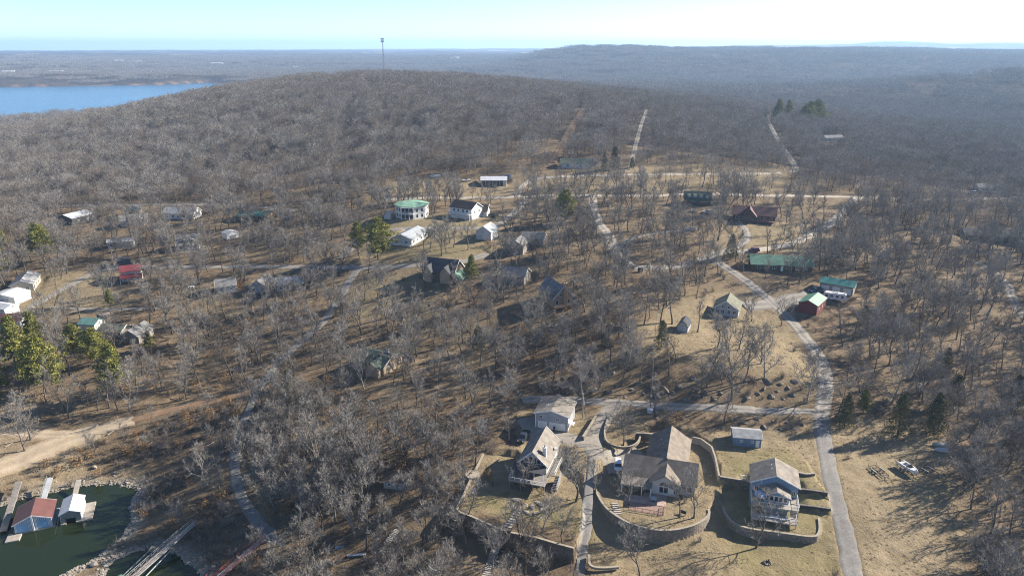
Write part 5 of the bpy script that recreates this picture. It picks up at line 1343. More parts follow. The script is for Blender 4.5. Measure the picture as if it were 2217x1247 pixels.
for zz in (2.9, 6.0): 
    MB().box(-3.2, 3.2, -fr-1.5, -fr, zz-.2, zz).build('balcony', WHITE, t)
rail(t, [(-3.15, -fr-1.45, 2.9), (3.15, -fr-1.45, 2.9)], 1.0, WHITE, balus=True)
for x in (-3.1, -1, 1, 3.1): MB().box(x-.1, x+.1, -fr-1.45, -fr-1.25, -.6, 5.8).build('balcony_post', WHITE, t)
for k in (0, 1, 2, 4, 5, 7):
    ang = -math.pi/2 + (k - 0) * math.pi/4
    if k == 0: continue
    ca, sa = math.cos(ang), math.sin(ang)
    for zz in (.8, 3.6):
        for du in (-1.4, 1.4):
            m = MB(); p = [(fr+.06, du-.5), (fr+.06, du+.5), (fr-.05, du+.5), (fr-.05, du-.5)]
            m.hexa([(a_*ca - u_*sa, a_*sa + u_*ca, q) for q in (zz, zz+1.5) for a_, u_ in p]); m.build('window', GLASS, t)
house('octagon_shed', 'shed', 'small white shed beside the octagonal house', 'shed', 2.6, .5, 'x', SIDING['white'], METAL['white'], wins=[('f', -.6, 1.2, .5, .6), ('f', .6, 1.2, .5, .6)], roof='shed', over=.15)
# ---- the other houses: key, label, wall height, rise, ridge axis, walls, roof, windows/doors
wn = lambda face, us, z, w, h: [(face, u, z, w, h) for u in us]
t = house('white_house_brown_roof', 'house', 'white two-storey house with dark brown roof and front balcony', 'house', 5.4, 2.6, 'x', SIDING['white'], SHINGLE['brown'], wn('f', (-4, -1.4, 1.4, 4), 3.2, 1.3, 1.7) + wn('r', (-2, 2), 3.0, 1, 1.3))
W, D = SITES['white_house_brown_roof'][2:4]
deck(t, -W/2, W/2, -D/2 - 1.8, -D/2, 2.8, WHITE, name='balcony'); rail(t, [(-W/2, -D/2-1.75, 2.8), (W/2, -D/2-1.75, 2.8)], 1.0, WHITE)
house('rear_wing_house', 'house', 'low white house with brown roof behind the balcony house', 'house', 2.9, 2.6, 'x', SIDING['white'], SHINGLE['brown'], wn('r', (-1.5, 1.5), .9, 1, 1.2) + wn('f', (-1.5, 1.5), .9, 1, 1.2))
t = house('long_grey_house', 'house', 'long grey metal-roofed house seen end on with porch', 'house', 3.0, 2.0, 'y', SIDING['light'], METAL['grey'], wn('r', (-6, -2, 2, 6), .9, 1.2, 1.3) + wn('f', (-2.5, 2.5), .9, 1.4, 1.4))
deck(t, -5, 5, -10.2, -8.5, .5, WHITE, name='porch'); rail(t, [(-4.9, -10.1, .5), (4.9, -10.1, .5)], .9, WHITE)
house('white_cottage', 'house', 'white cottage with light grey gable roof on the sunny lawn', 'house', 3.9, 2.4, 'y', SIDING['light'], METAL['grey'], wn('f', (-1.6,), 1.4, .8, .9) + wn('r', (-2, 0, 2), 1.5, .8, 1.2))
t = house('white_metal_building', 'metal building', 'long white metal building with open dark front on the dry field', 'building', 3.4, 1.4, 'x', SIDING['white'], METAL['white'], over=.5)
facebox(MB(), 'f', -6.9, 5.6, 0, .08, .1, 2.9, *SITES['white_metal_building'][2:4]).build('bay_shade_panel', GLASS, t)  # dark sheet on a closed wall, painting the shade of the open front
for u in np.linspace(-6.9, 5.6, 7): facebox(MB(), 'f', u-.09, u+.09, .0, .2, -.2, 3.2, *SITES['white_metal_building'][2:4]).build('post', WHITE, t)
t = house('brown_gable_house', 'house', 'brown house with big dark roof, tan gables and green side roof', 'house', 4.4, 3.9, 'x', SIDING['brown'], SHINGLE['dark'], wn('f', (-4.5, -2.5), 1.2, 1.1, 1.5) + wn('r', (-2, 2), 1.4, 1, 1.4))
for x, w_ in ((-4.2, 3.2), (3.2, 4.2)):
    off(gable_walls(w_, 1.6, 4.4, 2.2, 'y'), x, -5.4).build('gable_wall', SIDING['tan'], t); gable_roof(w_, 4.4, 4.4, 2.25, 'y', .3, x0=x, y0=-4.2).build('gable_roof', SHINGLE['dark'], t)
sr = MB(); sr.hexa([(6.8,-5.5,2.0),(9.6,-5.5,1.2),(9.6,2.5,1.2),(6.8,2.5,2.0),(6.8,-5.5,4.2),(9.6,-5.5,1.4),(9.6,2.5,1.4),(6.8,2.5,4.2)]); sr.build('side_roof', METAL['green'], t)
house('dark_roof_house', 'house', 'dark grey-roofed house hidden behind trees, white eave edges', 'house', 3.2, 2.6, 'x', SIDING['stone'], SHINGLE['grey'], wn('f', (-3, 0, 3), .9, 1.2, 1.3))
house('grey_front_house', 'house', 'small grey-roofed house, front one of a pair', 'house', 4.2, 2.0, 'y', SIDING['stone'], SHINGLE['grey'], wn('f', (-1.8, 1.8), 1.4, 1.2, 1.3) + wn('r', (0,), 1.4, 1, 1.3))
house('grey_back_house', 'house', 'low grey-roofed house, rear one of a pair', 'house', 3.0, 2.2, 'x', SIDING['stone'], SHINGLE['grey'], wn('f', (-3, 0, 3), .9, 1.2, 1.2))
t = house('chimney_house', 'house', 'tan timber house with grey gable roof and tall brick chimney', 'house', 3.6, 4.2, 'y', SIDING['tan'], SHINGLE['grey'], wn('f', (-2.6, 2.4), 1.0, 1.2, 1.8) + wn('r', (-4, 0, 4), 1.0, 1.1, 1.5) + wn('f', (-1.1, 1.1), 3.9, .9, 1.4))
chimney(t, .4, -7.1, -.6, 9.6, 1.1, .8, mat('tan_brick', (.36, .25, .16), .9, .2, 2, .3))
deck(t, -4.6, 4.6, -9.6, -7.6, 1.0, BROWNWOOD); rail(t, [(-4.5, -9.5, 1.0), (4.5, -9.5, 1.0)], .9, SIDING['tan'])
t = house('green_roof_house', 'house', 'tan house with dark green cross-gabled roof and chimney in the wood', 'house', 3.3, 2.4, 'x', SIDING['tan'], SHINGLE['green'], wn('f', (-3.5, -1), .8, 1.4, 1.5) + wn('r', (-2.5, 0, 2.5), .8, 1.0, 1.7))
off(gable_walls(4.8, 2.6, 3.3, 1.7, 'y'), 2.6, -6.1).build('gable_wall', SIDING['tan'], t); gable_roof(4.8, 6.6, 3.3, 1.75, 'y', .5, x0=2.6, y0=-4.1).build('gable_roof', SHINGLE['green'], t)
chimney(t, 3.4, .8, 4.6, 1.9, 1.0, .8, SIDING['light'])
house('small_hut', 'hut', 'small hut with brown hipped roof deep in the leaf litter', 'hut', 2.3, 1.5, 'x', SIDING['grey'], SHINGLE['brown'], wn('f', (-1.2, 1.2), .8, .9, .9) + wn('r', (0,), .8, .9, .9), roof='hip')
# gambrel shed
c, yaw, W, D, z = SITES['gambrel_barn']; t = thing('gambrel_shed', 'small grey barn with dark gambrel roof and ramp on the upper lawn', 'shed', (c[0], c[1], z), yaw)
pr = [(-W/2, -.3), (W/2, -.3), (W/2, 1.9), (W*.34, 3.1), (0, 3.8), (-W*.34, 3.1), (-W/2, 1.9)]
MB().loft([[(x, -D/2, q) for x, q in pr], [(x, D/2, q) for x, q in pr]]).build('wall', SIDING['grey'], t)
ro = [(W/2+.18, 1.75), (W*.34+.05, 3.18), (0, 3.92), (-W*.34-.05, 3.18), (-W/2-.18, 1.75)]; ri = [(x*.95, q-.14) for x, q in ro][::-1]
MB().loft([[(x, -D/2-.25, q) for x, q in ro+ri], [(x, D/2+.25, q) for x, q in ro+ri]]).build('roof', SHINGLE['dark'], t)
for s in (-1, 1): facebox(MB(), 'f', s*.75-.6, s*.75+.6, 0, .06, .1, 2.0, W, D).build('door', SIDING['light'], t)
window(t, 'f', 0, 2.4, .6, .6, W, D)
MB().hexa([(-.9,-D/2-1.8,-.1),(.9,-D/2-1.8,-.1),(.9,-D/2-.1,-.1),(-.9,-D/2-.1,-.1),(-.9,-D/2-1.8,0),(.9,-D/2-1.8,0),(.9,-D/2-.1,.25),(-.9,-D/2-.1,.25)]).build('ramp', WOOD, t)
t = house('grey_cottage', 'house', 'grey cottage with taupe roof and wide glazed gable by the gravel yard', 'house', 2.8, 2.9, 'y', SIDING['grey'], SHINGLE['olive'], wn('f', (-2.9, -1.1, 1.1, 2.9), .9, 1.2, 1.5) + wn('f', (-1, 1), 2.9, 1.1, 1.0) + wn('r', (-2, 1.5), .9, 1.2, 1.2))
house('red_barn', 'barn', 'red barn with green metal roof beside the gravel yard', 'barn', 3.6, 1.4, 'y', SIDING['red'], METAL['green'], wn('r', (-3, 1), 1.3, .8, .8), trim=False, over=.3)
t = house('teal_garage', 'garage', 'long garage with teal metal roof and three pale doors', 'garage', 3.6, 1.2, 'x', SIDING['stone'], METAL['teal'], trim=False, over=.5)
for u in (-4, 0, 4): door(t, 'f', u, 2.8, 2.5, 12, 7, SIDING['light'], 'garage_door', 4)
t = house('long_green_house', 'house', 'long low house with green metal roof and shaded porch', 'house', 3.0, 2.4, 'x', SIDING['brown'], METAL['green'], wn('f', (-9, -6, -3, 3, 6, 9), .8, 1.4, 1.5) + wn('r', (0,), .8, 1.2, 1.2), doors=[('f', 0, 1.0, 2.1, WHITE)], trim=False, over=.9)
W, D = SITES['long_green_house'][2:4]
for x in np.linspace(-W/2, W/2, 8): MB().box(x-.08, x+.08, -D/2-.8, -D/2-.64, -.4, 2.75).build('porch_post', BROWNWOOD, t)
t = house('brown_lodge', 'lodge', 'dark brown timber lodge with maroon-brown roof, front gable and deck', 'lodge', 3.3, 3.2, 'x', SIDING['brown'], mat('maroon_brown_roof', (.115, .06, .055), .8, .15, 1.2, .3, streak=('X', 3)), wn('f', (-8, -6, 2.5, 5, 8), .8, 1.4, 1.5), trim=False, over=.7)
W, D = SITES['brown_lodge'][2:4]
off(gable_walls(6.0, 3.4, 3.4, 3.2, 'y'), -2.2, -6.2).build('gable_wall', SIDING['brown'], t); gable_roof(6.0, 8.2, 3.4, 3.3, 'y', .6, x0=-2.2, y0=-4.4).build('gable_roof', mat('maroon_brown_roof', (.1,.1,.1)), t)
gl = facebox(MB(), 'f', -4.2, -.2, 0, .06, .6, 3.2, 0, 15.8).build('glazed_front', GLASS, t)
deck(t, 1.2, W/2, -D/2 - 3.2, -D/2, .9, mat('red_deck_wood', (.25,.16,.13))); rail(t, [(1.3, -D/2-3.1, .9), (W/2-.1, -D/2-3.1, .9), (W/2-.1, -D/2, .9)], .95, mat('red_rail', (.33, .14, .11), .8, .1))
t = house('dormer_house', 'house', 'dark green-roofed house with four white dormer windows', 'house', 3.0, 3.4, 'x', SIDING['dark'], SHINGLE['green'], trim=False, over=.8)
for k in range(4):
    x = -4.6 + 3.07 * k; dm = MB(); dm.box(x-.75, x+.75, -3.4, -1.2, 3.6, 5.0); d_ = dm.build('dormer', WHITE, t); MB().box(x-.5, x+.5, -3.46, -3.38, 3.85, 4.75).build('dormer_window', SIDING['light'], d_)
    MB().hexa([(x-.9,-3.7,4.95),(x+.9,-3.7,4.95),(x+.9,-.9,5.5),(x-.9,-.9,5.5),(x-.9,-3.7,5.07),(x+.9,-3.7,5.07),(x+.9,-.9,5.62),(x-.9,-.9,5.62)]).build('dormer_roof', SHINGLE['green'], d_)
facebox(MB(), 'f', -6.2, 6.2, 0, .06, .2, 2.6, *SITES['dormer_house'][2:4]).build('porch_shade_panel', GLASS, t)  # flat dark panel that paints the shade under the porch
house('long_dark_house', 'house', 'long dark house with slate roof among the right-hand trees', 'house', 3.2, 2.2, 'x', SIDING['dark'], SHINGLE['dark'], wn('f', (-12, -8, -4, 4, 8, 12), .8, 1.4, 1.4), over=.6)
house('far_white_house', 'house', 'white house half hidden in the far right forest', 'house', 3.0, 1.8, 'x', SIDING['white'], SHINGLE['grey'], wn('f', (-5, 0, 5), .8, 1.3, 1.3))
house('evergreen_house', 'house', 'low grey house behind the dark evergreens at the forest edge', 'house', 3.0, 2.0, 'x', SIDING['light'], SHINGLE['green'], wn('f', (-6, -2, 2, 6), .8, 1.4, 1.3))
house('far_right_house', 'house', 'pale house beside the upper road at the right', 'house', 2.8, 1.6, 'x', SIDING['white'], SHINGLE['grey'], wn('f', (-3, 0, 3), .8, 1.3, 1.2))
house('white_roof_barn', 'barn', 'grey barn with bright white metal roof among the upper-left trees', 'barn', 3.6, 1.6, 'y', SIDING['dark'], METAL['white'], wn('r', (-3, 3), 1.2, 1, 1), trim=False, over=.4)
house('yellow_house', 'house', 'pale yellow cottage with grey roof by the upper-left lane', 'house', 3.0, 2.0, 'y', SIDING['yellow'], SHINGLE['grey'], wn('r', (-2, 0, 2), .9, 1, 1.2) + wn('f', (-1.5, 1.5), .9, 1, 1.2))
t = house('white_gable_house', 'house', 'white house with blue-grey roof and small front gable, left group', 'house', 3.0, 2.4, 'x', SIDING['white'], SHINGLE['grey'], wn('f', (-4.5, -2), .9, 1.1, 1.2) + wn('r', (-1.5, 1.5), .9, 1, 1.2))
off(gable_walls(4.2, 2.4, 3.0, 1.6, 'y'), 2.8, -4.6).build('gable_wall', SIDING['white'], t); gable_roof(4.2, 5.4, 3.0, 1.65, 'y', .35, x0=2.8, y0=-3.2).build('gable_roof', SHINGLE['grey'], t); 
house('white_long_house', 'house', 'long white house with grey roof below the upper-left lane', 'house', 3.0, 2.4, 'x', SIDING['white'], SHINGLE['pale'], wn('f', (-6, -3, 0, 3, 6), .8, 1.2, 1.4) + wn('r', (-2, 2), .9, 1, 1.2))
house('teal_roof_cabin', 'cabin', 'low cabin with dark teal roof left of the octagonal house', 'cabin', 2.6, 1.6, 'x', SIDING['brown'], mat('dark_teal_roof', (.035, .12, .105), .6, .15, .8, .3, streak=('X', 3)), wn('f', (-5, -2, 2, 5), .8, 1.3, 1.1), trim=False, over=.8)
house('pale_mobile_home', 'mobile home', 'pale grey mobile home among the left cottages', 'mobile home', 2.9, .9, 'x', SIDING['light'], METAL['grey'], wn('f', (-4, -1.5, 1.5, 4), 1.0, 1.2, 1.1) + wn('r', (0,), 1.0, 1, 1), over=.3)
t = house('grey_dormer_house', 'house', 'grey-roofed house with white gable end and two small dormers', 'house', 3.0, 3.8, 'x', SIDING['white'], SHINGLE['grey'], wn('f', (-3.2, 0, 3.2), .8, 1.3, 1.5) + wn('r', (-2, 2), .9, 1, 1.3))
for x in (-1.2, 2.2):
    d_ = MB().box(x-.8, x+.8, -4.0, -1.6, 3.8, 5.2).build('dormer', WHITE, t); MB().box(x-.5, x+.5, -4.06, -3.98, 4.05, 4.95).build('dormer_window', GLASS, d_)
house('white_box_shed', 'shed', 'small white shed standing alone left of the lane', 'shed', 2.8, .8, 'y', SIDING['white'], METAL['grey'], wn('f', (-1.5, 1.5), 1.0, .8, .8), over=.2)
t = house('red_roof_house', 'house', 'white house with bright red metal roof and red porch roof', 'house', 4.4, 1.6, 'x', SIDING['white'], METAL['red'], wn('f', (-2.5, 0, 2.5), .8, 1.1, 1.2) + wn('r', (-2, 2), 2.6, 1, 1.2), trim=False, over=.5)
MB().hexa([(-4.4,-8.2,2.3),(4.4,-8.2,2.3),(4.4,-4.55,3.2),(-4.4,-4.55,3.2),(-4.4,-8.2,2.42),(4.4,-8.2,2.42),(4.4,-4.55,3.32),(-4.4,-4.55,3.32)]).build('porch_roof', METAL['red'], t)
for x in (-4.2, -1.4, 1.4, 4.2): MB().box(x-.08, x+.08, -8.1, -7.94, -.5, 2.3).build('porch_post', WHITE, t)
house('dark_carport', 'carport', 'dark flat-roofed carport behind the red-roofed house', 'carport', 2.5, .4, 'x', SIDING['dark'], SHINGLE['dark'], roof='shed', over=.4)
house('grey_roof_house', 'house', 'long house with light grey roof beside the left pines', 'house', 3.0, 1.9, 'y', SIDING['cream'], SHINGLE['pale'], wn('r', (-5, -2, 2, 5), .8, 1.1, 1.2) + wn('f', (-2, 2), .8, 1.2, 1.2))
t = house('white_barn', 'barn', 'white barn with metal roof at the left edge, larger of two', 'barn', 3.2, 1.2, 'y', SIDING['white'], METAL['white'], over=.25); door(t, 'f', 1.5, 3.2, 2.6, *SITES['white_barn'][2:4], SIDING['light'], 'barn_door', 4)
t = house('white_shed', 'shed', 'white garage shed at the left edge, smaller and nearer of two', 'shed', 2.6, 1.0, 'x', SIDING['white'], METAL['white'], over=.25); door(t, 'r', 0, 2.8, 2.1, *SITES['white_shed'][2:4], WHITE, 'garage_door', 4)
house('maroon_roof_house', 'house', 'white house with dark maroon roof behind the left pines', 'house', 3.0, 1.8, 'x', SIDING['white'], METAL['maroon'], wn('f', (-3, 0, 3), .8, 1.2, 1.2) + wn('r', (-1.5, 1.5), .8, 1, 1.2), trim=False)
house('teal_roof_shed', 'shed', 'white shed with faded teal roof beside a broad bare tree', 'shed', 2.5, 1.4, 'x', SIDING['white'], mat('faded_teal_roof', (.12, .24, .21), .7, .2, .8, .3), wn('f', (-1.5, 1.5), .9, .7, .7), trim=False, over=.3)
house('brown_shed', 'shed', 'tiny brown shed behind the teal-roofed shed', 'shed', 2.2, .8, 'y', SIDING['brown'], SHINGLE['taupe'], doors=[('f', 0, .9, 1.8, SIDING['cream'])], over=.2)
house('grey_gable_house', 'house', 'grey gable-roofed house among the left pines', 'house', 2.8, 2.3, 'y', SIDING['stone'], SHINGLE['grey'], wn('f', (-1.6, 1.6), .8, 1.1, 1.2) + wn('r', (-2, 2), .8, 1, 1.2))
house('pale_roof_house', 'house', 'low house with pale olive roof left of the grey gable house', 'house', 2.6, 1.4, 'x', SIDING['stone'], SHINGLE['olive'], wn('f', (-2.5, 0, 2.5), .8, 1.1, 1.1))
house('grey_white_house', 'house', 'grey house with sunlit white end wall left of the village road', 'house', 3.0, 2.0, 'x', SIDING['white'], SHINGLE['grey'], wn('r', (-2, 2), .9, 1, 1.2) + wn('f', (-2, 2), .9, 1.1, 1.2))
house('blue_grey_house', 'house', 'blue-grey roofed house beside the white-roofed one', 'house', 3.0, 2.4, 'y', SIDING['grey'], SHINGLE['grey'], wn('f', (-1.8, 1.8), .9, 1.1, 1.2))
house('white_roof_house', 'house', 'house with pale metal roof and white porch below the village road', 'house', 2.9, 1.8, 'x', SIDING['light'], METAL['grey'], wn('f', (-3.5, -1, 1.5, 4), .9, 1.1, 1.2))
# ------------------------------------------------------------------ block walls and fence
BLOCK = mat('concrete_block', (.20, .168, .132), .95, .22, 1.6, .5, col2=(.30, .255, .20))
BLOCK_D = mat('dark_block', (.125, .108, .09), .95, .22, 1.6, .5, col2=(.20, .175, .145))
CAP = mat('cap_stone', (.29, .25, .195), .95, .12, 1.5)
TIMBERW = mat('dark_timber', (.075, .062, .055), .95, .25, 1.0)
def resample(P, step):
    P = np.asarray(P, float); s = np.r_[0, np.cumsum(np.hypot(*np.diff(P[:, :2], axis=0).T))]; n = max(2, int(s[-1] / step) + 1); t = np.linspace(0, s[-1], n)
    return np.c_[[np.interp(t, s, P[:, k]) for k in range(P.shape[1])]].T
def wall_line(name, label, px, z, h, m, thick=.45, course=.24, cap=True, capm=None, batter=.05, zpx=None, blk=.55, crv=True):
    L = np.array([on_z(a, b, (zpx if zpx is not None else z)) for a, b in px]); L = smooth(L, 6) if crv else L
    c = L.mean(0); t = tag(thing(name, label, 'wall', (c[0], c[1], z)), kind='thing')
    P = resample(L - c, blk); T = np.gradient(P, axis=0); T /= np.hypot(T[:, 0], T[:, 1])[:, None]; N = np.c_[-T[:, 1], T[:, 0]]
    if np.mean((P * N).sum(1)) < 0: N = -N          # outward = away from the terrace centre
    nc = max(1, int(round(h / course)))
    for k in range(nc):
        mb = MB(); z1 = -k * course - .005; z0 = z1 - course + .03; o = batter * k / 2 
        for i in range(len(P) - 1):
            f = .5 if k % 2 else 0
            a, b = P[i] + (P[i+1] - P[i]) * (.02), P[i] + (P[i+1] - P[i]) * .98
            j = random.uniform(-.02, .02); q = [a + N[i] * (o + thick/2 + j), b + N[i+1] * (o + thick/2 + j), b - N[i+1] * thick/2, a - N[i] * thick/2]
            mb.hexa([(*p, z0) for p in q] + [(*p, z1) for p in q])
        mb.build('block_course', m, t)
    if cap:
        mb = MB()
        for i in range(len(P) - 1):
            a, b = P[i] + (P[i+1] - P[i]) * .015, P[i] + (P[i+1] - P[i]) * .985; j = random.uniform(0, .025)
            q = [a + N[i] * (thick/2 + .06), b + N[i+1] * (thick/2 + .06), b - N[i+1] * (thick/2 + .05), a - N[i] * (thick/2 + .05)]
            mb.hexa([(*p, 0) for p in q] + [(*p, .1 + j) for p in q])
        mb.build('cap', capm or CAP, t)
    return t
wall_line('retaining_wall', 'long curved block wall holding the terrace of the cross-gabled house', WALL_BIG_PX, Z_BIG + .15, 3.2, BLOCK)
wall_line('retaining_wall', 'curved block wall around the lawn in front of the blue house', WALL_BLUE_PX, Z_BLUE + .25, 2.2, BLOCK)
wall_line('retaining_wall', 'dark block wall with pale cap along the A-frame yard', WALL_AF_PX, Z_AF + .2, 3.4, BLOCK_D)
wall_line('retaining_wall', 'dark block wall right of the stone steps below the A-frame', WALL_AF2_PX, Z_AF + .2, 3.2, BLOCK_D)
wall_line('retaining_wall', 'dark stone terrace wall right of the blue house, upper one', [(1727,1057),(1760,1061),(1792,1066)], 13.95, 1.3, TIMBERW, capm=BLOCK_D, crv=False)
wall_line('retaining_wall', 'dark stone terrace wall right of the blue house, lower one', [(1730,1092),(1765,1096),(1799,1101)], 12.75, 1.2, TIMBERW, capm=BLOCK_D, crv=False)
wall_line('retaining_wall', 'block wall with white edge left of the blue house', [(1559,1031),(1590,1036),(1624,1042)], 14.0, 2.2, BLOCK_D, crv=False)
wall_line('retaining_wall', 'tall pale block wall between the cross-gabled house and the shed lawn', [(1499,946),(1518,950),(1541,967),(1549,990),(1557,1030)], 14.3, 2.6, mat('pale_block', (.32, .285, .235), .95, .15, 1.2, .4), crv=False, thick=.35)
wall_line('retaining_wall', 'low brown edging wall around the driveway island', [(1318,900),(1310,925),(1310,945),(1318,958),(1340,966),(1362,966),(1380,957),(1388,940)], 14.6, .8, BLOCK, thick=.3)
wall_line('retaining_wall', 'dark wall behind the concrete parking bay', [(1376,937),(1400,938),(1425,940)], 15.2, 2.4, BLOCK_D, crv=False)
wall_line('retaining_wall', 'stepped stone wall right of the grey garage', [(1290,900),(1278,920),(1262,945)], 15.2, 1.5, BLOCK_D, capm=CAP, crv=False)
wall_line('retaining_wall', 'short rough wall above the blue house lawn, near the road', [(1728,1022),(1745,1026),(1764,1024)], 14.5, .7, BLOCK_D, crv=False, blk=.8)
wall_line('retaining_wall', 'low white edging wall at the foot of the paved lane', [(1275,1200),(1278,1222),(1300,1228),(1340,1226)], 9.9, .6, CAP)
# round stone pad on the A-frame wall
p = np.array(on_z(1023, 1030, Z_AF)); t = thing('stone_pad', 'round pale stone pad on the A-frame yard wall', 'pillar', (p[0], p[1], Z_AF - 1.5)); MB().lathe([(1.75, 0), (1.7, 1.9)], 16).build('drum', BLOCK, t); MB().lathe([(1.85, 1.9), (1.85, 2.05), (.1, 2.06)], 16).build('cap', CAP, t)
# ------------------------------------------------------------------ steps
STEP = mat('stone_step', (.33, .30, .27), .95, .2, 1.2, .3)
def steps(label, a, b, n, w, name='stone_steps', m=None):
    A, B = at(*a), at(*b); d = B - A; yaw = math.atan2(d[1], d[0]) - math.pi/2; L = math.hypot(d[0], d[1])
    t = thing(name, label, 'steps', A, yaw)
    for k in range(n):
        f = k / max(1, n - 1); z = (B[2] - A[2]) * f; g = h1(A[0] + d[0]*f, A[1] + d[1]*f) - A[2]
        y = L * f; MB().box(-w/2 + random.uniform(-.08, .08), w/2 + random.uniform(-.08, .08), y - L/n*.34, y + L/n*.34, g - .2, g + .14).build('step', m or STEP, t)
steps('flight of dark stone steps climbing to the A-frame wall', (1052,1247), (1072,1190), 15, 1.8)
steps('short flight of stone steps in the wood below the hut', (840,1172), (860,1148), 9, 1.5)
steps('pale stone steps through the rock garden of the A-frame', (1100,1140), (1122,1104), 8, 1.6)
steps('stone steps through the left of the cross-gabled house terrace', (1338,1112), (1331,1090), 6, 1.6)
t = thing('wooden_stair', 'slatted wooden stair in the shade left of the blue house', 'stairs', (*on_z(1607, 1058, 11.9), 11.8), SITES['blue_house'][1])
for s in (-.75, .75): MB().bar((s, 0, 0), (s, 3.2, 2.1), .12, .25).build('stringer', SIDING['light'], t)
for k in range(8): MB().box(-.75, .75, .2 + k*.4, .45 + k*.4, .15 + k*.26, .2 + k*.26).build('tread', SIDING['light'], t)
# ------------------------------------------------------------------ vehicles
TYRE = mat('tyre', (.02, .02, .02), .9, .1); RIM = mat('rim', (.35, .35, .36), .4, .1, metal=.6); LAMP = mat('lamp_glass', (.7, .7, .68), .15, .05); TAIL = mat('tail_lamp', (.35, .02, .02), .3, .05)
def paint(n, c): return mat('car_paint_' + n, c, .25, .03, .5, spec=.6)
def wheel(t, x, y, r=.33, w=.22):
    o = MB().tube([(x - w/2, y, r), (x + w/2, y, r)], r, 14).build('wheel', TYRE, t)
    MB().tube([(x - w/2 - .01, y, r), (x + w/2 + .01, y, r)], r*.58, 10).build('rim', RIM, o); return o
def car(label, px, py, yaw, m, kind='suv', name=None):
    p = at(px, py); t = thing(name or {'suv': 'suv', 'sedan': 'car', 'pickup': 'pickup_truck'}[kind], label, {'suv': 'car', 'sedan': 'car', 'pickup': 'pickup'}[kind], (p[0], p[1], p[2] + .06), math.radians(yaw))
    L, Wd = (4.7, 1.88) if kind != 'pickup' else (5.7, 1.98); a = L/2
    # front of the car is +Y
    low = [(-a, .42), (-a+.05, .95), (-a+.3, 1.02), (a-1.25, 1.02), (a-.25, .88), (a, .7), (a-.02, .38), (a-.3, .3), (-a+.3, .3)]
    rings = []
    for x, k in ((-Wd/2, .93), (-Wd/2+.06, 1), (Wd/2-.06, 1), (Wd/2, .93)): rings.append([(x, y, .62 + (z-.62)*k) for y, z in low])
    MB().loft(rings).build('body', m, t)
    if kind == 'suv': cab = [(-a+.12, 1.0), (-a+.35, 1.62), (-a+.6, 1.7), (.55, 1.7), (.95, 1.62), (1.35, 1.0)]
    elif kind == 'sedan': cab = [(-a+.55, 1.0), (-a+1.2, 1.42), (-.3, 1.46), (.35, 1.4), (1.0, 1.0)]
    else: cab = [(-.75, 1.0), (-.7, 1.68), (-.4, 1.76), (.75, 1.76), (1.0, 1.68), (1.5, 1.0)]
    MB().loft([[(x, y, 1.0 + (z-1.0)*k) for y, z in cab] for x, k in ((-Wd/2+.03, .15), (-Wd/2+.2, 1), (Wd/2-.2, 1), (Wd/2-.03, .15))]).build('cabin_glass', GLASS, t)
    hi = max(z for y, z in cab); ry = [y for y, z in cab if z > hi - .12]
    MB().box(-Wd/2+.22, Wd/2-.22, min(ry), max(ry), hi-.02, hi+.03).build('roof', m, t)
    if kind == 'pickup':
        bd = MB(); bd.box(-Wd/2+.1, Wd/2-.1, -a+.12, -.85, 1.0, 1.04); bd.build('bed_floor', TYRE, t)
        for x in (-Wd/2+.02, Wd/2-.12): MB().box(x, x+.1, -a+.04, -.8, .95, 1.22).build('bed_side', m, t)
        MB().box(-Wd/2+.02, Wd/2-.02, -a, -a+.1, .95, 1.22).build('tailgate', m, t)
    for x in (-Wd/2+.14, Wd/2-.14):
        for y in (-a+.95, a-.95): wheel(t, x, y)
    for s in (-1, 1):
        MB().box(s*Wd*.36-.17, s*Wd*.36+.17, a-.12, a+.01, .66, .82).build('headlight', LAMP, t); MB().box(s*Wd*.4-.1, s*Wd*.4+.1, -a-.01, -a+.08, .72, .95).build('tail_light', TAIL, t)
        MB().box(s*(Wd/2+.02)-.09, s*(Wd/2+.02)+.09, .85, 1.0, 1.02, 1.16).build('wing_mirror', m, t)
    MB().box(-Wd/2+.1, Wd/2-.1, a-.08, a+.06, .36, .55).build('bumper', TYRE, t)
    return t
car('white suv parked in the shade beside the cross-gabled house', 1338, 1012, 172, paint('white', (.62, .65, .70)), 'suv')
car('black pickup truck parked left of the A-frame house', 1134, 950, 160, paint('black', (.025, .03, .035)), 'pickup')
car('blue car parked behind the white metal building', 1099, 384, 80, paint('blue', (.05, .13, .33)), 'sedan')
car('dark red car parked above the long green-roofed house', 1632, 545, 85, paint('dark_red', (.16, .02, .03)), 'suv')
car('dark blue pickup parked beside the teal-roofed garage', 1765, 632, 115, paint('dark_blue', (.05, .08, .13)), 'pickup')
car('silver car on the faint drive among the oaks', 1497, 499, 80, paint('silver', (.5, .52, .54)), 'sedan')
car('white pickup by the small cart in front of the dormer house', 1533, 462, 60, paint('white', (.7, .7, .7)), 'pickup')
car('grey car parked beside the white gable house on the left', 330, 494, 60, paint('silver', (.5, .52, .54)), 'sedan')
car('white car parked at the pale house far right', 2105, 420, 80, paint('white', (.7, .7, .7)), 'suv')
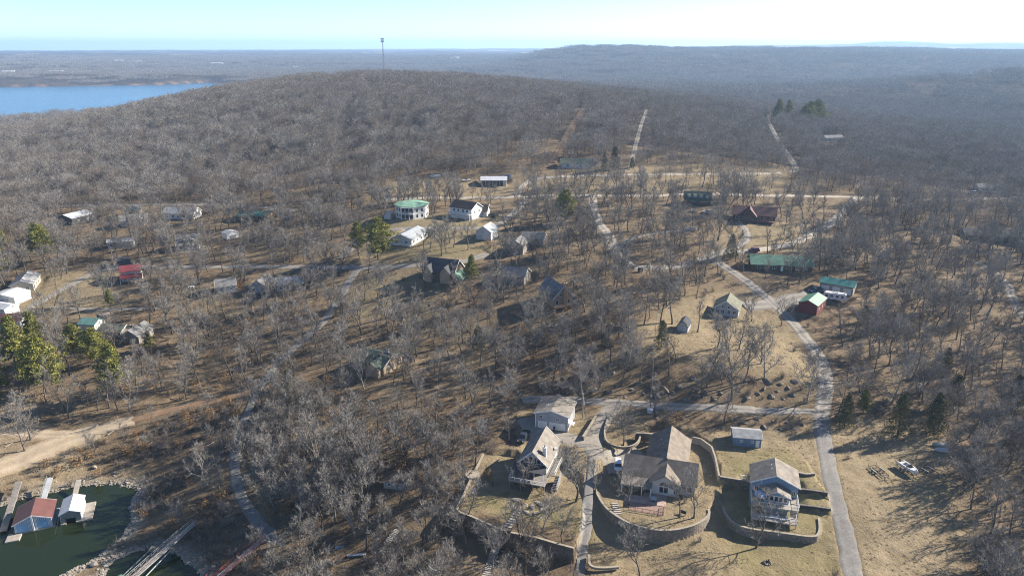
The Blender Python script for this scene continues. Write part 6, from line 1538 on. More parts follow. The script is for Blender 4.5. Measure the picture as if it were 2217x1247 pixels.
# camper
p = at(1806, 650); t = thing('camper', 'white travel camper parked between the red barn and teal-roofed garage', 'camper', (p[0], p[1], p[2]), math.radians(-26))
pr = [(-4, .55), (-4.1, 1.4), (-3.8, 2.75), (-3.3, 3.05), (3.5, 3.1), (3.95, 2.8), (4.1, 1.6), (3.9, .55)]
MB().loft([[(x, y, 1.8 + (z-1.8)*k) for x, z in pr] for y, k in ((-1.2, .96), (-1.1, 1), (1.1, 1), (1.2, .96))]).build('body', WHITE, t)
for x in (-2.8, -1.0, .9, 2.7): MB().box(x-.45, x+.45, -1.23, -1.18, 1.6, 2.3).build('window', GLASS, t)
MB().box(4.0, 4.12, -.5, .5, 1.9, 2.5).build('window', GLASS, t); MB().box(-1.9, -1.55, -1.24, -1.18, .7, 2.5).build('door', SIDING['light'], t)
for x in (-.5, .5): wheel_ = MB().tube([(x, -1.2, .38), (x, 1.2, .38)], .36, 12).build('wheel', TYRE, t)
MB().box(-1, 1, -.4, .4, 3.1, 3.3).build('roof_unit', SIDING['light'], t); MB().box(-5.2, -4, -.06, .06, .5, .62).build('tow_bar', TYRE, t)
# ------------------------------------------------------------------ trailers and boats
STEEL = mat('galvanised_steel', (.30, .33, .31), .5, .2, 1.0, metal=.3); DKSTEEL = mat('dark_steel', (.075, .085, .075), .6, .2, 1.0)
def trailer(label, px, py, yaw, group=None, z=None, L=6.2, W=2.1, m=None, cat='trailer'):
    p = at(px, py); t = thing('boat_trailer', label, cat, (p[0], p[1], p[2] + .02), math.radians(yaw), group); m = m or DKSTEEL
    fr = MB(); fr.bar((-W/2+.15, -L/2, .55), (-W/2+.15, L/4, .55), .1, .12).bar((W/2-.15, -L/2, .55), (W/2-.15, L/4, .55), .1, .12)
    for y in np.linspace(-L/2, L/4, 5): fr.bar((-W/2+.15, y, .55), (W/2-.15, y, .55), .09)
    fr.bar((-W/2+.15, L/4, .55), (0, L*.42, .55), .1).bar((W/2-.15, L/4, .55), (0, L*.42, .55), .1); fr.build('frame', m, t)
    MB().bar((0, L*.38, .55), (0, L*.62, .5), .1).build('tongue', m, t)
    for s in (-1, 1):
        MB().bar((s*.45, -L/2, .72), (s*.45, L/4, .72), .14, .1).build('bunk', BROWNWOOD, t)
        for y in (-L*.22, -L*.06): wheel(t, s*(W/2+.08), y, .32, .2)
        MB().box(s*(W/2+.08)-.14, s*(W/2+.08)+.14, -L*.30, L*.02, .68, .72).build('mudguard', STEEL, t); MB().bar((s*W/2, -L/2+.1, .5), (s*W/2, -L/2+.1, 1.5), .07).build('guide_post', STEEL, t)
    MB().bar((0, L*.40, .55), (0, L*.40, 1.35), .09).bar((0, L*.40, 1.3), (0, L*.36, 1.4), .16).build('winch_post', m, t); MB().bar((0, L*.6, 0), (0, L*.6, .6), .08).build('jack', m, t)
    return t
trailer('empty dark boat trailer on the dry field, left of the boat', 1906, 1026, 195, 'boat trailers on the dry field', W=2.4)
trailer('empty green-grey boat trailer on the dry field, right of the boat', 2016, 1024, 205, 'boat trailers on the dry field', m=mat('green_steel', (.16, .2, .18), .6, .2), L=7.0)
trailer('boat trailer under the parked white boat', 1966, 1022, 197, 'boat trailers on the dry field')
def boat(label, loc, yaw, L=5.6, W=2.1, m=None, flip=False, name='boat'):
    t = thing(name, label, 'boat', loc, yaw); rings, inner = [], []
    for k in range(9):
        f = k / 8; y = -L/2 + L*f; w = W/2 * (1 - max(0, (f-.5)/.5)**2.2 * .96); ke = .05 + max(0, (f-.6)/.4)**2 * .45
        rings.append([(-w, y, 1.0 + .15*f), (-w*.92, y, .45), (0, y, ke), (w*.92, y, .45), (w, y, 1.0 + .15*f), (w*.8, y, 1.0 + .15*f), (w*.7, y, .55), (-w*.7, y, .55), (-w*.8, y, 1.0 + .15*f)])
    hull = MB().loft(rings); 
    if flip: hull.v = [(x, y, 1.2 - z) for x, y, z in hull.v]
    hull.build('hull', m or WHITE, t)
    if not flip:
        MB().box(-.62, .62, L*.16, L*.34, .6, 1.05).build('foredeck', SIDING['light'], t); MB().box(-.7, .7, -L*.02, L*.06, .6, 1.35).build('console', SIDING['dark'], t); MB().box(-.55, .55, L*.02, L*.05, 1.35, 1.65).build('windscreen', GLASS, t)
        for x in (-.4, .4): MB().box(x-.25, x+.25, -L*.16, -L*.06, .6, 1.0).build('seat', SIDING['dark'], t)
        MB().box(-.8, .8, -L*.42, -L*.3, .6, .95).build('bench', SIDING['light'], t)
        MB().box(-.2, .2, -L/2-.42, -L/2-.02, .75, 1.45).bar((0, -L/2-.2, .75), (0, -L/2-.25, .1), .14).build('outboard_motor', DKSTEEL, t)
    return t
p = at(1966, 1022); boat('white motor boat on a trailer in the dry field', (p[0], p[1], p[2] + .72), math.radians(197))
p = at(2040, 966); boat('overturned grey aluminium boat at the wood edge, upper one', (p[0], p[1], p[2]), math.radians(76), 5.0, 1.7, STEEL, True)
p = at(2040, 977); boat('overturned pale aluminium boat at the wood edge, lower one', (p[0], p[1], p[2]), math.radians(72), 3.8, 1.4, SIDING['light'], True)
p = at(1010, 393); boat('white boat lying on the dry field left of the metal building', (p[0], p[1], p[2]), math.radians(120), 6.0, 2.2)
p = at(942, 383); boat('overturned white boat at the forest edge above the dry field', (p[0], p[1], p[2]), math.radians(100), 6.5, 2.3, WHITE, True)
p = at(1503, 459); t = thing('utility_trailer', 'small white cart in front of the dormer house', 'trailer', (p[0], p[1], p[2]), math.radians(70)); MB().box(-.9, .9, -1.4, 1.4, .5, .62).box(-.9, .9, 1.34, 1.4, .62, 1.3).box(-.9, -.84, -1.4, 1.34, .62, 1.3).build('box', WHITE, t)
for s in (-1, 1): wheel(t, s*1.0, 0, .3, .18)
MB().bar((0, 1.4, .5), (0, 2.6, .45), .08).build('tongue', DKSTEEL, t)
p = at(1068, 470); t = thing('flatbed_trailer', 'dark stake trailer parked right of the low white house', 'trailer', (p[0], p[1], p[2]), math.radians(-8)); MB().box(-2.6, 2.6, -1.1, 1.1, .6, .75).build('bed', DKSTEEL, t)
for y in (-1.05, 1.05): MB().box(-2.6, 2.6, y-.05, y+.05, .75, 1.5).build('side_panel', DKSTEEL, t)
for x in (-.5, .5): MB().tube([(x, -1.2, .35), (x, 1.2, .35)], .34, 10).build('wheel', TYRE, t)
p = at(1386, 589); t = thing('hay_bale', 'dark round bale on a pale base at the oak lane junction', 'bale', (p[0], p[1], p[2]), .2); MB().tube([(-.85, 0, 1.05), (-.8, 0, 1.05), (.8, 0, 1.05), (.85, 0, 1.05)], [.8, .9, .9, .8], 16).build('roll', mat('dark_bale', (.03, .022, .022), .95, .3), t); MB().box(-1, 1, -.6, .6, -.1, .2).build('base', CAP, t)
p = at(1661, 1219); t = thing('fire_pit', 'small dark ring of stones with a charred log on the lawn', 'fire pit', (p[0], p[1], p[2]))
for k in range(9):
    an = 2*math.pi*k/9; MB().lathe([(.12, -.1), (.24, .1), (.16, .32), (.03, .38)], 6, (.75*math.cos(an), .75*math.sin(an), 0)).build('stone', (BLOCK_D, CAP)[k % 3 == 0], t)
MB().tube([(-.3, -.3, .25), (.4, .2, .9)], .13, 7).build('log', mat('charred_log', (.02, .02, .022), .95, .2), t)
p = at(414, 625); t = thing('propane_tank', 'white propane tank on the grass left of the diagonal road', 'tank', (p[0], p[1], p[2]), .3); MB().tube([(-1.3, 0, .75), (-1.1, 0, .75), (1.1, 0, .75), (1.3, 0, .75)], [.2, .45, .45, .2], 12).build('tank', WHITE, t)
for x in (-.7, .7): MB().box(x-.08, x+.08, -.3, .3, 0, .4).build('foot', DKSTEEL, t)
p = at(1398, 893); t = thing('electric_cabinet', 'pale grey electric cabinet at the foot of the tall mast', 'cabinet', (p[0]+1.2, p[1], p[2]), -.2); MB().box(-.75, .75, -.5, .5, -.1, 1.0).build('box', SIDING['light'], t); MB().hexa([(-.8,-.55,1.0),(.8,-.55,1.0),(.8,.55,1.12),(-.8,.55,1.12),(-.8,-.55,1.06),(.8,-.55,1.06),(.8,.55,1.2),(-.8,.55,1.2)]).build('lid', WHITE, t); MB().box(-.35, .35, -.52, -.48, .1, .85).build('door', SIDING['light'], t)
# patio table and benches of the cross-gabled house
def lw(x, y, z=0):
    yw = math.radians(-16); return (37.6 + x*math.cos(yw) - y*math.sin(yw), 155.8 + x*math.sin(yw) + y*math.cos(yw), cz + z)
t = thing('patio_table', 'round grey patio table on the pink flagstones', 'table', lw(-1.9, -9.2, .12)); MB().lathe([(.8, .7), (.8, .76)], 14).build('tabletop', SIDING['light'], t); MB().lathe([(.4, 0), (.06, .06), (.06, .7)], 10).build('stand', DKSTEEL, t)
t = thing('garden_bench', 'dark garden bench on the gravel bed between two bare trees', 'bench', lw(5.1, -12.6, .05), -.6); MB().box(-.7, .7, -.25, .25, .38, .45).build('seat', DKSTEEL, t); MB().box(-.7, .7, .2, .27, .45, .95).build('backrest', DKSTEEL, t)
for x in (-.6, .6): MB().box(x-.05, x+.05, -.22, .22, 0, .38).build('leg', DKSTEEL, t)
# ------------------------------------------------------------------ poles and towers
POLE = mat('weathered_pole', (.34, .30, .26), .9, .15, 1.0)
def upole(label, px, py, h, arm=True):
    p = at(px, py); t = thing('utility_pole', label, 'pole', (p[0], p[1], p[2] - .3), .3 * (px % 5), 'utility poles')
    MB().tube([(0, 0, 0), (0, 0, h)], [.17, .11], 8).build('pole', POLE, t)
    if arm:
        MB().box(-1.1, 1.1, -.07, .07, h-.7, h-.55).build('crossarm', POLE, t)
        for x in (-1, -.4, .4, 1): MB().lathe([(.05, 0), (.07, .12), (.03, .2)], 6, (x, 0, h-.55)).build('insulator', SIDING['light'], t)
        MB().lathe([(.2, 0), (.22, .1), (.22, .7), (.15, .78)], 8, (.32, 0, h-2.0)).build('transformer', STEEL, t)
upole('utility pole beside the right wall of the grey garage', 1261, 906, 7.5, False)
upole('utility pole by the oak lane junction, next to the dark bale', 1404, 624, 10.5)
upole('utility pole on the upper-left lane behind the cottages', 505, 470, 14)
upole('utility pole in front of the teal-roofed shed trees', 327, 665, 7, False)
upole('utility pole beside the octagonal house', 931, 444, 8)
upole('utility pole by the upper-left lane, left of its neighbour', 462, 460, 10)
upole('utility pole among the trees left of the red-roofed house', 246, 575, 9)
upole('utility pole at the corner of the pale gravel drive', 1266, 432, 9)
upole('utility pole beside the oak lane, right of its bend', 1319, 482, 9)
upole('utility pole beside the gravel road near the lodge lawn', 1789, 500, 9)
p = at(1408, 885); t = thing('mast', 'very tall thin grey mast standing beside the lane', 'mast', (p[0], p[1], p[2] - .3))
MB().tube([(0, 0, 0), (0, 0, 12), (0, 0, 28)], [.14, .10, .05], 8).build('pole', mat('dull_mast', (.15, .15, .14), .8, .1), t); MB().box(-.25, .25, -.35, -.1, 4.2, 5.0).build('box', SIDING['light'], t); MB().lathe([(.35, 0), (.35, .3)], 8).build('base', CAP, t); MB().bar((0, 0, 27.8), (0, 0, 30), .04).build('aerial', STEEL, t)
def tower(label, x, y, ztop, name='cell_tower', w=.9):
    z = h1(x, y); H = ztop - z; t = thing(name, label, 'tower', (x, y, z))
    mb = MB()
    for k in range(3):
        an = 2*math.pi*k/3; q = (math.cos(an), math.sin(an)); mb.bar((q[0]*w, q[1]*w, 0), (q[0]*w*.55, q[1]*w*.55, H), .28)
    n = int(H / 2.4)
    for i in range(n):
        f0, f1 = i/n, (i+1)/n
        for k in range(3):
            a0, a1 = 2*math.pi*k/3, 2*math.pi*(k+1)/3; r0, r1 = w*(1-.45*f0), w*(1-.45*f1); mb.bar((math.cos(a0)*r0, math.sin(a0)*r0, H*f0), (math.cos(a1)*r1, math.sin(a1)*r1, H*f1), .12)
    mb.build('lattice', mat('tower_steel', (.16, .17, .18), .6, .1), t)
    for f in (.93, .985):
        pl = MB().lathe([(1.9, 0), (1.9, .25)], 9, (0, 0, H*f)).build('platform', DKSTEEL, t)
        for k in range(6):
            an = 2*math.pi*k/6; MB().box(1.9*math.cos(an)-.35, 1.9*math.cos(an)+.35, 1.9*math.sin(an)-.25, 1.9*math.sin(an)+.25, H*f-1.0, H*f+1.3).build('antenna', SIDING['light'], pl)
d_ = np.array(ray(831, 150)[:2]); d_ = d_ / np.hypot(*d_)
tower('tall cell tower rising above the wooded hilltop', d_[0]*1090, d_[1]*1090, 124.0)
d_ = np.array(ray(1269, 100)[:2]); d_ = d_ / np.hypot(*d_)
tower('tiny far mast on the highest point of the distant ridge', d_[0]*3890, d_[1]*3890, 114 + 3890*.0052, w=1.6)
# far farm buildings across the lake
for i, (px, py, w_, m_, lb) in enumerate([(122,159,40,'white','long white shed across the lake, left of the pair'), (148,161,30,'tan','tan-walled building across the lake beside the long white shed'), (258,135,34,'white','white building on the far plain, left one of the ridge group'), (296,137,40,'tan','tan building on the far plain, right one of the ridge group'),
        (640,149,16,'white','small white building far beyond the hill'), (985,128,40,'white','white building far off on the plain behind the ridge end'), (470,141,44,'tan','low tan farm building in the middle of the far plain'), (20,160,30,'tan','low tan building across the lake at the left edge')]):
    p = at(px, py); t = thing('farm_building', lb, 'building', (p[0], p[1], p[2] + 1), .15*(i % 3), 'far buildings across the lake')
    gable_walls(w_*1.3, 16, 6, 3, 'x').build('wall', SIDING[m_] if m_ == 'white' else SIDING['cream'], t); gable_roof(w_*1.3, 16, 6, 3, 'x', .8, .4).build('roof', METAL['white'], t); MB().box(-4, 4, -8.3, -7.9, 0, 5).build('door', SIDING['dark'], t)
# ------------------------------------------------------------------ boathouses and gangways
bh = thing('boathouse', 'floating boathouse with rust-red roof and two blue doors', 'boathouse', (-119.9, 156.7, .1), math.radians(24))
DOCKM = mat('pale_dock_boards', (.31, .275, .235), .95, .15, 1.0, .3)
MB().box(-4.5, 4.5, -4.0, 4.2, -.35, .25).build('float', DOCKM, bh); gable_walls(8.0, 7.6, 2.7, 1.7, 'y', .25).build('wall', mat('blue_grey_wall', (.22, .33, .44), .6, .1, 1), bh)
gable_roof(8.0, 7.6, 2.7, 1.7, 'y', .35).build('roof', METAL['rust'], bh); fascia(8.0, 7.6, 2.7, 1.7, 'y', .35).build('trim_board', WHITE, bh)
BDOOR = mat('blue_boat_door', (.22, .38, .54), .4, .1, .8)
for x, w_ in ((-2.3, 2.4), (1.9, 2.2)): door(bh, 'f', x, w_, 2.1, 8.4, 7.6, BDOOR, 'boat_door', 3, .3)
MB().box(-.2, .2, -4.3, -3.79, .25, 4.3).build('pilaster', WHITE, bh)
for x in (-3.85, -3.62, -.98, -.75, -.52, .5, .7, 3.2, 3.45, 3.7, 3.9): MB().box(x-.06, x+.06, -3.88, -3.8, .3, 2.6 + 1.7 * (1 - abs(x) / 4.0)).build('batten', WHITE, bh)
for x in (-3.3, -2.9, -2.5, -2.1, -1.7, -1.3, 1.0, 1.4, 1.8, 2.2, 2.6, 2.95): MB().box(x-.06, x+.06, -3.88, -3.8, 2.45, 2.6 + 1.7 * (1 - abs(x) / 4.0)).build('batten', WHITE, bh)
wb = thing('boathouse', 'floating boathouse with white roof, open front and side dock', 'boathouse', (-112.3, 159.8, .1), math.radians(22))
MB().box(-2.4, -1.2, -4.1, 3.9, -.35, .25).box(1.0, 4.6, -4.1, 3.9, -.35, .25).build('float', DOCKM, wb)
for x0, x1 in ((-2.3, -2.15), (2.15, 2.3)): MB().box(x0, x1, -3.7, 3.7, .25, 2.6).build('wall', SIDING['light'], wb)
gw = MB(); gw.loft([[(-2.14, y, 1.75), (2.14, y, 1.75), (2.14, y, 2.6), (0, y, 3.5), (-2.14, y, 2.6)] for y in (-3.7, -3.55)]).box(-2.14, -1.2, -3.7, -3.55, .25, 1.74).box(1.0, 2.14, -3.7, -3.55, .25, 1.74); gw.build('front_wall', SIDING['stone'], wb)
gable_roof(4.6, 7.4, 2.6, .95, 'y', .25).build('roof', METAL['white'], wb); MB().box(-1.2, 1.0, -3.4, -3.2, 1.2, 1.5).build('boat_lift_bar', STEEL, wb)
b3 = thing('boathouse', 'boathouse with pale green-white roof cut by the left edge', 'boathouse', (-129.8, 149.6, .1), math.radians(24))
MB().box(-3, 3, -4, 4, -.35, .25).build('float', DOCKM, b3); gable_walls(5.6, 7.6, 2.6, 1.1, 'y', .25).build('wall', WHITE, b3); gable_roof(5.6, 7.6, 2.6, 1.1, 'y', .3).build('roof', mat('pale_mint_roof', (.55, .68, .62), .5, .06), b3); door(b3, 'f', 0, 3.0, 2.1, 5.6, 7.6, BDOOR, 'boat_door', 3, .3)
p = on_z(30, 1163, .2); fl = thing('raft', 'small white swim raft floating beside the red-roofed boathouse', 'raft', (p[0], p[1], 0), math.radians(20)); MB().box(-1.5, 1.5, -1.7, 1.7, -.2, .3).build('float', DOCKM, fl)
for k in range(8): MB().box(-1.5, 1.5, -1.68 + .42*k, -1.3 + .42*k, .3, .35).build('plank', DOCKM, fl)
def gangway(label, a, za, b, zb, w, m, rm, truss=False, railh=.95, name='gangway', sides=(-1, 1)):
    A = np.array([*on_z(*a, za), za]); B = np.array([*on_z(*b, zb), zb]); d = B - A; L = math.hypot(d[0], d[1]); yaw = math.atan2(d[1], d[0]) - math.pi/2
    t = thing(name, label, 'gangway', tuple(A), yaw); k = d[2] / L
    fr = MB()
    for s in (-1, 1): fr.bar((s*w/2, 0, -.12), (s*w/2, L, d[2]-.12), .12, .2)
    fr.build('frame', rm, t); n = int(L / .55); pl = MB()
    for i in range(n): y = L*i/n; pl.hexa([(x, yy, k*yy + zz) for zz in (0, .05) for x, yy in ((-w/2, y+.02), (w/2, y+.02), (w/2, y+L/n-.02), (-w/2, y+L/n-.02))])
    pl.build('planks', m, t)
    if railh:
        for s in sides:
            r = MB(); nn = max(2, int(L / 1.5))
            for i in range(nn+1):
                y = L*i/nn; r.bar((s*w/2, y, k*y), (s*w/2, y, k*y+railh), .06)
                if truss and i < nn: r.bar((s*w/2, y, k*y), (s*w/2, L*(i+1)/nn, k*L*(i+1)/nn+railh), .05)
            r.bar((s*w/2, 0, railh), (s*w/2, L, d[2]+railh), .08); r.bar((s*w/2, 0, railh*.5), (s*w/2, L, d[2]+railh*.5), .05); r.build('railing', rm, t)
    return t
gangway('long grey gangway from the left boathouse up the bank', (6, 1150), .5, (40, 1042), 3.6, 1.5, WOOD, WOOD, railh=.0)
gangway('short grey gangway behind the red-roofed boathouse', (93, 1082), .9, (108, 1034), 3.6, 1.3, SIDING['light'], STEEL, railh=.8, sides=(-1,))
gangway('narrow brown gangway behind the white-roofed boathouse', (161, 1074), .6, (170, 1038), 2.6, 1.2, LTWOOD, WOOD, railh=0)
gangway('long steel truss gangway reaching from the shore to the green-roofed dock', (272, 1262), .9, (392, 1156), 3.0, 1.6, mat('brown_planks', (.27, .21, .18), .95, .15), mat('pale_steel', (.27, .285, .275), .6, .15), truss=True)
gangway('upper steel gangway continuing up the bank from the truss gangway', (392, 1156), 3.0, (420, 1132), 4.2, 1.3, WOOD, mat('pale_steel', (.5, .52, .5)), truss=False)
gangway('rust-red gangway at the bottom of the cove', (462, 1258), 1.0, (570, 1165), 4.0, 1.5, mat('grey_planks', (.34, .31, .29), .95, .15), mat('rust_red_steel', (.26, .07, .055), .7, .15), truss=True)
def strut(label, a, za, b, zb, m):
    A = np.array([*on_z(*a, za), za]); B = np.array([*on_z(*b, zb), zb]); t = thing('dock_strut', label, 'strut', tuple(A)); d = B - A; MB().tube([(0, 0, 0), tuple(d)], .13, 8).build('pipe', m, t); MB().tube([tuple(d*.48), tuple(d*.52)], .2, 8).build('collar', DKSTEEL, t); MB().box(d[0]-.4, d[0]+.4, d[1]-.4, d[1]+.4, d[2]-.9, d[2]+.1).build('anchor', CAP, t)
strut('steel pipe strut left of the truss gangway', (252, 1258), .5, (330, 1185), 1.2, mat('pale_steel', (.5,.5,.5))); strut('steel pipe strut right of the truss gangway', (305, 1258), .5, (372, 1188), 1.4, mat('pale_steel', (.5,.5,.5)))
strut('rust-coloured strut left of the red gangway', (438, 1255), .5, (462, 1226), 1.2, mat('rust_red_steel', (.3,.1,.1)))
p = on_z(243, 1262, 2.6); gd = thing('boathouse', 'dock with pale green roof just entering the bottom edge', 'boathouse', (p[0], p[1]-2.5, .1), math.radians(-42)); MB().box(-3, 3, -4, 4, -.3, .25).build('float', DOCKM, gd); gable_roof(5.4, 8, 2.6, 1.0, 'y', .3).build('roof', METAL['pale_green'], gd)
for x in (-2.6, 2.6):
    for y in (-3.8, 0, 3.8): MB().box(x-.08, x+.08, y-.08, y+.08, .25, 2.6).build('post', STEEL, gd)
# drifted boards and logs on the shore
for i, (a, b, r_, m_, lb) in enumerate([((233,942),(258,927),.16,'w','bleached log lying on the brushy bank above the cove'), ((12,968),(30,958),.14,'w','bleached log at the left edge of the dirt ramp'), ((690,1240),(710,1212),.3,'w','pale plank walkway section dropped in the litter at the bottom'), ((752,1204),(792,1200),.22,'g','grey plank lying in the litter below the small hut'), ((726,1190),(744,1183),.4,'b','small blue-grey upturned skiff in the litter')]):
    A, B = at(*a), at(*b); t = thing('log' if m_ == 'w' and i < 2 else ('plank' if i < 4 else 'skiff'), lb, 'log' if i < 2 else ('plank' if i < 4 else 'boat'), tuple(A + (0, 0, r_))); d = B - A
    mm = CAP if m_ == 'w' else (SIDING['light'] if m_ == 'g' else SIDING['navy'])
    if i < 2: MB().tube([(0, 0, 0), tuple(d*.5 + (0, 0, .1)), tuple(d)], [r_, r_*.8, r_*.4], 7).build('trunk', mm, t); MB().tube([tuple(d*.6), tuple(d*.6 + (.5, .6, .5))], [.06, .02], 5).build('branch', mm, t)
    elif i < 4:
        MB().bar((0, 0, 0), d, r_*3, .12).build('board', mm, t); MB().bar((0, 0, .1), d*.3 + np.array((0, 0, .1)), r_*2.4, .08).build('board', mm, t)
    else: MB().loft([[(d[0]*f - d[1]*s*w_/2, d[1]*f + d[0]*s*w_/2, zz) for s, zz in ((-1, -.2), (-.6, .3), (.6, .3), (1, -.2))] for f, w_ in ((0, .3), (.3, .4), (.7, .35), (1, .05))]).build('hull', mm, t)
# ------------------------------------------------------------------ rocks
ROCKM = mat('grey_sandstone', (.105, .090, .074), .95, .3, .9, .7, col2=(.205, .178, .145))
RIPM = mat('pale_riprap', (.20, .175, .142), .95, .3, .9, .6, col2=(.40, .355, .295))
def rock_mesh(name, seed, m, sq=.6):
    bm = bmesh.new(); bmesh.ops.create_icosphere(bm, subdivisions=2, radius=1); rng = np.random.default_rng(seed)
    dirs = rng.normal(size=(12, 3)); dirs /= np.linalg.norm(dirs, axis=1)[:, None]; cut = rng.uniform(.38, .85, 12)
    for v in bm.verts:
        c = np.array(v.co); 
        for d, k in zip(dirs, cut):
            s = c @ d
            if s > k: c = c - d * (s - k)
        v.co = Vector(c * (1.25, 1.0, sq))
    me = bpy.data.meshes.new(name); bm.to_mesh(me); bm.free(); me.materials.append(m); return me
def ordinal(n):
    one = ['first', 'second', 'third', 'fourth', 'fifth', 'sixth', 'seventh', 'eighth', 'ninth', 'tenth', 'eleventh', 'twelfth', 'thirteenth', 'fourteenth', 'fifteenth', 'sixteenth', 'seventeenth', 'eighteenth', 'nineteenth']
    if n < 19: return one[n]
    t, o = divmod(n + 1, 10); return {2: ('twentieth', 'twenty'), 3: ('thirtieth', 'thirty'), 4: ('fortieth', 'forty')}[t][0] if o == 0 else {2: 'twenty', 3: 'thirty', 4: 'forty'}[t] + '-' + one[o-1]
ROCKS = [rock_mesh('boulder_shape%d' % i, 900 + i, ROCKM, .55 + .1*i) for i in range(4)]
bl = [(1190,846),(1205,856),(1228,850),(1240,838),(1262,852),(1285,842),(1300,826),(1318,848),(1335,836),(1352,858),(1366,842),(1382,830),(1395,852),(1412,838),(1425,856),(1440,842),(1455,850),(1472,836),(1486,862),(1500,846),(1512,858),(1528,848),(1545,862),(1560,850),(1600,846),(1618,862),(1640,852),(1655,840),(1668,858),(1682,846),(1695,862),(1706,838),(1716,852),(1690,830),(1720,826),(1295,800),(1330,805),(1410,812),(1500,818),(1660,826)]
for i, (px, py) in enumerate(bl):
    p = at(px, py); o = link('boulder', ROCKS[i % 4]); s = RNG.uniform(.7, 1.5); o.location = (p[0], p[1], p[2] - .18*s); o.scale = (s*RNG.uniform(.9, 1.5), s, s*RNG.uniform(.8, 1.3)); o.rotation_euler = (RNG.uniform(-.2, .2), RNG.uniform(-.2, .2), RNG.uniform(0, 6))
    tag(o, 'weathered grey boulder in the bluff above the lane, %s from the left' % ordinal(sorted(bl).index((px, py))), 'boulder', 'boulders of the bluff above the lane')
b2 = [(1420,905),(1445,912),(1475,905),(1560,925),(1585,908),(1610,915),(1640,905),(1655,925),(1672,912),(1690,930),(1705,915),(1720,928),(1738,918),(1535,930)]
for i, (px, py) in enumerate(b2):
    p = at(px, py); o = link('boulder', ROCKS[i % 4]); s = RNG.uniform(.5, 1.1); o.location = (p[0], p[1], p[2] - .05); o.scale = (s*1.2, s, s); o.rotation_euler = (0, 0, RNG.uniform(0, 6))
    tag(o, 'grey boulder on the stony bank below the lane, %s from the left' % ordinal(sorted(b2).index((px, py))), 'boulder', 'boulders of the bank below the lane')
b3_ = [(1120,1085),(1135,1092),(1150,1098),(1165,1090),(1180,1100),(1160,1112),(1140,1110),(1175,1118),(1110,1098)]
for i, (px, py) in enumerate(b3_):
    p = at(px, py); o = link('boulder', rock_mesh('garden_rock', 950+i, RIPM, .5)); s = RNG.uniform(.7, 1.3); o.location = (p[0], p[1], p[2] + .05); o.scale = (s*1.3, s, s*.7); o.rotation_euler = (0, 0, RNG.uniform(0, 6))
    tag(o, 'pale flat rock in the A-frame rock garden, %s from the left' % ordinal(sorted(b3_).index((px, py))), 'boulder', 'rocks of the A-frame rock garden')
for i, (px, py, s, lb) in enumerate([(205,1012,1.0,'grey boulder on the grassy bank above the cove head'), (248,1024,.9,'pale leaning slab on the bank at the cove head'), (205,1222,1.3,'big pale boulder at the tip of the stone spit'), (275,1045,.7,'small boulder at the head of the cove')]):
    p = at(px, py); o = link('boulder', rock_mesh('shore_rock', 970+i, RIPM, .6)); o.location = (p[0], p[1], p[2] + .15); o.scale = (s, s*.8, s); tag(o, lb, 'boulder')
PROTO_ROCK = bpy.data.collections.new('riprap_shapes')
for i in range(4): PROTO_ROCK.objects.link(bpy.data.objects.new('riprap%d' % i, rock_mesh('riprap%d' % i, 930+i, RIPM, .6)))
L = resample(np.vstack([COVE, COVE[:1]])[1:24], .35); k = len(L); rp = []
for rep in range(6):
    w = RNG.normal(0, 1.3, k); th_ = RNG.uniform(0, 6.28, k); x = L[:, 0] + np.cos(th_)*np.abs(w)*1.1; y = L[:, 1] + np.sin(th_)*np.abs(w)*1.1; rp.append(np.c_[x, y])
rp = np.vstack(rp); z = height(rp[:, 0], rp[:, 1]); spit = poly_dist(rp[:, 0], rp[:, 1], np.array([on_z(*q, 0) for q in [(290,1040),(330,1060),(330,1140),(290,1190),(180,1262),(90,1275),(140,1225),(250,1150),(275,1095)]]))
ok = (z > -.35) & (z < 1.6) & ((spit < 1.5) | (RNG.uniform(size=len(z)) < .35)) 
sdw = poly_dist(rp[:, 0], rp[:, 1], COVE); ok &= sdw > -1.2
rp = rp[ok]; z = z[ok]
scatter('riprap_stones', np.c_[rp, z + .05, RNG.uniform(.15, .48, len(z))], PROTO_ROCK, 'pale broken riprap stones lining the cove shore', 'stones', 4)
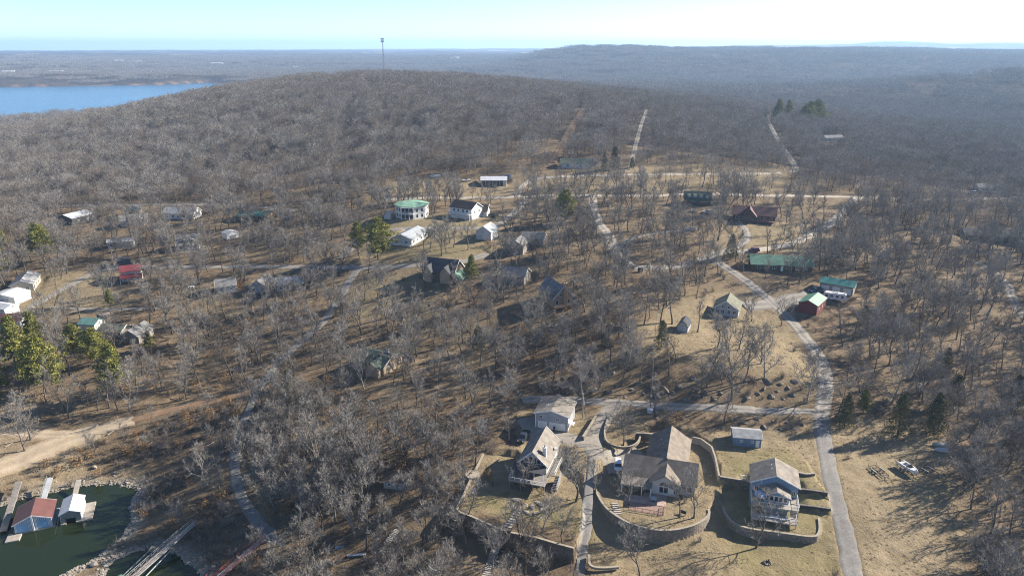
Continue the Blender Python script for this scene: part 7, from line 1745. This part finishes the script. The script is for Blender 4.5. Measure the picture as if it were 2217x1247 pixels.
# ------------------------------------------------------------------ person
def person(label, loc, yaw):
    J = {'pelvis': (0,0,.95), 'waist': (0,0,1.12), 'chest': (0,.01,1.36), 'neck': (0,0,1.52), 'head': (0,-.02,1.62), 'top': (0,-.01,1.75)}
    V, E, R = [], [], []
    def v(p, r): V.append(p); R.append(r); return len(V) - 1
    pe = v((0,0,.95), (.17,.12)); wa = v((0,0,1.12), (.15,.11)); ce = v((0,.01,1.36), (.18,.12)); ne = v((0,0,1.52), (.065,.065)); hd = v((0,-.03,1.63), (.095,.11)); tp = v((0,-.02,1.74), (.075,.085)); no = v((0,-.135,1.64), (.02,.02))
    E += [(pe, wa), (wa, ce), (ce, ne), (ne, hd), (hd, tp), (hd, no)]
    for s in (-1, 1):
        hp = v((s*.1,0,.88), (.095,.1)); kn = v((s*.12,-.02,.48), (.062,.065)); an = v((s*.13,.02,.09), (.042,.045)); ft = v((s*.14,-.14,.04), (.04,.03)); E += [(pe, hp), (hp, kn), (kn, an), (an, ft)]
        sh = v((s*.2,0,1.43), (.065,.065)); el = v((s*.27,.06,1.14), (.045,.045)); wr = v((s*.2,-.12,.98), (.032,.032)); pm = v((s*.15,-.18,.96), (.035,.028)); E += [(ce, sh), (sh, el), (el, wr), (wr, pm)]
        for k in range(4): f = v((s*(.11 - .012*k),-.215-.01*k,.98-.022*k), (.009,.009)); E.append((pm, f))
        th_ = v((s*.15,-.225,1.0), (.01,.01)); E.append((pm, th_))
    me = bpy.data.meshes.new('person'); me.from_pydata(V, E, []); me.update(); o = link('person', me)
    md = o.modifiers.new('skin', 'SKIN'); me.skin_vertices[0]
    for i, r in enumerate(R): me.skin_vertices[0].data[i].radius = r
    me.skin_vertices[0].data[0].use_root = True; o.modifiers.new('smooth', 'SUBSURF').levels = 1
    me.materials.append(mat('dark_clothes', (.022, .024, .03), .9, .2)); o.location = loc; o.rotation_euler = (0, 0, yaw); o.scale = (1.03,)*3
    hat = MB().lathe([(.11, 1.68), (.115, 1.74), (.08, 1.80), (.02, 1.815)], 10, (0, -.02, 0)).build('hair', mat('dark_hair', (.02, .015, .012), .8, .2), o)
    fc = MB().lathe([(.03, 1.58), (.075, 1.62), (.08, 1.67), (.05, 1.69)], 8, (0, -.065, 0)).build('face', mat('skin', (.40, .25, .18), .7, .1), o)
    return tag(o, label, 'person')
person('person in dark clothes standing before the wide garage door, hands together in front', world('garage', 1.0, -5.4, .06), math.radians(-17))
# ------------------------------------------------------------------ dry grass tufts on the field and lawns
PROTO_TUFT = bpy.data.collections.new('tuft_shapes')
TUFTM = mat('dry_grass_blades', (.29, .208, .100), .95, .2, .6, col2=(.42, .315, .165))
def tuft(name, seed):
    rng = np.random.default_rng(seed); K = Tri()
    for s in range(46):
        t = rng.uniform(0, 6.28); u = rng.uniform(0, .45); p = np.array((math.cos(t) * u, math.sin(t) * u, -.03)); d = tilt(np.array((0, 0, 1.)), rng.uniform(.1, .9), t)
        K.sliver(p, p + d * rng.uniform(.10, .34), .05, rng)
    return K.mesh(name, TUFTM)
for i in range(3): PROTO_TUFT.objects.link(bpy.data.objects.new('tuft%d' % i, tuft('tuft%d' % i, 860 + i)))
ux, uy = jitter_grid(110, 300, .72, 1.15)
den, lawn, green, dirt, brush = zone_fields(ux, uy)
ok = (lawn > .3) & (RNG.uniform(size=len(ux)) < .9 * lawn * (1 - .8 * np.clip(green, 0, 1)) * np.clip((fbm(ux / 5, uy / 5, 91) - .38) * 5, 0, 1))
ux, uy = ux[ok], uy[ok]; uz = height(ux, uy); px_, py_, _ = project(ux, uy, uz)
ok = (road_dist(ux, uy) > .25) & (foot_dist(ux, uy) > .3) & (uz > .3) & (px_ > -30) & (px_ < 2250) & (py_ < 1270)
scatter('dry_grass', np.c_[ux[ok], uy[ok], uz[ok], RNG.uniform(.35, .95, ok.sum())], PROTO_TUFT, 'tufts of dry tan grass on the field and lawns', 'grass', 3)
print('tufts', ok.sum())
# ------------------------------------------------------------------ air
hz = MB(); hz.box(-24000, 24000, -400, 25500, -8, 252)
hm = bpy.data.materials.new('blue_winter_haze'); hm.use_nodes = True; nt = hm.node_tree; nt.nodes.clear()
ho = nt.nodes.new('ShaderNodeOutputMaterial'); hv = nt.nodes.new('ShaderNodeVolumePrincipled')
hv.inputs['Color'].default_value = (.46, .69, 1.0, 1); hv.inputs['Density'].default_value = 9.0e-5; hv.inputs['Anisotropy'].default_value = .2
nt.links.new(hv.outputs[0], ho.inputs['Volume'])
hm.cycles.homogeneous_volume = True
tag(hz.build('haze', hm), 'thin blue winter haze over the far hills', 'haze', kind='stuff')
